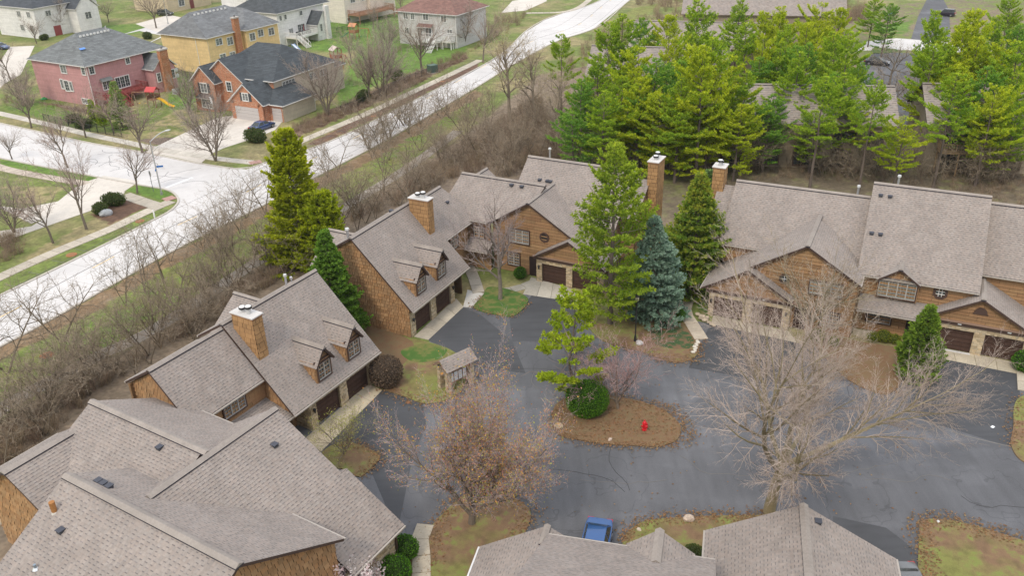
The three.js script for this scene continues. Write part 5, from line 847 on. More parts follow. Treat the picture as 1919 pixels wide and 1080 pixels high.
// grey house with red-brown roof
{
  const H = estate('detached_house', 'light grey house with red-brown hip roof and white deck stairs', [-10.8, 196.7], 60, 6, 8, [0.27, 0.15, 0.125], [0.62, 0.61, 0.6]);
  H.box4(0, 13, 0, 15.6, 7.35); hip(H, -0.5, 13.6, -0.6, 16.1, 7.3, 10.8, 6, 10.5, true);
  for (const [s, t, w] of [[2.4, 5.6, 1.4], [7.2, 5.7, 1.4], [12.8, 5.6, 1.2], [11, 5.6, 1.0]]) H.win('A', s, t, w, 1.3, 2); H.win('A', 1.0, 3.2, 1.3, 0.9, 2); H.win('A', 12.8, 2.3, 1.2, 1.4, 2); H.win('A', 6.6, 2.1, 1.6, 2, 2); H.win('A', 9.0, 2.1, 1.4, 1.8, 2);
  { const m = new MB(), b0 = 6.0, b1 = 10.0; m.quad(H.L(-1.1, b1, 4.3), H.L(-1.1, b0, 4.3), H.L(0, b0, 4.9), H.L(0, b1, 4.9), [0.22, 0.13, 0.11]); m.bar(H.L(-1.05, b0, 4.25), H.L(-1.05, b1, 4.25), 0.12, 0.1, [0.7, 0.68, 0.66]); mesh('porch_roof', m, M.grain, H.g); }
  deck(H, -3.4, -0.05, 3.0, 10.0, 1.8, [0.78, 0.77, 0.75], { stair: [-3.4, 4.0, -6.6, 3.4, 1.4] }); deck(H, -2.0, -0.05, 0.2, 2.6, 1.8, [0.75, 0.74, 0.72]);
  H.rod('downpipe', [[-0.06, -0.06, 7.2], [-0.06, -0.06, 0.2]], 0.07, [0.78, 0.77, 0.76]);
  H.finish();
}
// cream house with timber deck
{
  const H = estate('detached_house', 'cream house at the top edge with a reddish timber deck', [-41.0, 231.2], 54, 6, 6, [0.26, 0.12, 0.1], [0.86, 0.8, 0.7]);
  H.box4(0, 19, 0, 12, 7.6); hip(H, -0.5, 19.5, -0.5, 12.5, 7.6, 10.6, 5, 14, false);
  for (const [s, t, w, h] of [[2.2, 4.9, 1.6, 1.7], [6.3, 4.9, 1.2, 1.9], [8.6, 5, 1.0, 1.7], [11.5, 5, 2.4, 1.9], [15, 5, 2.4, 1.8], [0.4, 0.6, 1.2, 0.8]]) H.win('B', s, t, w, h, w > 1.5 ? 2 : 1);
  { const m = new MB(); m.quad(H.L(7.8, -1.4, 6.4), H.L(14, -1.4, 6.4), H.L(13.4, 0, 7.3), H.L(8.4, 0, 7.3), [0.3, 0.13, 0.11]); const p = H.L(8.2, 0, 0), q = H.L(13.6, -1.2, 6.4); m.box(p.x, 2.4, Math.min(p.z, q.z), q.x, 6.38, Math.max(p.z, q.z), [0.8, 0.72, 0.62]); mesh('bay', m, M.grain, H.g); }
  deck(H, 0.8, 14, -4.2, -0.05, 2.3, [0.36, 0.19, 0.12], { stair: [12.8, -4.2, 15.5, -5.6, 1.2] });
  H.finish();
}
// white house top left, with dark roof and white gables
{
  const H = estate('detached_house', 'white house with near-black roof and two white front gables at the left edge', [-116, 222], 60, 5, 8, [0.08, 0.09, 0.105], [0.9, 0.89, 0.88]);
  H.box4(0, 18, 0, 16, 7.4); hip(H, -0.5, 18.5, -0.5, 16.5, 7.4, 10.8, 6, 13, false);
  gabledB(H, 8.6, 15.6, -4, 6, 6.0, 9.4); H.wall(9, -3.7, 15.2, -3.7, [[0, 0], [6.2, 0], [6.2, 5.9], [3.1, 8.8], [0, 5.9]], H.lap, 0.2, H.wc); H.wall(9, 0, 9, -3.7, 5.9, H.lap, 0.2, H.wc);
  for (const [s, t, w, h] of [[1.5, 5, 1.4, 1.4], [5.4, 5, 1.4, 1.4], [1.5, 1.6, 1.4, 1.5], [5.4, 1.6, 1.4, 1.5]]) H.win('A', s, t, w, h, 2); H.win('B', 11.2, 3.2, 1.7, 1.7, 2, { b: -3.7, a: 9 }); H.win('B', 3, 5, 1.4, 1.3, 2);
  { const m = new MB(), F = H.F2(0, 0, 9, 0); H.slab(m, F, 4.2, 0, 6.2, 2.4, 0.02, 0.1, [0.3, 0.06, 0.06]); mesh('front_door', m, M.paint, H.g); }
  H.finish();
}
// house with pale walls behind the yellow house
{
  const H = estate('detached_house', 'buff house at the top edge with an arched dark entrance behind the pink house', [-95.5, 256], 60, 5, 8, [0.2, 0.18, 0.17], [0.72, 0.6, 0.42]);
  H.box4(0, 16, 0, 14, 7.2); hip(H, -0.5, 16.5, -0.5, 14.5, 7.2, 10.4, 5, 11, false); for (const [s, t, w] of [[2, 4.8, 2.2], [7.5, 4.6, 1.6], [11.5, 4.8, 2]]) H.win('B', s, t, w, 1.7, 2); H.win('B', 4, 1.2, 2, 1.8, 2);
  { const m = new MB(), F = H.F2(0, 0, 16, 0); H.slab(m, F, 8.0, 0, 9.4, 2.4, 0.02, 0.12, [0.2, 0.05, 0.05]); mesh('front_door', m, M.paint, H.g); }
  H.finish();
}
// garage corner at the left edge, and the grey roofed house below it
{
  const H = estate('garage', 'brown-roofed brick garage cut off by the left edge near the white house', [-122.5, 199], 60, 3, 3, [0.3, 0.17, 0.12], [0.55, 0.4, 0.3], 'garage');
  H.box4(-6, 6, 0, 8, 3); hip(H, -6.5, 6.5, -0.5, 8.5, 3, 5.2, -2, 2, false); { const m = new MB(), F = H.F2(-6, 0, 6, 0); H.slab(m, F, 5.2, 0, 10.4, 2.3, 0.03, 0.08, [0.75, 0.74, 0.74]); mesh('garage_door', m, M.paint, H.g); } H.finish();
}
{
  const H = estate('detached_house', 'grey-roofed house cut off by the left edge beside bare street trees', [-66.5, 95.5], 58, -6, 3, [0.2, 0.2, 0.215], [0.5, 0.44, 0.38]);
  H.box4(-14, 0, 0, 9, 5); hip(H, -14.5, 0.4, -0.4, 9.5, 5, 7.6, -10, -4, false); H.win('B', -4, 2.6, 1.5, 1.4, 2, { a: -14 }); H.win('B', -9, 2.6, 1.5, 1.4, 2, { a: -14 });
  H.finish();
}
{
  const H = estate('detached_house', 'white house with a dark roof at the top edge, mostly cut off', [-72, 252], 58, 5, 5, [0.08, 0.09, 0.1], [0.84, 0.83, 0.8]);
  H.box4(0, 14, 0, 10, 7.2); hip(H, -0.5, 14.5, -0.5, 10.5, 7.2, 10.4, 4, 10, false); H.win('B', 3, 4.8, 1.4, 1.4, 2); H.win('B', 8, 4.8, 1.4, 1.4, 2); H.finish();
}
// grey-brown townhouses in the wood beyond the court
const woodWall = [0.36, 0.3, 0.22], woodRoof = [0.34, 0.295, 0.265];
function woodHouse(label, o, ang, len, dep, e, h, wins) {
  const H = estate('townhouse', label, o, ang, len / 2, dep / 2, woodRoof, woodWall, 'townhouse'); H.sh = Object.assign({}, shingleOpt, { course: 0.4, w0: 0.3, w1: 0.6 }); H.trimCol = [0.1, 0.07, 0.055]; H.gutCol = [0.2, 0.16, 0.13];
  H.box4(0, len, 0, dep, e); gabledA(H, -0.5, dep + 0.5, -0.5, len + 0.5, e, h); H.wall(0, dep, 0, 0, [[0, e], [dep, e], [dep / 2, h - 0.3]], H.lap, 0.2, H.wc); H.wall(len, 0, len, dep, [[0, e], [dep, e], [dep / 2, h - 0.3]], H.lap, 0.2, H.wc); H.ridge([-0.5, dep / 2, h], [len + 0.5, dep / 2, h], 0.6);
  for (const [s, t, w, hh, n] of wins) H.win('B', s, t, w, hh, n, { trim: [0.1, 0.06, 0.05], sash: [0.12, 0.08, 0.06] });
  return H;
}
{
  const H = woodHouse('brown townhouse deep in the pines, tall dark patio windows facing the court', [28.5, 114.5], -10, 23, 11, 6.2, 10, [[1.2, 0.4, 2.6, 2.2, 3], [5.6, 0.4, 3, 2.3, 3], [1.5, 3.5, 2, 1.7, 2], [6, 3.5, 2.6, 1.7, 2], [10.6, 0.4, 3.2, 2.3, 3], [11, 3.5, 2.4, 1.7, 2], [15.6, 0.4, 2.4, 2.3, 2], [15.4, 3.5, 2.8, 1.7, 3], [19.6, 0.4, 2.4, 2.2, 2], [19.8, 3.5, 2, 1.7, 2]]);
  H.finish();
}
{
  const H = woodHouse('brown townhouse behind the pines at the right edge, with a timber balcony', [55.5, 110], -11, 26, 11, 6.4, 10.4, [[2, 3.6, 3, 1.9, 3], [8, 3.6, 2.6, 1.8, 2], [14, 3.6, 2.4, 1.8, 2], [2, 0.4, 2.6, 2.1, 2], [9, 0.4, 3, 2, 2], [16, 0.4, 3, 2, 2]]);
  deck(H, 1.4, 6, -2, -0.05, 3.3, [0.45, 0.3, 0.17], { name: 'balcony' }); H.finish();
}
woodHouse('brown townhouse half seen through the pines beyond the bare sycamore', [13.5, 143], -16, 22, 12, 5.8, 9.8, [[2, 3.4, 2, 1.5, 2], [8, 3.4, 2, 1.5, 2], [15, 3.4, 2, 1.5, 2]]).finish();
{
  const H = woodHouse('brown townhouse with a white chimney above the pine tops', [40, 199], -14, 34, 12, 5.8, 9.6, [[3, 3, 2, 1.6, 2], [10, 3, 2, 1.6, 2]]); { const m = new MB(), p = H.L(18, 7, 8), q = H.L(19.8, 5.8, 11.6); m.box(p.x, 8, p.z, q.x, 11.6, q.z, [0.72, 0.68, 0.62]); m.cyl((p.x + q.x) / 2, 11.6, (p.z + q.z) / 2, 0.25, 0.25, 0.6, 8, [0.2, 0.2, 0.2]); mesh('chimney', m, M.grain, H.g); } H.finish();
}
woodHouse('brown townhouse roof at the right edge above the pines', [92, 150], -14, 26, 12, 5.6, 9.4, [[3, 3, 2, 1.6, 2]]).finish();
woodHouse('brown townhouse across the car park, roof between two pines', [24, 168], -16, 26, 12, 5.6, 9.2, [[3, 3, 2, 1.6, 2]]).finish();
// ------------------------------------------------------------------ trees and plants
const UP = V(0, 1, 0);
function perp(d) { const s = Math.abs(d.y) > 0.9 ? V(1, 0, 0) : V(0, 1, 0); return s.cross(d).normalize(); }
function turnFrom(d, az, ang) { const u = perp(d), v = d.clone().cross(u); return d.clone().multiplyScalar(Math.cos(ang)).addScaledVector(u, Math.sin(ang) * Math.cos(az)).addScaledVector(v, Math.sin(ang) * Math.sin(az)).normalize(); }
// branching skeleton of a leafless tree; o.n children per level, o.len length ratios, o.ang angles, o.trop upward pull per level
function bareTree(seed, o) {
  const r = rng(seed), wood = new MB(), twig = new MB(), bud = new MB(), maxL = o.n.length, ends = [];
  const bark = o.bark || [0.2, 0.165, 0.13], tc = o.twig || [0.3, 0.25, 0.23];
  function grow(p, d, len, rad, lvl) {
    const segs = lvl === 0 ? 6 : lvl === 1 ? 6 : lvl === 2 ? 4 : lvl < maxL ? 3 : 2, pts = [p.clone()], rads = [rad]; let q = p.clone(), dd = d.clone();
    const wob = (o.wob || 0.18) * (lvl === 0 ? 0.4 : 1);
    for (let i = 0; i < segs; i++) {
      dd.add(V(rr(r, -wob, wob), rr(r, -wob, wob) + (o.trop[lvl] || 0) / segs, rr(r, -wob, wob))).normalize();
      q = q.clone().addScaledVector(dd, len / segs); pts.push(q); rads.push(rad * (1 - (i + 1) / segs * (lvl === 0 ? (o.tip || 0.5) : 0.72)));
    }
    const out = lvl <= 1 ? wood : lvl === 2 && rad > 0.03 ? wood : twig, c = out === wood ? mulc(bark, rr(r, 0.8, 1.2)) : mulc(mixc(bark, tc, Math.min(1, (lvl - 1) / 2)), rr(r, 0.7, 1.3));
    out.tube(pts, rads, lvl === 0 ? 9 : lvl === 1 ? 6 : lvl === 2 ? 4 : 3, c);
    if (lvl >= maxL) { ends.push(q); return; }
    const n = Math.round(o.n[lvl] * rr(r, 0.8, 1.2)), a0 = r() * 6.28, t0 = o.t0 && o.t0[lvl] !== undefined ? o.t0[lvl] : 0.28;
    for (let i = 0; i < n; i++) {
      const t = t0 + (1 - t0) * (i + r() * 0.9) / n, f = t * segs, k = Math.min(segs - 1, Math.floor(f)), pp = pts[k].clone().lerp(pts[k + 1], f - k), dir = pts[k + 1].clone().sub(pts[k]).normalize();
      const az = a0 + i * 2.4 + rr(r, -0.5, 0.5), ang = o.ang[lvl] * rr(r, 0.7, 1.3), L = (lvl === 0 ? o.limb : len * o.len[lvl]) * rr(r, 0.7, 1.15) * (lvl === 0 ? 1 - (o.taper || 0) * t : 1 - 0.35 * t);
      const rad2 = Math.max(o.min, Math.min(rads[k] * (lvl === 0 ? 0.62 : 0.6), L * 0.03 + 0.004));
      grow(pp, turnFrom(dir, az, ang), L, rad2, lvl + 1);
    }
    grow(q, dd, lvl ? len * 0.5 : o.limb * (o.lead || 0.45), rads[segs] * 0.9, Math.min(maxL, lvl + 1));
  }
  const stems = o.stems || 1; for (let i = 0; i < stems; i++) { const az = i / stems * 6.28 + r(), lean = stems > 1 ? o.lean || 0.3 : rr(r, 0, 0.06); grow(V(0, -0.15, 0), V(Math.cos(az) * lean, 1, Math.sin(az) * lean).normalize(), o.trunk * (stems > 1 ? rr(r, 0.75, 1.1) : 1), o.r * (stems > 1 ? 0.7 : 1), 0); }
  if (o.bud) for (const e of ends) for (let k = 0; k < o.bud.n; k++) {
    if (r() > (o.bud.p || 1)) continue; const s = rr(r, 0.5, 1) * o.bud.s, c = e.clone().add(V(rr(r, -1, 1), rr(r, -1, 1), rr(r, -1, 1)).multiplyScalar(o.bud.j || 0.15)), a = V(rr(r, -1, 1), rr(r, -1, 1), rr(r, -1, 1)).normalize().multiplyScalar(s), b = V(rr(r, -1, 1), rr(r, -1, 1), rr(r, -1, 1)).normalize().multiplyScalar(s * 0.7);
    const col = mulc(o.bud.c[Math.floor(r() * o.bud.c.length)], rr(r, 0.75, 1.25)); bud.quad(c.clone().sub(a), c.clone().sub(b), c.clone().add(a), c.clone().add(b), col);
  }
  return { wood: wood.geo(), twig: twig.geo(), bud: o.bud ? bud.geo() : null };
}
function makeBare(name, geo, label, cat, p, group, turn = 0, sc = 1, sy = sc) {
  const t = thing(name, label, cat, p, turn, group); t.scale.set(sc, sy, sc);
  mesh('trunk', geo.wood, M.bark, t); const c = mesh('crown', geo.twig, M.twig, t); if (geo.bud) mesh('buds', geo.bud, M.leaf, c); return t;
}
// conifers: whorled limbs carrying needle tufts
function conifer(seed, o) {
  const r = rng(seed), wood = new MB(), leaf = new MB(), h = o.h, bark = o.bark || [0.17, 0.135, 0.115];
  const tp = [], tr = []; let lx = 0, lz = 0; for (let i = 0; i <= 8; i++) { tp.push(V(lx, h * i / 8 - (i ? 0 : 0.15), lz)); tr.push(Math.max(0.03, o.r * (1 - i / 8 * 0.93))); lx += rr(r, -0.12, 0.12) * (o.bend || 1); lz += rr(r, -0.12, 0.12) * (o.bend || 1); }
  wood.tube(tp, tr, 8, bark, true);
  const at = y => { const f = Math.min(7.999, y / h * 8), k = Math.floor(f); return tp[k].clone().lerp(tp[k + 1], f - k); };
  function tuft(p, d, L, w, col) {
    const n = o.blades || 7; for (let i = 0; i < n; i++) { const dir = turnFrom(d, i / n * 6.28 + r() * 0.6, (o.flare || 0.85) * rr(r, 0.3, 1.1)), e = p.clone().addScaledVector(dir, L * rr(r, 0.7, 1.15)), s = perp(dir).applyAxisAngle(dir, r() * 3.14).multiplyScalar(w), m = p.clone().lerp(e, 0.35), c = mulc(col, rr(r, 0.7, 1.35)); leaf.tri(p.clone().addScaledVector(s, -0.4), m.add(s), e, c); leaf.tri(p, e, p.clone().lerp(e, 0.5).addScaledVector(s, -1), c); }
  }
  let y = h * o.base, wi = 0; const irr = o.irr === undefined ? 0.32 : o.irr, lob = [r() * 6.28, r() * 6.28, r() * 6.28];
  while (y < h * 0.985) {
    const t = (y - h * o.base) / (h * (1 - o.base)), prof = o.prof(t), nb = Math.max(3, Math.round((o.per || 5) * (t > 0.85 ? 0.8 : 1)));
    for (let b = 0; b < nb; b++) {
      if (r() < (o.gaps || 0)) continue;
      const bare = o.dead && r() < o.dead * (1 - t);
      const az = wi * 1.1 + b / nb * 6.283 + rr(r, -0.35, 0.35), L = o.w * prof * rr(r, 0.75 - irr, 1.1 + irr * 0.3) * (1 + irr * Math.cos(az + lob[0] + t * 3) * 0.6 + irr * 0.6 * Math.sin(2 * az + lob[1] - t * 5)) + 0.15; if (L < 0.2) continue;
      const el = o.el0 + (o.el1 - o.el0) * t + rr(r, -0.12, 0.12), p0 = at(y), pts = [p0], segs = 4; let d = V(Math.cos(az) * Math.cos(el), Math.sin(el), Math.sin(az) * Math.cos(el)), q = p0.clone();
      for (let i = 0; i < segs; i++) { d = d.clone().add(V(rr(r, -0.09, 0.09), (o.curl || 0.1) * (i - 0.6), rr(r, -0.09, 0.09))).normalize(); q = q.clone().addScaledVector(d, L / segs); pts.push(q); }
      const rb = Math.max(0.012, L * 0.012 * (o.limb || 1)); wood.tube(pts, pts.map((_, i) => rb * (1 - 0.75 * i / segs)), 3, mulc(bark, rr(r, 0.8, 1.2)));
      const tone = mixc(o.c0, o.c1, r()), pos = f => { const g = Math.min(segs - 0.001, f * segs), k = Math.floor(g); return [pts[k].clone().lerp(pts[k + 1], g - k), pts[k + 1].clone().sub(pts[k]).normalize()]; };
      if (bare) { for (let k = 1; k <= 4; k++) { const [bp, bd] = pos(k / 4.2), be = bp.clone().addScaledVector(turnFrom(bd, r() * 6.28, 0.8), L * 0.25); wood.tube([bp, be], [0.02, 0.008], 3, mulc(bark, 1.5)); } continue; }
      const ns = Math.max(2, Math.round(L / o.step));
      for (let i = 0; i < ns; i++) {
        const f = (o.in0 || 0.3) + (1 - (o.in0 || 0.3)) * (i + r()) / ns, [sp, sd] = pos(f), sl = (o.side * L * (1 - 0.6 * f) + 0.2) * rr(r, 0.6, 1.2);
        for (const sg of [1, -1]) {
          const sdir = sd.clone().applyAxisAngle(UP, sg * rr(r, 0.6, 1.1)); sdir.y += o.droop || 0; sdir.normalize(); const m = Math.max(1, Math.round(sl / o.gap));
          for (let k = 1; k <= m; k++) tuft(sp.clone().addScaledVector(sdir, sl * k / m), sdir.clone().add(V(0, o.lift || 0.35, 0)).normalize(), o.tl, o.tw, k === m ? mixc(tone, o.c2, 0.55 * r()) : tone);
        }
      }
      tuft(q, d.clone().add(V(0, (o.lift || 0.35) * 0.7, 0)).normalize(), o.tl * 1.1, o.tw, mixc(tone, o.c2, 0.7 * r()));
    }
    y += o.whorl * (rr(r, 0.75, 1.25) + (r() < (o.skip || 0) ? 0.9 : 0)) * (1 - 0.45 * t); wi++;
  }
  tuft(tp[8], UP.clone(), o.tl * 1.2, o.tw, o.c2);
  return { wood: wood.geo(), leaf: leaf.geo() };
}
function makeConifer(name, geo, label, cat, p, group, turn = 0, sc = 1, sy = sc) { const t = thing(name, label, cat, p, turn, group); t.scale.set(sc, sy, sc); mesh('trunk', geo.wood, M.bark, t); mesh('crown', geo.leaf, M.leaf, t); return t; }
function bush(seed, rx, ry, rz, n, size, cols, core, rough = 0.12) {   // clipped evergreen: leaves over an uneven body
  const r = rng(seed), lf = new MB(), bd = new MB(), f = (a, b) => 1 + rough * (fbm(Math.cos(a) * 2 + 9 + seed, Math.sin(b) * 2 + Math.sin(a) * 2, 3) - 0.5) * 2;
  bd.sphere(V(0, ry * 0.95, 0), rx * 0.9, ry * 0.92, rz * 0.9, 18, 12, () => mulc(core, rr(r, 0.7, 1.2)), f);
  for (let i = 0; i < n; i++) {
    const a = r() * 6.2832, b = Math.asin(rr(r, -0.85, 1)), k = f(a, b) * rr(r, 0.9, 1.06), nn = V(Math.cos(a) * Math.cos(b), Math.sin(b), -Math.sin(a) * Math.cos(b)), c = V(nn.x * rx * k, ry * 0.95 + nn.y * ry * k, nn.z * rz * k);
    const d = turnFrom(nn, r() * 6.28, rr(r, 0.2, 1.2)), s = perp(d).applyAxisAngle(d, r() * 3.14).multiplyScalar(size * rr(r, 0.3, 0.55)), e = c.clone().addScaledVector(d, size * rr(r, 0.7, 1.4)), m = c.clone().lerp(e, 0.5), col = mulc(cols[Math.floor(r() * cols.length)], rr(r, 0.7, 1.3));
    lf.quad(c, m.clone().add(s), e, m.clone().sub(s), col);
  }
  return { body: bd.geo(), leaf: lf.geo() };
}
function makeBush(name, g, label, p, group, sc = 1, y = 0.08, cat = 'shrub') { const t = thing(name, label, cat, p, R0() * 6, group, y); t.scale.setScalar(sc); mesh('branches', g.body, M.leaf, t); mesh('foliage', g.leaf, M.leaf, t); return t; }

const PROF = { pine: t => Math.pow(1 - t, 0.75) * (0.62 + 0.75 * Math.min(1, t * 2.2)), cone: t => Math.pow(1 - t, 0.92) * (0.8 + 0.2 * Math.min(1, t * 5)), round: t => Math.sqrt(Math.max(0, 1 - Math.pow(t * 1.6 - 0.55, 2))) * (1 - t * 0.35), oval: t => Math.pow(1 - t, 0.6) * (0.7 + 0.5 * Math.min(1, t * 3)) };
const pineBase = { r: 0.24, base: 0.2, whorl: 0.85, per: 5, prof: PROF.pine, el0: 0.02, el1: 0.75, curl: 0.09, step: 0.44, side: 0.42, gap: 0.28, tl: 0.33, tw: 0.055, flare: 1.0, lift: 0.45, in0: 0.25, blades: 8, gaps: 0.2, dead: 0.22, skip: 0.16 };
const pineCols = [
  { c0: [0.230, 0.380, 0.025], c1: [0.345, 0.494, 0.03], c2: [0.529, 0.621, 0.05] },
  { c0: [0.368, 0.494, 0.02], c1: [0.506, 0.575, 0.025], c2: [0.620, 0.640, 0.05] },
  { c0: [0.138, 0.310, 0.04], c1: [0.207, 0.402, 0.045], c2: [0.391, 0.529, 0.06] },
];
const pines = [
  conifer(11, Object.assign({}, pineBase, { h: 17, w: 4.6 }, pineCols[0])), conifer(12, Object.assign({}, pineBase, { h: 16, w: 4.8, gaps: 0.3, base: 0.3 }, pineCols[1])),
  conifer(13, Object.assign({}, pineBase, { h: 15, w: 4.2, base: 0.2 }, pineCols[2])), conifer(14, Object.assign({}, pineBase, { h: 18, w: 4.2, gaps: 0.34, base: 0.42, per: 5 }, pineCols[0])),
  conifer(15, Object.assign({}, pineBase, { h: 15, w: 5.0, base: 0.14, gaps: 0.16 }, pineCols[1])),
];
const pineLabels = ['tall mid-green pine in the wood behind the court', 'airy yellow-green pine in the wood behind the court', 'deep green pine in the wood behind the court', 'thin-crowned pine with a bare lower trunk in the wood behind the court', 'dense lime-green pine in the wood behind the court'];
const pineSpots = [   // [x, forward] of the foot, kind, scale, scale of height
  [[8.68, 135.82], 3, 0.72, 0.78], [[17.76, 134.69], 0, 0.95, 1], [[19.31, 113.52], 2, 1, 1], [[11.52, 116.21], 2, 0.75, 0.62], [[15.47, 115.41], 0, 0.9, 0.72], [[18.47, 115.48], 2, 0.8, 0.6],
  [[22.01, 113.99], 2, 0.6, 0.5], [[26.32, 110.15], 3, 0.95, 1.0], [[35.05, 127.86], 3, 0.8, 0.92], [[36.85, 124.99], 1, 0.6, 0.95], [[31.26, 112.35], 0, 0.85, 0.78], [[35.68, 113.98], 2, 0.8, 0.66],
  [[42.49, 132.19], 0, 0.8, 0.9], [[41.02, 122.06], 2, 0.85, 0.95], [[51.77, 145.64], 1, 0.9, 1], [[45.85, 117.09], 3, 0.85, 0.95], [[43.75, 113.85], 2, 0.9, 0.82], [[77.32, 186.55], 0, 0.75, 0.6], [[76.35, 176.83], 2, 0.75, 0.7],
  [[59.29, 122.81], 3, 0.85, 1.02], [[74.59, 134.33], 0, 0.85, 0.9], [[61.18, 109.76], 2, 1, 0.92], [[79.59, 136.53], 2, 0.9, 0.9], [[65.36, 109.69], 0, 0.9, 0.75], [[58.72, 111.25], 1, 0.7, 0.55], [[38.73, 104.52], 3, 0.8, 0.8], [[44.36, 102.70], 3, 0.75, 0.78], [[48.67, 102.45], 1, 0.7, 0.6], [[53.83, 102.79], 3, 0.85, 0.82], [[59.59, 103.58], 1, 0.8, 0.8], [[65.88, 111.38], 3, 0.85, 0.9], [[46.90, 112.21], 1, 0.7, 0.5], [[40.46, 110.31], 0, 0.75, 0.5],
  [[15.54, 132.77], 3, 0.9, 0.9], [[18.03, 119.25], 1, 0.95, 0.95], [[9.80, 116.06], 2, 0.85, 0.8], [[24.07, 118.12], 2, 1, 0.9], [[29.26, 112.89], 1, 0.9, 0.95], [[35.61, 122.94], 2, 0.9, 0.85], [[46.91, 136.77], 4, 0.75, 0.95], [[39.00, 124.25], 0, 0.9, 0.85], [[46.94, 125.63], 0, 0.9, 0.9], [[60.53, 120.19], 0, 0.9, 0.9], [[64.99, 119.98], 1, 0.85, 0.95], [[67.27, 117.57], 1, 0.9, 0.95], [[90.80, 159.69], 0, 0.8, 0.85], [[19.85, 109.17], 4, 0.85, 0.75], [[21.86, 107.80], 0, 0.9, 0.8], [[33.28, 114.92], 2, 0.75, 0.55], [[14.36, 113.85], 4, 0.7, 0.5], [[61.18, 113.06], 4, 0.85, 0.8],
  [[27.85, 110.55], 1, 0.8, 0.62], [[24.54, 131.47], 1, 0.75, 0.92], [[13.10, 124.07], 0, 0.8, 0.8], [[25.03, 111.46], 4, 0.8, 0.8], [[39.70, 116.98], 2, 0.7, 0.55],
];
const frontPines = [[[8.62, 109.51], 2, 0.8, 0.62], [[12.41, 109.59], 0, 0.85, 0.7], [[17.18, 112.34], 4, 0.85, 0.85], [[18.80, 114.30], 2, 0.8, 0.55], [[22.26, 108.61], 4, 0.8, 0.7], [[29.63, 107.87], 4, 0.8, 0.68], [[34.34, 110.92], 2, 0.7, 0.6], [[39.58, 117.46], 0, 0.85, 0.85], [[44.07, 111.93], 0, 0.8, 0.75], [[49.27, 120.72], 2, 0.8, 0.8], [[56.74, 115.36], 3, 0.9, 0.85], [[60.11, 114.94], 4, 0.9, 0.85], [[61.49, 107.23], 4, 0.75, 0.7], [[63.33, 104.51], 0, 0.75, 0.62], [[60.44, 108.31], 2, 0.7, 0.6], [[46.99, 152.40], 1, 0.9, 0.9], [[44.13, 127.20], 2, 0.85, 0.9], [[41.05, 156.09], 0, 0.9, 0.9], [[27.89, 152.84], 4, 0.85, 0.9], [[23.05, 151.01], 2, 0.85, 0.9], [[43.87, 147.74], 4, 0.8, 0.95], [[56.93, 150.79], 4, 0.85, 0.95]];
pineSpots.push(...frontPines);
pineSpots.forEach(([p, k, s, sy], i) => makeConifer('pine_tree', pines[k], pineLabels[k], 'pine tree', p, pineLabels[k].split(' in ')[0] + 's behind the court', i * 1.9, s, sy));
makeConifer('pine_tree', pines[4], 'broad yellow-green pine standing just behind the gap between the two rows', 'pine tree', [24.57, 107.39], null, 0.6, 1.05, 1.17);
makeConifer('pine_tree', pines[0], 'large bushy pine with its top against the far road, tallest in the wood', 'pine tree', [29.62, 136.77], null, 2.6, 1.08, 1.08);
makeConifer('pine_tree', pines[4], 'broad yellow-green pine in front of the car park beside the frame edge', 'pine tree', [64.06, 122.89], null, 3.6, 1.05, 1.2);
// the conifers of the court
makeConifer('white_pine', conifer(21, Object.assign({}, pineBase, { h: 17.4, w: 4.6, base: 0.1, gaps: 0.12, whorl: 0.95, r: 0.28, per: 6, tl: 0.33 }, { irr: 0.16, skip: 0.05, dead: 0.15, c0: [0.25, 0.37, 0.03], c1: [0.33, 0.44, 0.03], c2: [0.45, 0.52, 0.05] })), 'tall open white pine beside the blue spruce, its tiers reaching over the garage', 'pine tree', [9.13, 70.66]);
makeConifer('blue_spruce', conifer(22, Object.assign({}, pineBase, { h: 10.4, w: 3.4, r: 0.2, base: 0.03, whorl: 0.42, per: 7, prof: PROF.cone, irr: 0.12, dead: 0, skip: 0, el0: -0.12, el1: 0.5, curl: 0.05, step: 0.36, side: 0.36, gap: 0.24, tl: 0.3, tw: 0.07, flare: 0.75, lift: 0.12, gaps: 0, c0: [0.21, 0.33, 0.24], c1: [0.27, 0.4, 0.3], c2: [0.39, 0.51, 0.41] })), 'blue-green spruce of dense conical shape behind the black lamp post', 'spruce', [13.20, 71.25]);
makeConifer('spruce_tree', conifer(23, Object.assign({}, pineBase, { h: 12.4, w: 4.1, r: 0.2, base: 0.03, whorl: 0.5, per: 7, prof: PROF.cone, irr: 0.12, dead: 0, skip: 0, el0: -0.1, el1: 0.6, curl: 0.06, step: 0.38, side: 0.36, gap: 0.26, tl: 0.34, tw: 0.07, flare: 0.8, lift: 0.15, gaps: 0.03, c0: [0.162, 0.295, 0.032], c1: [0.258, 0.372, 0.039], c2: [0.542, 0.488, 0.059] })), 'olive-green spruce standing between the two tall chimneys behind the blue one', 'spruce', [18.13, 76.65]);
makeConifer('spruce_tree', conifer(24, Object.assign({}, pineBase, { h: 10.6, w: 3.1, r: 0.15, base: 0.02, whorl: 0.36, per: 7, prof: PROF.cone, irr: 0.12, dead: 0, skip: 0, el0: -0.05, el1: 0.6, curl: 0.05, step: 0.33, side: 0.36, gap: 0.22, tl: 0.28, tw: 0.065, flare: 0.8, lift: 0.15, gaps: 0, c0: [0.12, 0.25, 0.03], c1: [0.17, 0.32, 0.035], c2: [0.26, 0.42, 0.05] })), 'bright green spruce at the shaked gable wall between the twin-dormered townhouses', 'spruce', [-16.3, 69.6]);
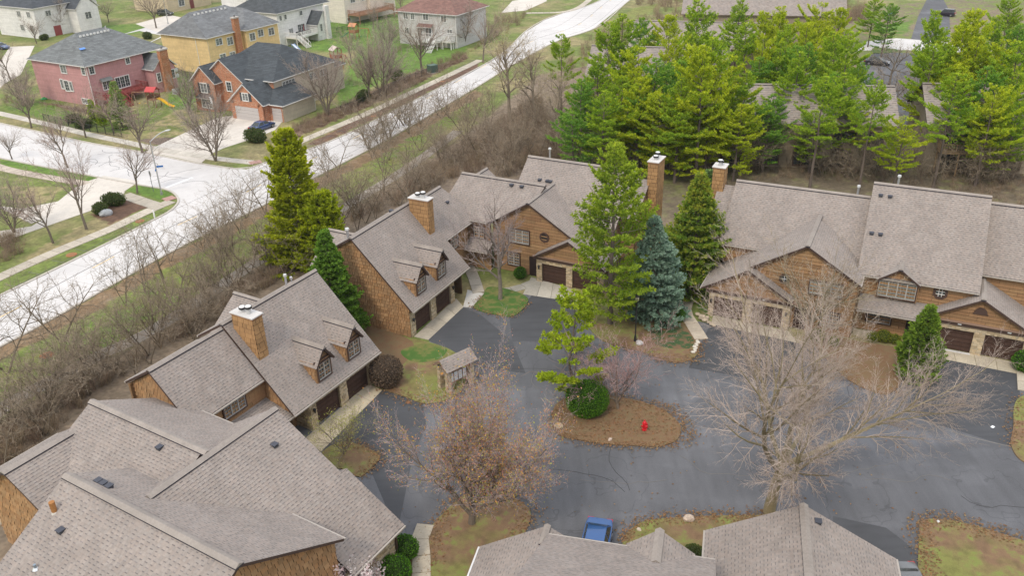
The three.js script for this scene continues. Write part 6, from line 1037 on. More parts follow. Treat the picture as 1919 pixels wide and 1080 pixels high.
makeConifer('spruce_tree', conifer(27, Object.assign({}, pineBase, { h: 7.5, w: 2.2, r: 0.15, base: 0.03, whorl: 0.42, per: 6, prof: PROF.cone, irr: 0.12, dead: 0, skip: 0, el0: -0.15, el1: 0.5, step: 0.36, side: 0.36, gap: 0.26, tl: 0.3, tw: 0.065, flare: 0.7, lift: 0.0, c0: [0.136, 0.245, 0.089], c1: [0.189, 0.308, 0.104], c2: [0.324, 0.462, 0.149] })), 'small grey-green spruce in the gap behind the olive one', 'spruce', [22.58, 90.73]);
makeConifer('arborvitae_tree', conifer(25, Object.assign({}, pineBase, { h: 14.6, w: 3.7, r: 0.25, base: 0.02, whorl: 0.55, per: 6, prof: t => Math.pow(1 - t, 0.5) * (0.75 + 0.35 * Math.sin(t * 9 + 1) * 0.5 + 0.25), el0: -0.05, el1: 0.95, curl: 0.1, step: 0.4, side: 0.42, gap: 0.26, tl: 0.4, tw: 0.085, flare: 0.6, lift: -0.2, droop: -0.25, gaps: 0.02, irr: 0.18, skip: 0, dead: 0, c0: [0.33, 0.4, 0.012], c1: [0.44, 0.49, 0.015], c2: [0.54, 0.55, 0.03] })), 'tall yellow-green conifer standing out against the white road crossing', 'conifer', [-22.70, 86.12], null, 0.4);
makeConifer('arborvitae_tree', conifer(26, Object.assign({}, pineBase, { h: 8.5, w: 2.9, r: 0.16, base: 0.02, whorl: 0.45, per: 6, prof: PROF.round, el0: -0.05, el1: 0.95, curl: 0.1, step: 0.36, side: 0.42, gap: 0.24, tl: 0.36, tw: 0.08, flare: 0.6, lift: -0.2, droop: -0.25, gaps: 0.02, irr: 0.15, skip: 0, dead: 0, c0: [0.28, 0.37, 0.012], c1: [0.38, 0.45, 0.015], c2: [0.48, 0.52, 0.03] })), 'lower rounded yellow-green conifer against the foot of the tall one', 'conifer', [-20.18, 84.44]);
{ // young pine of the island: two stems, clumps of bright foliage at intervals
  const g = conifer(31, Object.assign({}, pineBase, { h: 9.0, w: 2.15, r: 0.16, base: 0.42, whorl: 0.75, per: 5, prof: PROF.round, gaps: 0.34, bend: 2.2, step: 0.4, side: 0.5, gap: 0.28, tl: 0.34, tw: 0.075, c0: [0.28, 0.39, 0.015], c1: [0.36, 0.46, 0.02], c2: [0.46, 0.52, 0.04] })), low = conifer(32, Object.assign({}, pineBase, { h: 4.4, w: 3.9, r: 0.09, base: 0.3, whorl: 0.85, per: 2, prof: t => 1, el0: -0.15, el1: 0.1, gaps: 0.25, in0: 0.62, step: 0.3, side: 0.32, gap: 0.26, tl: 0.34, tw: 0.075, c0: [0.28, 0.39, 0.015], c1: [0.36, 0.44, 0.02], c2: [0.46, 0.5, 0.04] }));
  const t = thing('scots_pine', 'young bright yellow-green pine rising out of the clipped round bush', 'pine tree', [4.71, 59.33], 2.2, null, 0.1); mesh('trunk', g.wood, M.bark, t); mesh('crown', g.leaf, M.leaf, t); mesh('lower_trunk', low.wood, M.bark, t); mesh('lower_crown', low.leaf, M.leaf, t);
}
makeConifer('juniper_tree', conifer(33, Object.assign({}, pineBase, { h: 6.6, w: 1.9, r: 0.12, base: 0.03, whorl: 0.32, per: 6, prof: t => Math.pow(1 - t, 0.8) * (0.75 + 0.25 * Math.min(1, t * 4)), el0: 0.1, el1: 0.9, curl: 0.08, step: 0.3, side: 0.4, gap: 0.2, tl: 0.3, tw: 0.06, flare: 0.7, lift: 0.2, gaps: 0.12, irr: 0.1, dead: 0, skip: 0, c0: [0.14, 0.26, 0.03], c1: [0.2, 0.32, 0.035], c2: [0.3, 0.4, 0.05] })), 'upright green conifer in front of the tall-roofed townhouse garage', 'conifer', [33.34, 60.28]);
for (const [p, l, s] of [[[-69.53, 143.92], 'bright green cone-shaped evergreen at the pink house hedge, taller of two', 1], [[-67.78, 142.50], 'bright green cone-shaped evergreen at the pink house hedge, shorter of two', 0.86]]) makeConifer('columnar_evergreen', conifer(34, Object.assign({}, pineBase, { h: 3.8, w: 1.05, r: 0.08, base: 0.02, whorl: 0.24, per: 6, prof: PROF.cone, irr: 0.12, dead: 0, skip: 0, el0: 0.5, el1: 1.1, step: 0.28, side: 0.4, gap: 0.2, tl: 0.3, tw: 0.08, flare: 0.5, c0: [0.270, 0.437, 0.022], c1: [0.379, 0.515, 0.027], c2: [0.542, 0.617, 0.045] })), l, 'evergreen', p, null, 0, s);
makeConifer('spruce_tree', conifer(35, Object.assign({}, pineBase, { h: 7.5, w: 2.2, r: 0.12, base: 0.03, whorl: 0.4, per: 6, prof: PROF.cone, irr: 0.12, dead: 0, skip: 0, el0: -0.1, el1: 0.5, step: 0.36, side: 0.36, gap: 0.26, tl: 0.3, tw: 0.06, c0: [0.231, 0.334, 0.097], c1: [0.297, 0.398, 0.119], c2: [0.432, 0.515, 0.149] })), 'pale dusty-green spruce in front of the pink house deck', 'spruce', [-63.93, 140.91]);

// leafless trees
const big = { n: [6, 8, 7, 6, 3], len: [1, 0.5, 0.5, 0.5, 0.6], ang: [0.85, 0.7, 0.7, 0.65, 0.6], trop: [0, 0.1, 0.15, 0.1, 0, 0], min: 0.014 };
makeBare('maple_tree', bareTree(101, Object.assign({}, big, { trunk: 4.8, r: 0.42, tip: 0.4, lead: 0.6, limb: 12.0, taper: 0.0, n: [6, 13, 10, 7, 3], ang: [0.86, 0.62, 0.66, 0.65, 0.6], trop: [0, 0.3, 0.28, 0.12, 0.05, 0], t0: [0.6, 0.34, 0.2, 0.2, 0.2], len: [1, 0.52, 0.5, 0.46, 0.6], min: 0.0085, bark: [0.27, 0.225, 0.13], twig: [0.41, 0.335, 0.29], bud: { n: 1, p: 0.4, s: 0.035, j: 0.04, c: [[0.4, 0.24, 0.2], [0.4, 0.3, 0.24]] } })), 'huge bare spreading maple whose pinkish-grey twigs cover the court asphalt', 'tree', [16.84, 44.52]);
makeBare('pear_tree', bareTree(102, Object.assign({}, big, { trunk: 2.6, r: 0.27, limb: 8.0, taper: 0.1, n: [10, 11, 8, 5, 3], min: 0.0085, ang: [0.52, 0.5, 0.6, 0.6, 0.6], trop: [0, 0.35, 0.25, 0.15, 0.1, 0], t0: [0.3, 0.15, 0.2, 0.2, 0.2], bark: [0.2, 0.165, 0.135], twig: [0.37, 0.3, 0.29], bud: { n: 1, p: 0.6, s: 0.075, j: 0.12, c: [[0.62, 0.3, 0.08], [0.6, 0.4, 0.08], [0.42, 0.2, 0.16], [0.36, 0.36, 0.1], [0.5, 0.28, 0.22]] } })), 'tree with orange-tinted new leaves on upright limbs beside the lower lawn', 'tree', [-3.14, 44.29]);
makeBare('redbud_tree', bareTree(103, Object.assign({}, big, { trunk: 1.8, r: 0.13, limb: 4.8, n: [9, 10, 7, 4], len: [1, 0.5, 0.5, 0.5], ang: [0.75, 0.6, 0.6, 0.6], trop: [0, 0.25, 0.15, 0, 0], t0: [0.3, 0.2, 0.2, 0.2], twig: [0.42, 0.29, 0.28], min: 0.011, bud: { n: 1, p: 0.8, s: 0.045, j: 0.05, c: [[0.45, 0.2, 0.2], [0.4, 0.24, 0.22]] } })), 'small bare reddish tree on the island beside the round clipped bush', 'tree', [8.17, 56.89], null, 1);
makeBare('bare_tree', bareTree(104, Object.assign({}, big, { trunk: 6.6, r: 0.22, lead: 0.9, limb: 5.2, taper: 0.2, n: [10, 9, 7, 5], len: [1, 0.5, 0.5, 0.5], ang: [0.7, 0.6, 0.6, 0.6], trop: [0, 0.4, 0.2, 0.1, 0], t0: [0.35, 0.2, 0.2, 0.2], bark: [0.26, 0.22, 0.19], twig: [0.33, 0.27, 0.26], min: 0.011 })), 'bare tree on the small lawn in front of the corner townhouse', 'tree', [-1.23, 76.20]);
makeBare('bare_tree', bareTree(105, Object.assign({}, big, { trunk: 3.6, r: 0.19, limb: 5.8, taper: 0.1, n: [8, 9, 6, 4], len: [1, 0.5, 0.5, 0.5], ang: [0.85, 0.6, 0.6, 0.6], trop: [0, 0.35, 0.2, 0.1, 0], t0: [0.35, 0.2, 0.2, 0.2], bark: [0.22, 0.19, 0.12], twig: [0.36, 0.3, 0.22], min: 0.012 })), 'bare tree growing close against the brown gable with the curving path', 'tree', [25.99, 65.86], null, 0.6, 1.1);
makeBare('budding_shrub', bareTree(106, { stems: 5, lean: 0.6, trunk: 1.6, r: 0.05, limb: 1.6, n: [6, 6, 4], len: [1, 0.55, 0.5], ang: [0.6, 0.6, 0.6], trop: [0, 0.1, 0, 0], min: 0.008, twig: [0.3, 0.26, 0.18], bud: { n: 2, p: 0.8, s: 0.05, j: 0.1, c: [[0.38, 0.42, 0.08], [0.42, 0.4, 0.12]] } }), 'budding yellow-green shrub between the concrete apron and the nearest townhouse', 'shrub', [-12.98, 52.25], null, 0, 1.25);
{ const g = bareTree(107, { stems: 6, lean: 0.5, trunk: 1.6, r: 0.05, limb: 1.4, n: [6, 6, 4], len: [1, 0.55, 0.5], ang: [0.6, 0.6, 0.6], trop: [0, 0.1, 0, 0], min: 0.008, twig: [0.28, 0.2, 0.17], bud: { n: 14, p: 1, s: 0.11, j: 0.25, c: [[0.8, 0.74, 0.74], [0.85, 0.8, 0.78], [0.8, 0.62, 0.64]] } }); makeBare('magnolia', g, 'white-flowering magnolia at the lower frame edge beside the nearest townhouse wall', 'tree', [-9.87, 36.62], null, 0, 1.08); }
// street trees and garden trees across the road

const sT = [bareTree(111, Object.assign({}, big, { trunk: 4.2, r: 0.15, limb: 5.2, taper: 0.25, n: [9, 8, 5, 3], len: [1, 0.5, 0.5, 0.5], ang: [0.5, 0.5, 0.55, 0.6], trop: [0, 0.4, 0.2, 0.1, 0], t0: [0.4, 0.2, 0.2, 0.2], twig: [0.36, 0.27, 0.23], min: 0.014 })), bareTree(112, Object.assign({}, big, { trunk: 3.6, r: 0.17, limb: 5.2, taper: 0.2, n: [9, 8, 5, 3], len: [1, 0.55, 0.5, 0.5], ang: [0.75, 0.6, 0.6, 0.6], trop: [0, 0.3, 0.2, 0.1, 0], t0: [0.4, 0.2, 0.2, 0.2], twig: [0.34, 0.27, 0.22], min: 0.014 })), bareTree(113, Object.assign({}, big, { stems: 4, lean: 0.35, trunk: 6, r: 0.16, limb: 3.6, taper: 0.2, n: [9, 7, 5, 3], len: [1, 0.5, 0.5, 0.5], ang: [0.6, 0.6, 0.6, 0.6], trop: [0.1, 0.25, 0.2, 0.1, 0], t0: [0.25, 0.2, 0.2, 0.2], twig: [0.34, 0.28, 0.24], min: 0.013 }))];
const ST = [
  [[-79.96, 142.43], 1, 'bare street tree on the grass strip nearest the pink house front', 1], [[-68.06, 135.99], 1, 'bare street tree on the grass strip below the pink house evergreens', 0.9], [[-55.63, 127.05], 1, 'bare street tree between the pink house and the brick house drive', 1.15],
  [[-43.08, 122.25], 2, 'vase-shaped many-stemmed bare tree at the mouth of the brick house drive', 1.25], [[-49.95, 109.65], 0, 'bare tree on the green corner beside the street lamp', 0.95], [[-51.59, 97.48], 0, 'bare street tree beside the white-stoned flower bed', 1.2], [[-53.81, 93.51], 0, 'bare street tree on the lawn midway along the lower pavement', 1.0], [[-60.11, 96.93], 2, 'bushy bare tree beside the grey house at the frame edge', 0.8],
  [[-30.62, 145.23], 2, 'tall many-stemmed bare tree at the cream side wall of the brick house', 1.35], [[-24.71, 153.56], 1, 'bare garden tree above the green hedge by the pavement', 1.35], [[-22.36, 154.77], 2, 'bare multi-trunk tree with pale stems near the pavement bend', 1.45], [[-16.82, 173.72], 1, 'bare tree in front of the light grey house', 1.5], [[-100.61, 176.70], 0, 'bare street tree at the frame edge left of the pink house', 1.1], [[-90.77, 232.51], 1, 'bare street tree with a thick trunk above the yellow house', 1.3], [[-114.14, 216.03], 1, 'bare tree in front of the white gabled house', 0.8], [[-113.89, 229.38], 2, 'bare tree against the white gables', 1.1], [[-107.56, 243.40], 1, 'dark bare tree before the buff house', 0.8], [[-27.35, 240.64], 0, 'bare tree at the corner of the grey house', 1.0], [[-64.31, 120.95], 0, 'dark thin bare tree on the strip between the two streets', 1.0], [[-72.11, 191.60], 0, 'slim bare tree in the gap between the pink and yellow houses', 0.7], [[-48.06, 221.33], 2, 'bare tree at the corner between the yellow and white houses', 0.7], [[-32.91, 222.61], 1, 'bare tree on the bright lawn below the cream house', 0.8], [[-25.94, 196.54], 2, 'low bare tree on the lawn left of the grey house', 0.9], [[-32.42, 184.14], 0, 'thin bare tree beside the reddish play set', 0.9], [[-9.33, 200.07], 2, 'bushy bare tree at the right wall of the grey house', 1.1], [[-4.76, 181.73], 0, 'tall bare tree where the pavement meets the far bend', 1.3], [[-88.24, 156.56], 2, 'dense bare tree in front of the pink house side wall', 0.9], [[-64.27, 137.95], 0, 'slim bare tree standing at the pink house fence', 0.9], [[-55.81, 149.75], 2, 'bare many-stemmed tree on the lawn beside the brick house drive', 0.9], [[-74.80, 125.69], 1, 'small pink-budded tree at the frame edge on the side street', 0.62], [[-70.70, 133.43], 1, 'small bare pinkish tree by the kerb of the side street', 0.6],
];
ST.forEach(([p, k, l, s], i) => makeBare('bare_tree', sT[k], l, 'tree', p, null, i * 2.1, s));
// pale-barked trees at the edge of the wood
const syc = bareTree(121, Object.assign({}, big, { trunk: 11, r: 0.3, limb: 6.0, taper: 0.3, n: [12, 8, 6, 4], len: [1, 0.5, 0.5, 0.5], ang: [0.65, 0.6, 0.6, 0.6], trop: [0, 0.3, 0.2, 0.1, 0], t0: [0.42, 0.2, 0.2, 0.2], bark: [0.36, 0.3, 0.23], twig: [0.46, 0.38, 0.29], min: 0.016, bud: { n: 1, p: 0.6, s: 0.09, j: 0.1, c: [[0.42, 0.34, 0.16], [0.4, 0.36, 0.2]] } }));
for (const [p, s, l] of [[[0.59, 135.35], 1.0, 'tall pale-barked bare tree at the wood edge nearest the road'], [[4.39, 133.53], 0.9, 'pale bare tree with a leaning trunk just right of the tallest pale one'], [[7.62, 127.94], 0.72, 'smaller pale bare tree before the first pines'], [[23.54, 123.88], 0.62, 'grey leafless tree standing in the middle of the pines']]) makeBare('sycamore_tree', syc, l, 'tree', p, null, s * 9, s);
const oak = bareTree(122, Object.assign({}, big, { trunk: 5, r: 0.24, limb: 6.4, taper: 0.1, n: [8, 8, 5, 4], len: [1, 0.55, 0.5, 0.5], ang: [0.95, 0.7, 0.7, 0.6], trop: [0, 0.2, 0.2, 0.1, 0], t0: [0.35, 0.2, 0.2, 0.2], wob: 0.32, bark: [0.17, 0.14, 0.11], twig: [0.34, 0.28, 0.22], min: 0.016 }));
for (const [p, s, l] of [[[61.63, 127.56], 1, 'dark gnarled bare oak before the car park'], [[47.33, 124.31], 0.9, 'dark bare oak between the pines and the brown townhouse'], [[72.70, 118.72], 0.95, 'bare oak forking low near the frame edge among the pines'], [[69.06, 154.63], 0.9, 'bare oak with a reddish haze of twigs over the car park'], [[41.27, 124.08], 0.75, 'bare oak at the corner of the brown townhouse'], [[49.53, 118.33], 0.8, 'dark bare oak in front of the tall patio windows'], [[59.79, 113.93], 0.85, 'bare oak in front of the timber balcony'], [[34.78, 116.07], 0.6, 'slim bare oak just above the roof ridge behind the pale path row'], [[65.11, 111.24], 0.8, 'bare oak behind the lower roof by the frame edge'], [[61.31, 136.37], 0.85, 'dark oak with arching limbs at the near end of the car park']]) makeBare('oak_tree', oak, l, 'tree', p, null, s * 13, s);
{ const g = bareTree(123, Object.assign({}, big, { trunk: 1.6, r: 0.07, limb: 1.8, n: [6, 6, 4], len: [1, 0.5, 0.5], ang: [0.7, 0.6, 0.6], trop: [0, 0.2, 0.1, 0], twig: [0.4, 0.2, 0.18], min: 0.014 })); makeBare('bare_tree', g, 'small reddish tree on the grass beside the concrete road', 'tree', [79.35, 181.71]); }
// the thicket: thin bare trees along both sides of the path and behind the houses
const thin = [0, 1, 2, 3, 4].map(i => bareTree(131 + i, { stems: [3, 2, 3, 4, 2][i], lean: 0.42, tip: 0.75, trunk: [3.6, 4.2, 4.0, 3.0, 4.8][i], r: [0.08, 0.1, 0.09, 0.07, 0.1][i], limb: [2.4, 2.7, 2.6, 2.1, 2.6][i], taper: 0.2, n: [7, 6, 4], len: [1, 0.58, 0.5], ang: [0.75, 0.65, 0.6], trop: [0.1, 0.25, 0.1, 0], wob: 0.34, t0: [0.3, 0.2, 0.2], min: 0.01, bark: [0.2, 0.16, 0.115], twig: [0.31, 0.25, 0.185] }));
{
  const r = rng(501), lines = [
    [[[-41.69, 57.65], [-38.69, 62.51], [-34.34, 69.39], [-28.86, 82.31], [-22.78, 95.46], [-17.70, 105.61]], 20, 1.6], [[[-39.93, 53.44], [-37.97, 58.95], [-34.73, 65.28], [-31.80, 70.72], [-28.81, 78.07], [-25.28, 84.01]], 34, 3.0], [[[-21.21, 93.76], [-15.86, 101.76], [-11.40, 114.31], [-5.85, 127.04], [-0.12, 131.96]], 34, 5.5], [[[-5.41, 112.74], [0.55, 119.00], [7.59, 120.79], [16.68, 113.09]], 30, 5.0], [[[-19.99, 123.19], [-16.23, 133.47], [-8.92, 140.21], [-4.54, 142.95]], 20, 5.0],
    [[[31.12, 111.90], [39.53, 110.77], [49.02, 107.28], [58.29, 104.53], [65.15, 102.05]], 26, 2.2], [[[32.19, 116.29], [39.55, 115.66], [47.49, 112.73], [55.09, 109.91], [65.91, 105.91]], 18, 2.0], [[[-41.11, 61.82], [-37.50, 68.61], [-33.40, 75.51], [-29.46, 84.54], [-25.11, 94.34], [-21.38, 102.53]], 10, 1.0], [[[-37.30, 87.20], [-34.66, 92.37], [-31.90, 98.58]], 6, 1.6], [[[-39.27, 76.97], [-35.81, 82.74], [-32.54, 89.28]], 5, 1.5], [[[-30.77, 99.34], [-25.50, 110.16], [-18.54, 124.31], [-9.22, 146.72]], 12, 2], [[[8.50, 135.48], [13.76, 127.92], [21.41, 119.58]], 12, 5],
  ];
  let i = 0; for (const [L, n, j] of lines) { const c = curve(L, n - 1); for (const q of c) { const p = [q[0] + rr(r, -j, j), q[1] + rr(r, -j, j)]; makeBare('thicket_tree', thin[Math.floor(r() * 5)], 'thin grey bare tree in the thicket behind the townhouses', 'tree', p, 'bare trees of the thicket', r() * 6.28, rr(r, 0.8, 1.35), rr(r, 0.8, 1.5)); i++; } }
  for (const [p, s] of [[[-42.30, 70.31], 1.5], [[-44.73, 64.92], 1.6], [[-43.78, 59.99], 1.7]]) makeBare('thicket_tree', thin[1], 'thin grey bare tree in the thicket behind the townhouses', 'tree', p, 'bare trees of the thicket', s * 7, s);
}
// brushwood and saplings nobody could count
{
  const m = new MB(), r = rng(77), one = (h, n, col, sp) => { for (let i = 0; i < n; i++) { const a = r() * 6.28, l = rr(r, 0.15, sp), d = V(Math.cos(a) * l, 1, Math.sin(a) * l).normalize(), b = V(rr(r, -0.5, 0.5), 0, rr(r, -0.5, 0.5)), L = h * rr(r, 0.5, 1.1), p1 = b.clone().addScaledVector(d, L * 0.5), p2 = p1.clone().add(d.clone().add(V(rr(r, -0.4, 0.4), 0.1, rr(r, -0.4, 0.4))).normalize().multiplyScalar(L * 0.5)), c = mulc(col, rr(r, 0.7, 1.3)); m.tube([b, p1, p2], [0.017, 0.012, 0.006], 3, c); for (let k = 0; k < 4; k++) { const q = p1.clone().lerp(p2, k / 4), e = q.clone().add(V(rr(r, -1, 1), rr(r, 0.1, 0.9), rr(r, -1, 1)).normalize().multiplyScalar(L * 0.25)); m.tube([q, e], [0.009, 0.005], 3, c); } } };
  one(2.2, 16, [0.26, 0.2, 0.14], 0.8); const g = m.geo(), spots = [], R = rng(88);
  const zones = [
    [[[-40.89, 54.48], [-37.78, 60.47], [-33.54, 66.55], [-28.09, 79.44], [-24.09, 89.44], [-21.04, 92.81], [-23.22, 85.20], [-27.86, 74.65], [-31.47, 69.72], [-35.25, 61.93], [-37.01, 53.32], [-38.68, 50.28]], 320, 0.85], [[[-20.33, 96.09], [-7.32, 123.32], [5.67, 150.37], [8.20, 118.34], [0.46, 112.26], [-6.88, 112.86], [-13.32, 103.40]], 520, 1.1], [[[30.72, 116.42], [69.90, 110.84], [61.00, 94.37], [47.58, 105.38], [30.12, 107.78]], 330, 0.55], [[[-33.87, 130.64], [-27.87, 142.38], [-20.45, 156.80], [-8.22, 185.17], [-9.49, 191.64], [-23.28, 164.16], [-31.89, 144.70]], 520, 0.6], [[[9.60, 169.73], [42.11, 196.04], [61.08, 234.66], [44.74, 245.86], [20.31, 205.08]], 260, 1.1], [[[61.08, 234.66], [95.80, 237.30], [86.26, 211.93], [60.01, 219.44]], 260, 1.2], [[[18.61, 127.47], [30.61, 126.37], [26.21, 106.08], [18.46, 115.17]], 120, 1], [[[-87.62, 158.31], [-71.78, 148.66], [-61.63, 141.91], [-63.72, 146.55], [-73.55, 152.93]], 70, 0.5], [[[-73.01, 184.16], [-65.72, 174.05], [-66.14, 178.60], [-73.26, 188.15]], 20, 0.5], [[[-35.50, 138.20], [-31.89, 144.70], [-30.80, 142.67], [-33.54, 135.08]], 60, 0.5], [[[-31.74, 154.30], [-30.75, 205.96], [-22.30, 196.06], [-23.89, 169.25], [-29.10, 155.86]], 60, 0.8], [[[-94.88, 160.94], [-94.75, 168.79], [-86.70, 156.40], [-89.86, 154.94]], 30, 0.6], [[[-60.89, 94.92], [-59.47, 97.21], [-56.06, 91.56], [-56.99, 87.36]], 60, 0.7], [[[-7.84, 191.43], [1.79, 214.16], [7.98, 243.28], [-2.14, 228.91]], 60, 1], [[[34.70, 247.55], [46.39, 264.48], [70.40, 260.17], [61.08, 234.66]], 120, 1.3],
  ];
  for (const [P, n, s] of zones) { let a = 1e9, b = -1e9, c = 1e9, d = -1e9; for (const p of P) { a = Math.min(a, p[0]); b = Math.max(b, p[0]); c = Math.min(c, p[1]); d = Math.max(d, p[1]); } let k = 0, guard = 0; while (k < n && guard++ < n * 40) { const p = [rr(R, a, b), rr(R, c, d)]; if (inPolyDist(P, p[0], p[1]) < 0) { spots.push([p, s * rr(R, 0.5, 1.2)]); k++; } } }
  const im = new THREE.InstancedMesh(g, M.twig, spots.length), mt = new THREE.Matrix4(), q = new THREE.Quaternion(), col = new THREE.Color();
  spots.forEach(([p, s], i) => { q.setFromAxisAngle(UP, R() * 6.28); mt.compose(V(p[0], 0, -p[1]), q, V(s, s * rr(R, 0.7, 1.2), s)); im.setMatrixAt(i, mt); const t = rr(R, 0.75, 1.2); col.setRGB(t, t * rr(R, 0.9, 1.02), t * rr(R, 0.85, 1)); im.setColorAt(i, col); });
  im.name = 'brushwood'; im.castShadow = true; scene.add(im); tag(im, 'brown leafless brush filling the thicket and the roadside beds', 'undergrowth', null, 'stuff');
}
// clipped bushes
const box = bush(201, 0.8, 0.75, 0.8, 2200, 0.085, [[0.08, 0.22, 0.015], [0.12, 0.28, 0.02], [0.05, 0.14, 0.012]], [0.03, 0.06, 0.012]);
makeBush('round_bush', bush(202, 1.62, 1.38, 1.6, 9000, 0.085, [[0.07, 0.2, 0.012], [0.1, 0.26, 0.014], [0.05, 0.14, 0.01], [0.15, 0.3, 0.02]], [0.03, 0.075, 0.01], 0.07), 'large round dark green clipped bush on the island', [5.69, 56.50]);
for (const [p, s, l] of [[[-7.30, 41.37], 1.05, 'round green boxwood at the corner of the nearest townhouse beside the pale path'], [[-7.65, 39.45], 1.15, 'round green boxwood cut by the lower frame edge, by the pale path'], [[15.50, 70.81], 0.85, 'round boxwood at the foot of the blue-green spruce'], [[42.72, 60.87], 1.2, 'dark green boxwood at the frame edge beside the brown garage door'], [[0.89, 80.84], 0.8, 'low boxwood beside the corner townhouse entrance']]) makeBush('boxwood', box, l, p, null, s);
const spir = bush(203, 0.6, 0.5, 0.6, 900, 0.09, [[0.2, 0.24, 0.02], [0.15, 0.2, 0.02], [0.26, 0.27, 0.03]], [0.07, 0.1, 0.02], 0.2);
for (const [p, s, l] of [[[32.16, 66.27], 0.8, 'dull green mound shrub at the porch wall, first from the brown gable'], [[33.10, 66.22], 1, 'bright yellow-green mound shrub at the porch wall'], [[33.93, 65.80], 0.8, 'yellow-green mound shrub at the porch wall nearest the upright conifer'], [[27.17, 66.54], 1.1, 'green shrub under the ground-floor window of the brown gable'], [[28.43, 65.73], 0.8, 'small green shrub beside the bare tree at the brown gable']]) makeBush('shrub', spir, l, p, null, s);
makeBush('burning_bush', bush(204, 1.35, 1.35, 1.3, 3000, 0.12, [[0.17, 0.12, 0.085], [0.22, 0.16, 0.11], [0.12, 0.085, 0.06]], [0.1, 0.075, 0.055], 0.08), 'clipped brown leafless bush at the garage corner', [-10.78, 61.37]);
const hedge = bush(205, 1.2, 0.7, 0.8, 1200, 0.13, [[0.07, 0.12, 0.025], [0.1, 0.15, 0.03], [0.13, 0.13, 0.05]], [0.05, 0.07, 0.02], 0.25);
for (const [p, s, l] of [[[-39.41, 131.14], 1.5, 'long green hedge at the brick house pavement'], [[-25.68, 153.67], 1.4, 'dark green evergreen shrub at the pavement below the garden tree'], [[-21.24, 168.95], 1.4, 'loose green shrub near the green utility box'], [[-70.60, 141.54], 1.1, 'olive shrub behind the pink house fence'], [[-73.89, 144.97], 1.1, 'grey-green shrub nearest the pink house fence end'], [[-51.95, 102.63], 1.0, 'grey evergreen shrub in the corner flower bed'], [[-51.32, 105.32], 1.2, 'brown spreading shrub in the corner flower bed'], [[-87.83, 218.22], 1.2, 'bright hedge by the white gabled house'], [[-114.31, 220.57], 1.0, 'dark green hedge at the white house corner'], [[59.77, 119.87], 1.2, 'dark green shrub among the oaks behind the tall roof'], [[-9.70, 71.31], 0.45, 'small green perennial at the garage corner of the shaked townhouse'], [[11.21, 40.67], 0.6, 'low bright green plant between the two lower roofs']]) makeBush('shrub', hedge, l, p, null, s, 0);
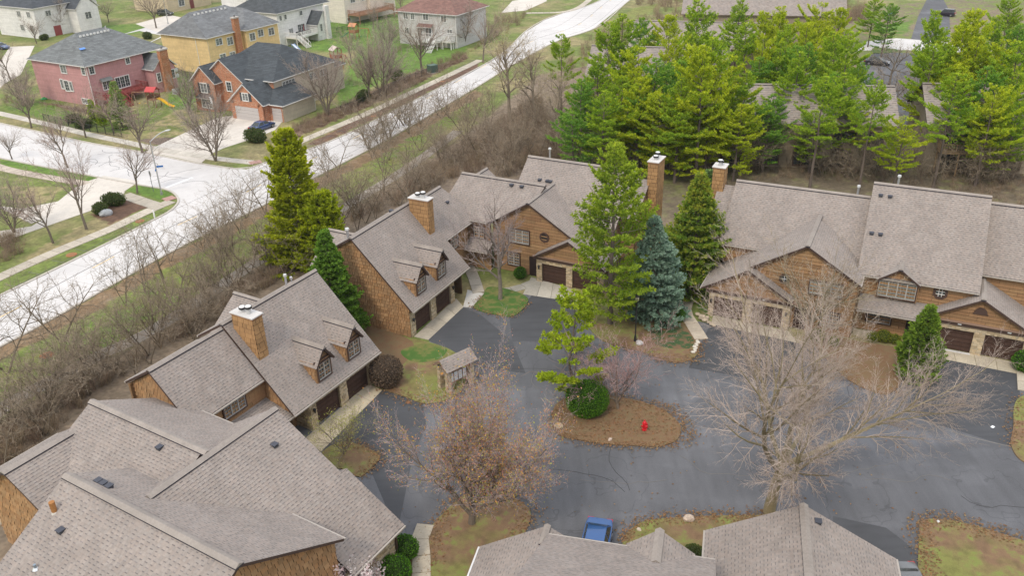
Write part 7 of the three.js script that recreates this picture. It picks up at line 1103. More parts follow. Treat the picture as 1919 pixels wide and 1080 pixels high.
// ------------------------------------------------------------------ cars
function makeCar(name, label, p, turn, col, { suv = false, y = 0.05 } = {}) {
  const t = thing(name, label, 'car', p, turn, null, y), st = suv ? [[-2.25, 0.8, 0.95], [-2.15, 0.9, 1.02], [-1.0, 0.93, 1.02], [0.9, 0.93, 1.0], [1.6, 0.9, 0.95], [2.15, 0.84, 0.8], [2.3, 0.72, 0.62]] : [[-2.36, 0.7, 0.78], [-2.25, 0.82, 0.93], [-1.7, 0.9, 0.97], [-0.9, 0.92, 0.95], [0.9, 0.92, 0.93], [1.6, 0.89, 0.84], [2.15, 0.8, 0.72], [2.36, 0.66, 0.58]];
  const b = new MB(), ring = ([x, w, s]) => { const h = [[0.24, 0.86], [0.42, 1], [0.66, 1.0], [s * 0.93, 0.97], [s, 0.86]], R = h.map(([yy, k]) => V(x, yy, w * k)); return [...R, ...h.slice().reverse().map(([yy, k]) => V(x, yy, -w * k))]; };
  const rs = st.map(ring); for (let i = 0; i < rs.length - 1; i++) for (let k = 0; k < 10; k++) { const k2 = (k + 1) % 10; b.quad(rs[i][k], rs[i][k2], rs[i + 1][k2], rs[i + 1][k], col); } b.fan(rs[0].slice().reverse(), col); b.fan(rs[rs.length - 1], col);
  // cabin
  const B0 = suv ? -2.15 : -1.75, B1 = suv ? 1.05 : 1.2, T0 = suv ? -1.9 : -0.95, T1 = suv ? 0.25 : 0.25, hy = suv ? 1.68 : 1.43, by = 0.9, bw = 0.82, tw = suv ? 0.66 : 0.6;
  const b4 = [V(B0, by, bw), V(B1, by, bw), V(B1, by, -bw), V(B0, by, -bw)], t4 = [V(T0, hy, tw), V(T1, hy, tw), V(T1, hy, -tw), V(T0, hy, -tw)];
  for (let k = 0; k < 4; k++) { const k2 = (k + 1) % 4; b.quad(b4[k], b4[k2], t4[k2], t4[k], col); }
  const rc = V((T0 + T1) / 2, hy + 0.06, 0); for (let k = 0; k < 4; k++) b.tri(t4[k], t4[(k + 1) % 4], rc, col);
  mesh('body', toCreasedNormals(b.geo(), 0.75), M.carpaint, t);
  const gl = (nm, A, B, Cc, D, k = 0.88) => { const c = A.clone().add(B).add(Cc).add(D).multiplyScalar(0.25), n = B.clone().sub(A).cross(D.clone().sub(A)).normalize().multiplyScalar(0.012), q = [A, B, Cc, D].map(v => c.clone().lerp(v, k).add(n)), m = new MB(); m.fan(q, [0.035, 0.045, 0.045]); mesh(nm, m, M.glass, t); };
  gl('windscreen', b4[1], b4[2], t4[2], t4[1]); gl('rear_window', b4[3], b4[0], t4[0], t4[3], 0.86);
  for (const s of [0, 1]) { const A = s ? [b4[2], b4[3], t4[3], t4[2]] : [b4[0], b4[1], t4[1], t4[0]], m1 = A[0].clone().lerp(A[1], 0.52), m2 = A[3].clone().lerp(A[2], 0.52); gl('side_window', A[0], m1, m2, A[3], 0.84); gl('side_window', m1, A[1], A[2], m2, 0.84); }
  for (const [x, z] of [[1.45, 0.8], [1.45, -0.8], [-1.4, 0.8], [-1.4, -0.8]]) { const w = new MB(); w.tube([V(x, 0.33, z - 0.11), V(x, 0.33, z + 0.11)], [0.33, 0.33], 16, [0.02, 0.02, 0.022], true); const wm = mesh('wheel', w, M.rubber, t), r = new MB(), s = Math.sign(z); r.tube([V(x, 0.33, z + s * 0.08), V(x, 0.33, z + s * 0.125)], [0.2, 0.2], 10, [0.4, 0.4, 0.42], true); mesh('rim', r, M.metal, wm); }
  for (const z of [0.62, -0.62]) { const l = new MB(); l.box(suv ? -2.27 : -2.36, 0.66, z - 0.2, -2.1, suv ? 1.0 : 0.86, z + 0.2, [0.45, 0.01, 0.015]); mesh('tail_light', l, M.plastic, t); const h = new MB(); h.box(2.05, 0.58, z - 0.18, 2.31, 0.7, z + 0.18, [0.7, 0.72, 0.74]); mesh('headlight', h, M.plastic, t); const mi = new MB(); mi.box(0.75, 0.92, Math.sign(z) * 0.86 - 0.04, 0.93, 1.06, Math.sign(z) * 1.04, col); mesh('mirror', mi, M.carpaint, t); }
  { const m = new MB(); m.box(-2.39, 0.5, -0.25, -2.3, 0.64, 0.25, [0.7, 0.7, 0.72]); mesh('number_plate', m, M.paint, t); }
  return t;
}
const loc = (F, a, b) => { const k = F.ang * Math.PI / 180; return [F.o[0] + a * Math.cos(k) - b * Math.sin(k), F.o[1] + a * Math.sin(k) + b * Math.cos(k)]; };
makeCar('parked_car', 'bright blue saloon car parked in front of the lower roof with the gutter', loc(FB, 4.35, 2.4), (-14.5 - 90) * Math.PI / 180, [0.01, 0.085, 0.28]);
makeCar('parked_car', 'dark blue saloon car on the drive of the orange brick house', [-39.93, 137.73], 1.05, [0.02, 0.06, 0.2]);
makeCar('parked_car', 'grey car with a red tail light just showing past the pointed lower roof', [23.07, 36.65], (-14.5 - 80) * Math.PI / 180, [0.16, 0.17, 0.18]);
makeCar('parked_car', 'black car parked among the trees of the far car park', [72.91, 170.27], -0.5, [0.03, 0.032, 0.04]);
makeCar('parked_car', 'black off-road car at the top of the access road', [108.81, 219.22], 2.5, [0.03, 0.025, 0.04], { suv: true });
makeCar('parked_car', 'dark off-road car on the drive above the yellow house', [-95.16, 252.15], -0.3, [0.05, 0.055, 0.05], { suv: true });
makeCar('parked_car', 'blue car cut off by the frame edge beside the brick garage', [-120.10, 210.65], -0.4, [0.08, 0.12, 0.25]);
makeCar('parked_car', 'white car glimpsed behind the pines of the car park', [76.07, 151.56], 1.2, [0.7, 0.7, 0.7]);
makeCar('parked_car', 'grey car parked behind the pines in the wood', [50.24, 160.76], -0.3, [0.25, 0.26, 0.28]);

// ------------------------------------------------------------------ street furniture
function streetLamp(label, p, dir, h = 8.3) {
  const t = thing('street_lamp', label, 'street lamp', p, dir), m = new MB(); m.tube([V(0, 0, 0), V(0, h * 0.5, 0), V(0, h - 0.9, 0)], [0.11, 0.09, 0.07], 8, [0.5, 0.51, 0.52], true); m.cyl(0, 0, 0, 0.2, 0.16, 0.35, 8, [0.45, 0.46, 0.47]); mesh('pole', m, M.metal, t);
  const a = new MB(), P = []; for (let i = 0; i <= 6; i++) { const k = i / 6; P.push(V(2.2 * k, h - 1 + 0.95 * Math.sin(k * 1.45), 0)); } a.tube(P, P.map(() => 0.05), 6, [0.55, 0.56, 0.57], true); mesh('arm', a, M.metal, t);
  const l = new MB(); l.sphere(V(2.55, h - 0.05, 0), 0.45, 0.1, 0.17, 10, 6, [0.6, 0.61, 0.62]); mesh('lamp_head', l, M.paint, t); return t;
}
streetLamp('grey street lamp on the green corner of the side street', [-46.35, 108.78], 0.75);
streetLamp('grey street lamp on the far street above the yellow house', [-89.71, 238.37], 2.6);
{
  const t = thing('street_name_sign', 'blue street name blades fixed to the corner street lamp', 'street sign', [-46.35, 108.78], 0.2, null, 3.9), m = new MB(); m.box(0.12, -0.12, -0.015, 0.95, 0.12, 0.015, [0.02, 0.14, 0.42]); m.box(0.08, -0.15, -0.02, 0.12, 0.15, 0.02, [0.5, 0.5, 0.5]); mesh('blade', m, M.paint, t);
  const n = new MB(); n.box(-0.015, -0.42, 0.12, 0.015, -0.18, 0.8, [0.02, 0.16, 0.45]); mesh('blade', n, M.paint, t);
}
{
  const t = thing('stop_sign', 'stop sign seen from its grey back beside the corner street lamp', 'road sign', [-47.92, 110.09], 2.3), m = new MB(); m.bar(V(0, 0, 0), V(0, 2.9, 0), 0.06, 0.06, [0.12, 0.14, 0.16]); mesh('post', m, M.paint, t);
  const oct = (r, z) => [0, 1, 2, 3, 4, 5, 6, 7].map(i => V(Math.cos((i + 0.5) * 0.7854) * r, 2.5 + Math.sin((i + 0.5) * 0.7854) * r, z)), b = new MB(), f = oct(0.42, 0.04), k = oct(0.42, 0.06); b.fan(f.slice().reverse(), [0.45, 0.44, 0.43]); for (let i = 0; i < 8; i++) { const j = (i + 1) % 8; b.quad(f[i], f[j], k[j], k[i], [0.5, 0.5, 0.5]); } mesh('sign_back', b, M.paint, t);
  const r = new MB(); r.fan(k, [0.75, 0.75, 0.75]); r.fan(oct(0.385, 0.064), [0.42, 0.015, 0.02]); mesh('sign_face', r, M.paint, t);
}
{ const t = thing('marker_post', 'short white marker post on the verge at the corner', 'post', [-44.34, 100.50], 0), m = new MB(); m.box(-0.07, 0, -0.07, 0.07, 1.05, 0.07, [0.8, 0.8, 0.8]); m.box(-0.08, 1.05, -0.08, 0.08, 1.12, 0.08, [0.7, 0.7, 0.7]); mesh('post', m, M.paint, t); }
{
  const t = thing('lamp_post', 'black lamp post with a lantern in front of the blue-green spruce', 'lamp post', [11.03, 67.32], 0, null, 0.08), m = new MB(); m.cyl(0, 0, 0, 0.14, 0.09, 0.6, 10, C.black); m.cyl(0, 0.6, 0, 0.06, 0.05, 3.5, 10, C.black); m.cyl(0, 4.05, 0, 0.06, 0.16, 0.12, 10, C.black); mesh('post', m, M.paint, t);
  const g = new MB(); g.cyl(0, 4.17, 0, 0.15, 0.19, 0.42, 8, [0.75, 0.68, 0.5]); mesh('lantern_glass', g, M.plastic, t); const c = new MB(); c.cyl(0, 4.59, 0, 0.27, 0.12, 0.22, 8, C.black); c.cyl(0, 4.81, 0, 0.05, 0.02, 0.14, 8, C.black); for (let i = 0; i < 4; i++) { const a = i * 1.5708; c.bar(V(Math.cos(a) * 0.17, 4.17, Math.sin(a) * 0.17), V(Math.cos(a) * 0.2, 4.6, Math.sin(a) * 0.2), 0.025, 0.025, C.black); } mesh('lantern_cap', c, M.paint, t);
}
{
  const t = thing('fire_hydrant', 'red fire hydrant on the edge of the island bed', 'fire hydrant', [9.87, 53.99], 0.5, null, 0.12), red = [0.62, 0.015, 0.025], m = new MB(); m.cyl(0, 0, 0, 0.2, 0.2, 0.08, 12, red); m.cyl(0, 0.08, 0, 0.14, 0.13, 0.5, 12, red); m.cyl(0, 0.56, 0, 0.19, 0.19, 0.06, 12, red); m.sphere(V(0, 0.62, 0), 0.16, 0.2, 0.16, 12, 8, red); m.cyl(0, 0.8, 0, 0.05, 0.05, 0.1, 6, red); mesh('barrel', m, M.plastic, t);
  for (const [x, z, r] of [[0.22, 0, 0.07], [-0.22, 0, 0.07], [0, 0.24, 0.1]]) { const n = new MB(); n.tube([V(x * 0.4, 0.42, z * 0.4), V(x, 0.42, z)], [r, r], 8, red, true); n.tube([V(x, 0.42, z), V(x * 1.25, 0.42, z * 1.25)], [r * 1.25, r * 1.1], 8, red, true); mesh('nozzle', n, M.plastic, t); }
}
{
  const t = thing('utility_cabinet', 'dark green utility cabinet beside the pavement bed', 'utility box', [-14.73, 174.39], 0.6), m = new MB(); m.box(-0.85, 0.1, -0.7, 0.85, 1.45, 0.7, [0.07, 0.12, 0.095]); mesh('housing', m, M.paint, t); const l = new MB(); l.box(-0.9, 1.45, -0.75, 0.9, 1.55, 0.75, [0.09, 0.15, 0.12]); mesh('lid', l, M.paint, t); const d = new MB(); d.box(-0.75, 0.2, 0.7, -0.02, 1.35, 0.72, [0.06, 0.1, 0.085]); d.box(0.02, 0.2, 0.7, 0.75, 1.35, 0.72, [0.06, 0.1, 0.085]); mesh('door', d, M.paint, t); const s = new MB(); s.box(-0.95, 0, -0.8, 0.95, 0.1, 0.8, [0.45, 0.43, 0.4]); mesh('plinth', s, M.grain, t);
}
function manhole(label, p, r) { const t = thing('manhole', label, 'manhole cover', p, 0), m = new MB(), c = [0.42, 0.18, 0.075]; m.cyl(0, 0, 0, r, r * 0.98, 0.05, 20, c); mesh('ring', m, M.grain, t); const k = new MB(); k.cyl(0, 0.05, 0, r * 0.72, r * 0.7, 0.02, 18, [0.36, 0.17, 0.085]); mesh('cover', k, M.grain, t); }
manhole('rusty manhole cover on the verge near the corner', [-45.86, 99.58], 0.55); manhole('rusty manhole cover on the verge of the lower road edge', [-50.12, 90.00], 0.6); manhole('rusty manhole cover on the verge opposite the hedge', [-22.58, 143.78], 0.5); manhole('rusty manhole cover on the verge near the utility cabinet', [-12.23, 166.64], 0.5); manhole('pale concrete valve cover at the edge of the drive', [-8.76, 58.68], 0.2);
{ const t = thing('storm_grate', 'rusty storm drain grate in the grass beside the road', 'drain grate', [-42.56, 67.76], 0.9), m = new MB(), c = [0.45, 0.15, 0.05]; m.cyl(0, 0, 0, 0.62, 0.6, 0.07, 18, [0.4, 0.16, 0.06]); mesh('frame', m, M.grain, t); for (let i = -3; i <= 3; i++) { const b = new MB(); b.box(i * 0.14 - 0.03, 0.07, -0.42, i * 0.14 + 0.03, 0.11, 0.42, c); mesh('bar', b, M.grain, t); } }
function boulder(label, p, s, col, y = 0.05) { const r = rng(Math.round(p[0] * 91 + p[1] * 13)), m = new MB(), o = r() * 50; m.sphere(V(0, s * 0.3, 0), s, s * 0.6, s * 0.8, 12, 8, () => mulc(col, rr(r, 0.85, 1.12)), (a, b) => 0.75 + 0.5 * fbm(Math.cos(a) * 1.6 + o, Math.sin(a) * 1.6 + b * 1.4, 2)); const t = thing('boulder', label, 'boulder', p, r() * 6, null, y); mesh('rock', m, M.grain, t); }
boulder('rounded blue-grey boulder in the corner flower bed', [-51.03, 102.03], 0.85, [0.5, 0.52, 0.54], 0); boulder('pinkish boulder on the lawn edge between the lower roofs', [11.35, 44.01], 0.42, [0.62, 0.5, 0.4]); boulder('tan boulder at the tip of the island', [3.33, 54.70], 0.35, [0.6, 0.46, 0.3], 0.1); boulder('pale grey rock on the lawn below the lamp post', [11.35, 66.83], 0.4, [0.6, 0.6, 0.6]); boulder('small pale rock on the lawn beside the blue car', [7.91, 43.19], 0.18, [0.65, 0.56, 0.45]); boulder('small pale stone at the lower edge of the island', [7.11, 52.84], 0.2, [0.62, 0.5, 0.42], 0.1); boulder('white stone on the lawn at the lower corner of the court', [27.62, 43.16], 0.14, [0.7, 0.7, 0.7]);
{
  const r = rng(66); for (let i = 0; i < 26; i++) { const u = rr(r, 0, 1), v = rr(r, 0, 1), a = [17.62, 71.83], b = [18.59, 71.36], c = [17.91, 69.56], p = [a[0] + (b[0] - a[0]) * u + (c[0] - a[0]) * v * 0.8, a[1] + (b[1] - a[1]) * u + (c[1] - a[1]) * v * 0.8]; const m = new MB(), s = rr(r, 0.12, 0.3), o = i * 7; m.sphere(V(0, s * 0.3, 0), s, s * 0.55, s * 0.8, 8, 6, mulc([0.6, 0.5, 0.38], rr(r, 0.7, 1.2)), (aa, bb) => 0.8 + 0.4 * vn(Math.cos(aa) + o, Math.sin(aa) + bb)); const t = thing('rock', 'buff rock in the heap between the curving path and the garage', 'rock', p, r() * 6, 'rocks heaped by the curving path', 0.1); mesh('stone', m, M.grain, t); }
  for (let i = 0; i < 9; i++) { const k = i / 8, a = [16.58, 66.92], b = [15.91, 65.03], p = [a[0] + (b[0] - a[0]) * k + rr(r, -0.1, 0.1), a[1] + (b[1] - a[1]) * k]; const m = new MB(), s = rr(r, 0.12, 0.22), o = i * 5; m.sphere(V(0, s * 0.3, 0), s, s * 0.5, s, 8, 6, [0.72, 0.67, 0.58], (aa, bb) => 0.8 + 0.4 * vn(Math.cos(aa) + o, Math.sin(aa) + bb)); const t = thing('rock', 'white rock edging the lawn where the curving path meets the drive', 'rock', p, r() * 6, 'white edging rocks', 0.1); mesh('stone', m, M.grain, t); }
  for (let i = 0; i < 9; i++) { const k = i / 8, a = [-35.54, 45.42], b = [-35.28, 47.38], p = [a[0] + (b[0] - a[0]) * k + rr(r, -0.15, 0.15), a[1] + (b[1] - a[1]) * k]; const m = new MB(), s = rr(r, 0.25, 0.4), o = i * 5; m.sphere(V(0, 0.05, 0), s, 0.14, s * 0.7, 9, 6, mulc([0.6, 0.5, 0.36], rr(r, 0.8, 1.1)), (aa, bb) => 0.8 + 0.4 * vn(Math.cos(aa) + o, Math.sin(aa) + bb)); const t = thing('flagstone', 'buff edging stone on the bare ground behind the nearest townhouse', 'stone', p, r() * 6, 'edging stones behind the nearest townhouse'); mesh('stone', m, M.grain, t); }
}
// mailbox shelter with its shingled roof on stone piers
{
  const H = new House('mailbox_shelter', 'little gabled mailbox shelter with white notices, half hidden by the orange-leaved tree', { o: [-4.89, 61.07], ang: 40 }, 0, 0, 'mailbox shelter');
  H.trimCol = [0.3, 0.2, 0.13]; H.slope([[-1.6, -1.0, 2.3], [1.6, -1.0, 2.3], [1.6, 0, 3.1], [-1.6, 0, 3.1]], { gutter: false }); H.slope([[1.6, 1.0, 2.3], [-1.6, 1.0, 2.3], [-1.6, 0, 3.1], [1.6, 0, 3.1]], { gutter: false });
  for (const [a, b] of [[-1.35, -0.7], [1.0, -0.7], [-1.35, 0.35], [1.0, 0.35]]) { const w = (x0, y0, x1, y1) => H.wall(x0, y0, x1, y1, [[0, 0], [0.35, 0], [0.35, 2.25], [0, 2.25]], 'stone', 0.1); w(a, b, a + 0.35, b); w(a, b + 0.35, a, b); w(a + 0.35, b, a + 0.35, b + 0.35); w(a + 0.35, b + 0.35, a, b + 0.35); }
  { const m = new MB(), p = H.L(-1, 0.25, 0.6), q = H.L(1, -0.3, 1.9); m.box(p.x, 0.6, p.z, q.x, 1.9, q.z, [0.3, 0.2, 0.13]); const b = mesh('box_cabinet', m, M.wood, H.g); const n = new MB(); for (let i = 0; i < 4; i++) n.box(p.x + 0.15 + i * 0.45, 0.75, q.z, p.x + 0.5 + i * 0.45, 1.6, q.z + 0.012, [0.8, 0.82, 0.86]); mesh('notices', n, M.paint, b); }
  H.finish();
}
{ const t = thing('flower_pot', 'terracotta pot beside the garage pier at the townhouse entrance', 'flower pot', [-5.57, 78.91], 0, null, 0.05), m = new MB(); m.cyl(0, 0, 0, 0.22, 0.34, 0.5, 12, [0.4, 0.12, 0.06]); m.cyl(0, 0.5, 0, 0.37, 0.36, 0.08, 12, [0.42, 0.13, 0.07]); mesh('pot', m, M.grain, t); const s = new MB(); s.cyl(0, 0.5, 0, 0.3, 0.3, 0.1, 12, [0.08, 0.05, 0.04]); mesh('soil', s, M.grain, t); }
for (const [p, l] of [[[36.33, 53.24], 'white paper lying on the dark drive at the frame edge']]) { const t = thing('paper', l, 'paper', p, 0.6, null, 0.03), m = new MB(); m.obox(V(-0.15, 0.0, -0.11), V(0.3, 0.02, 0), V(0, 0.006, 0), V(0, 0, 0.22), [0.82, 0.85, 0.88]); mesh('sheet', m, M.paint, t); }
// ------------------------------------------------------------------ gardens across the road
{
  const t = thing('basketball_hoop', 'basketball hoop with white backboard beside the brick house drive', 'basketball hoop', [-50.24, 143.94], 0.5), m = new MB(); m.bar(V(0, 0, 0), V(0, 3.0, 0), 0.12, 0.12, [0.05, 0.05, 0.055]); m.bar(V(0, 2.9, 0), V(0.6, 3.1, 0), 0.08, 0.08, [0.05, 0.05, 0.055]); mesh('post', m, M.paint, t); const b = new MB(); b.box(0.6, 2.75, -0.85, 0.65, 3.8, 0.85, [0.75, 0.76, 0.78]); mesh('backboard', b, M.paint, t); const r = new MB(), P = []; for (let i = 0; i <= 12; i++) P.push(V(0.92 + Math.cos(i / 12 * 6.283) * 0.23, 3.0, Math.sin(i / 12 * 6.283) * 0.23)); r.tube(P, P.map(() => 0.02), 5, [0.6, 0.08, 0.04]); mesh('rim', r, M.paint, t);
}
function playset(label, p, turn, wood, slideCol, tarp, s = 1) {
  const t = thing('play_set', label, 'play set', p, turn); t.scale.setScalar(s); const m = new MB(); for (const [x, z] of [[-0.8, -0.8], [0.8, -0.8], [-0.8, 0.8], [0.8, 0.8]]) m.box(x - 0.06, 0, z - 0.06, x + 0.06, 3, z + 0.06, wood); m.box(-0.85, 1.35, -0.85, 0.85, 1.45, 0.85, wood); m.box(-0.85, 1.45, -0.88, 0.85, 2.1, -0.82, wood); m.box(-0.88, 1.45, -0.85, -0.82, 2.1, 0.85, wood); mesh('tower', m, M.wood, t);
  const r = new MB(); r.quad(V(-1, 2.9, 1), V(1, 2.9, 1), V(1, 3.6, 0), V(-1, 3.6, 0), tarp); r.quad(V(1, 2.9, -1), V(-1, 2.9, -1), V(-1, 3.6, 0), V(1, 3.6, 0), tarp); r.quad(V(-1, 2.84, 1), V(-1, 3.54, 0), V(1, 3.54, 0), V(1, 2.84, 1), tarp); r.quad(V(1, 2.84, -1), V(1, 3.54, 0), V(-1, 3.54, 0), V(-1, 2.84, -1), tarp); mesh('canopy', r, M.paint, t);
  const l = new MB(), P = []; for (let i = 0; i <= 6; i++) { const k = i / 6; P.push([0.85 + 3.0 * k, 1.42 * Math.pow(1 - k, 1.15) + 0.12 + 0.12 * Math.sin(k * 6.28)]); } for (let i = 0; i < 6; i++) { const a = P[i], b = P[i + 1]; l.quad(V(a[0], a[1], 0.28), V(b[0], b[1], 0.28), V(b[0], b[1], -0.28), V(a[0], a[1], -0.28), slideCol); for (const z of [0.28, -0.28]) l.bar(V(a[0], a[1] + 0.08, z), V(b[0], b[1] + 0.08, z), 0.05, 0.2, slideCol); } mesh('slide', l, M.plastic, t);
  const w = new MB(); w.bar(V(-0.8, 2.5, 0), V(-4.2, 2.5, 0), 0.1, 0.12, wood); for (const z of [-0.9, 0.9]) w.bar(V(-4.2, 2.5, 0), V(-4.2, 0, z), 0.09, 0.09, wood); for (const x of [-1.9, -3.1]) { for (const z of [-0.2, 0.2]) w.bar(V(x, 2.45, z), V(x, 0.55, z), 0.02, 0.02, [0.1, 0.1, 0.1]); w.box(x - 0.1, 0.5, -0.22, x + 0.1, 0.55, 0.22, slideCol); } mesh('swing_frame', w, M.wood, t);
}
playset('play set with a yellow slide and coloured canopy beside the pink house chimney', [-63.22, 153.98], -0.25, [0.3, 0.16, 0.09], [0.8, 0.5, 0.02], [0.5, 0.06, 0.06]);
playset('wooden play set with a green slide on the lawn of the white house', [-35.97, 211.67], 2.7, [0.45, 0.2, 0.09], [0.02, 0.25, 0.12], [0.55, 0.25, 0.12]);
playset('reddish play set just behind the brick house roof', [-35.48, 183.53], 2.2, [0.42, 0.15, 0.08], [0.1, 0.25, 0.4], [0.6, 0.5, 0.45], 1.1);
{ const t = thing('garden_slide', 'long white and blue slide at the foot of the white deck stairs', 'slide', [-46.00, 195.25], -0.75), m = new MB(); m.quad(V(-1.8, 2.0, 0.35), V(1.8, 0.3, 0.35), V(1.8, 0.3, -0.35), V(-1.8, 2.0, -0.35), [0.78, 0.8, 0.84]); for (const z of [0.35, -0.35]) m.bar(V(-1.8, 2.08, z), V(1.8, 0.38, z), 0.06, 0.22, [0.25, 0.42, 0.7]); mesh('chute', m, M.plastic, t); const l = new MB(); for (const z of [0.3, -0.3]) { l.bar(V(-1.8, 2, z), V(-2.2, 0, z), 0.06, 0.06, [0.2, 0.3, 0.5]); l.bar(V(1.2, 0.6, z), V(1.2, 0, z), 0.06, 0.06, [0.2, 0.3, 0.5]); } mesh('legs', l, M.paint, t); }
for (const [p, l] of [[[-62.43, 162.86], 'grey air conditioner at the pink house corner near the dishes'], [[-85.98, 162.67], 'grey air conditioner at the long blank side of the pink house'], [[-44.13, 210.89], 'air conditioner at the corner of the white house']]) { const t = thing('air_conditioner', l, 'air conditioner', p, 1.05), m = new MB(); m.box(-0.45, 0.08, -0.45, 0.45, 0.95, 0.45, [0.42, 0.43, 0.43]); mesh('housing', m, M.paint, t); const g = new MB(); g.cyl(0, 0.95, 0, 0.36, 0.34, 0.04, 14, [0.15, 0.15, 0.15]); mesh('fan_grille', g, M.paint, t); const b = new MB(); b.box(-0.55, 0, -0.55, 0.55, 0.08, 0.55, [0.5, 0.48, 0.45]); mesh('plinth', b, M.grain, t); }
function fence(label, pts, h = 1.2) { const t = thing('fence', label, 'fence', pts[0], 0), o = pts[0], r = new MB(), bk = [0.03, 0.03, 0.032]; const n = Math.round(lineLen(pts) / 2), L = curve(pts, n).map(p => V(p[0] - o[0], 0, -(p[1] - o[1]))); L.forEach((p, i) => { const m = new MB(); m.box(p.x - 0.04, 0, p.z - 0.04, p.x + 0.04, h + 0.1, p.z + 0.04, bk); mesh('post', m, M.paint, t); if (i) { const q = L[i - 1]; for (const y of [0.15, h]) r.bar(q.clone().setY(y), p.clone().setY(y), 0.035, 0.05, bk); for (let k = 1; k < 12; k++) { const c = q.clone().lerp(p, k / 12); r.bar(c.clone().setY(0.15), c.clone().setY(h), 0.02, 0.02, bk); } } }); const m = mesh('railings', r, M.paint, t); m.userData.kind = 'stuff'; }
fence('black railing fence along the pink house garden', [[-79.87, 146.84], [-76.93, 144.63], [-69.93, 139.97], [-61.98, 135.43]]);
fence('black railing fence along the planted bed by the pavement', [[-28.52, 146.33], [-24.80, 152.85], [-21.09, 162.70], [-15.78, 172.70]]);
fence('black railing fence between the white and grey house gardens', [[-41.42, 219.01], [-36.16, 226.65], [-30.87, 230.27]]);
fence('black railing fence between the pink and yellow houses', [[-68.50, 180.75], [-64.80, 176.17], [-62.06, 173.63]]);
{ const t = thing('garden_toy', 'small bright green toy on the grass by the pink house side', 'toy', [-86.61, 161.20], 0.4), m = new MB(); m.sphere(V(0, 0.15, 0), 0.6, 0.18, 0.45, 10, 6, [0.03, 0.4, 0.12]); m.box(-0.2, 0.2, -0.2, 0.25, 0.45, 0.2, [0.03, 0.35, 0.1]); mesh('shell', m, M.plastic, t); }
{ const t = thing('information_sign', 'small blue-topped sign on a dark post beside the access road', 'sign', [86.89, 200.66], 0.3), m = new MB(); m.bar(V(0, 0, 0), V(0, 4.2, 0), 0.1, 0.1, [0.1, 0.09, 0.08]); mesh('post', m, M.paint, t); const b = new MB(); b.box(-0.5, 4.2, -0.3, 0.9, 4.4, 0.3, [0.5, 0.68, 0.78]); mesh('lamp_head', b, M.paint, t); }
{ const t = thing('small_shed', 'small white garden shed behind the pines at the car park', 'shed', [53.43, 155.60], 0.3), m = new MB(); m.box(-1.2, 0, -0.9, 1.2, 1.9, 0.9, [0.7, 0.64, 0.56]); mesh('wall', m, M.grain, t); const r = new MB(); r.quad(V(-1.4, 1.85, 1.1), V(1.4, 1.85, 1.1), V(1.4, 2.6, 0), V(-1.4, 2.6, 0), [0.62, 0.56, 0.5]); r.quad(V(1.4, 1.85, -1.1), V(-1.4, 1.85, -1.1), V(-1.4, 2.6, 0), V(1.4, 2.6, 0), [0.62, 0.56, 0.5]); r.tri(V(-1.2, 1.9, 0.9), V(-1.2, 2.5, 0), V(-1.2, 1.9, -0.9), [0.65, 0.6, 0.5]); r.tri(V(1.2, 1.9, 0.9), V(1.2, 1.9, -0.9), V(1.2, 2.5, 0), [0.65, 0.6, 0.5]); mesh('roof', r, M.grain, t); }
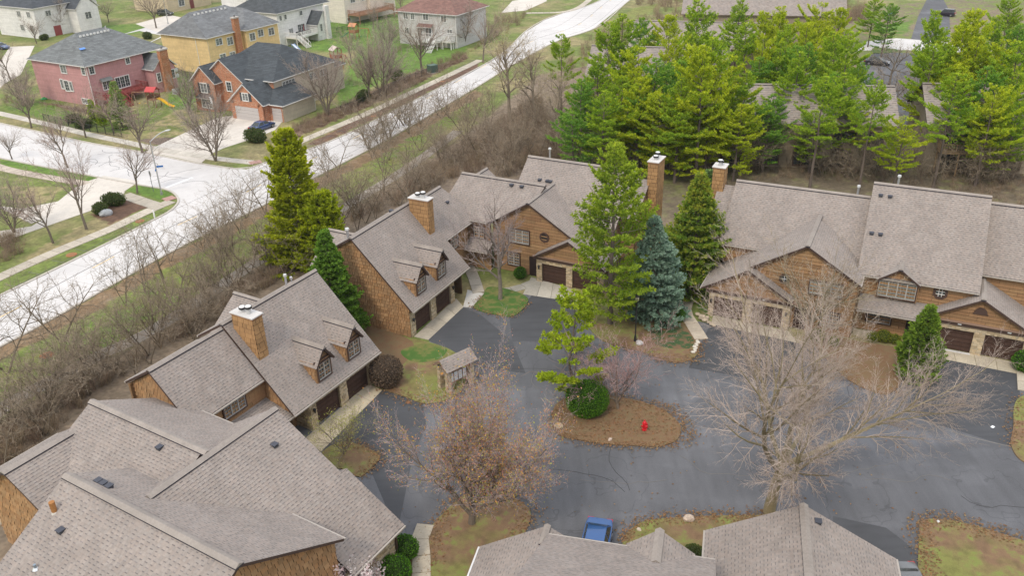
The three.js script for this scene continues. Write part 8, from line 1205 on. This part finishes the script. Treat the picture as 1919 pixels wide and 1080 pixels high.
// fallen leaves along the edges of the court
{
  const r = rng(911), m = new MB(); m.quad(V(-0.07, 0, 0), V(0, 0.015, 0.05), V(0.08, 0, 0), V(0, 0.012, -0.045), [1, 1, 1]); const g = m.geo(), P = [], lines = [
    [[[2.88, 55.56], [3.19, 53.82], [4.77, 53.01], [6.94, 52.39], [9.11, 52.10], [10.89, 51.96], [12.80, 52.52], [13.44, 54.37], [12.30, 56.55], [9.73, 58.01], [6.79, 58.92], [4.59, 58.79], [2.88, 55.56]], 1500, 0.5, 0.125], [[[-5.81, 39.73], [-5.13, 45.25], [-3.38, 47.35], [-1.51, 47.55], [0.34, 46.09], [0.83, 45.16], [0.41, 43.24], [-0.46, 41.35]], 900, 0.6, 0.105], [[[6.55, 41.08], [6.97, 42.74], [8.30, 43.93], [11.40, 44.27], [15.34, 44.27], [17.75, 43.96]], 900, 0.5, 0.105], [[[24.79, 37.75], [25.99, 42.24], [26.59, 43.30], [28.49, 43.28], [32.28, 41.22]], 900, 0.55, 0.105],
    [[[8.15, 67.57], [11.26, 65.55], [14.22, 63.53], [16.01, 64.58], [16.86, 67.86]], 700, 0.6, 0.105], [[[-11.17, 60.90], [-9.06, 59.46], [-7.21, 58.38], [-5.07, 59.26], [-4.17, 61.20], [-4.29, 64.58]], 700, 0.6, 0.105], [[[-13.40, 53.57], [-11.23, 52.69], [-10.21, 51.62], [-10.71, 50.28], [-11.37, 49.41]], 400, 0.4, 0.105], [[[-2.95, 76.99], [-3.80, 74.57], [-1.85, 73.16], [-0.05, 72.63], [1.58, 75.58]], 300, 0.4, 0.105], [[[36.47, 50.81], [37.70, 52.91], [40.52, 57.04]], 250, 0.5, 0.105], [[[27.24, 67.96], [26.99, 64.26], [28.09, 59.58], [30.08, 57.93], [33.43, 61.77]], 500, 0.6, 0.105],
  ];
  for (const [L, n, j, y] of lines) { const c = curve(L, n); for (const q of c) { const s = (r() + r() + r() - 1.5) * j * 1.6, t = (r() + r() + r() - 1.5) * j * 1.6; P.push([q[0] + s, q[1] + t, y]); } }
  for (let i = 0; i < 900; i++) { const a = [8.10, 55.32]; P.push([a[0] + rr(r, -5, 5), a[1] + rr(r, -2, 2), 0.128]); }
  for (let i = 0; i < 260; i++) P.push([rr(r, -8, 30), rr(r, 44, 62), 0.03]);
  const im = new THREE.InstancedMesh(g, M.leaf, P.length), mt = new THREE.Matrix4(), q = new THREE.Quaternion(), e = new THREE.Euler(), col = new THREE.Color();
  P.forEach((p, i) => { e.set(rr(r, -0.4, 0.4), r() * 6.28, rr(r, -0.4, 0.4)); q.setFromEuler(e); const s = rr(r, 0.6, 1.5); mt.compose(V(p[0], p[2] + 0.012, -p[1]), q, V(s, s, s)); im.setMatrixAt(i, mt); const k = rr(r, 0.6, 1.3), w = r(); col.setRGB(0.3 * k, (0.15 + 0.07 * w) * k, (0.07 + 0.05 * w) * k); im.setColorAt(i, col); });
  im.name = 'fallen_leaves'; scene.add(im); tag(im, 'brown fallen leaves scattered along the lawn edges of the court', 'leaf litter', null, 'stuff');
}
renderer.render(scene, camera);
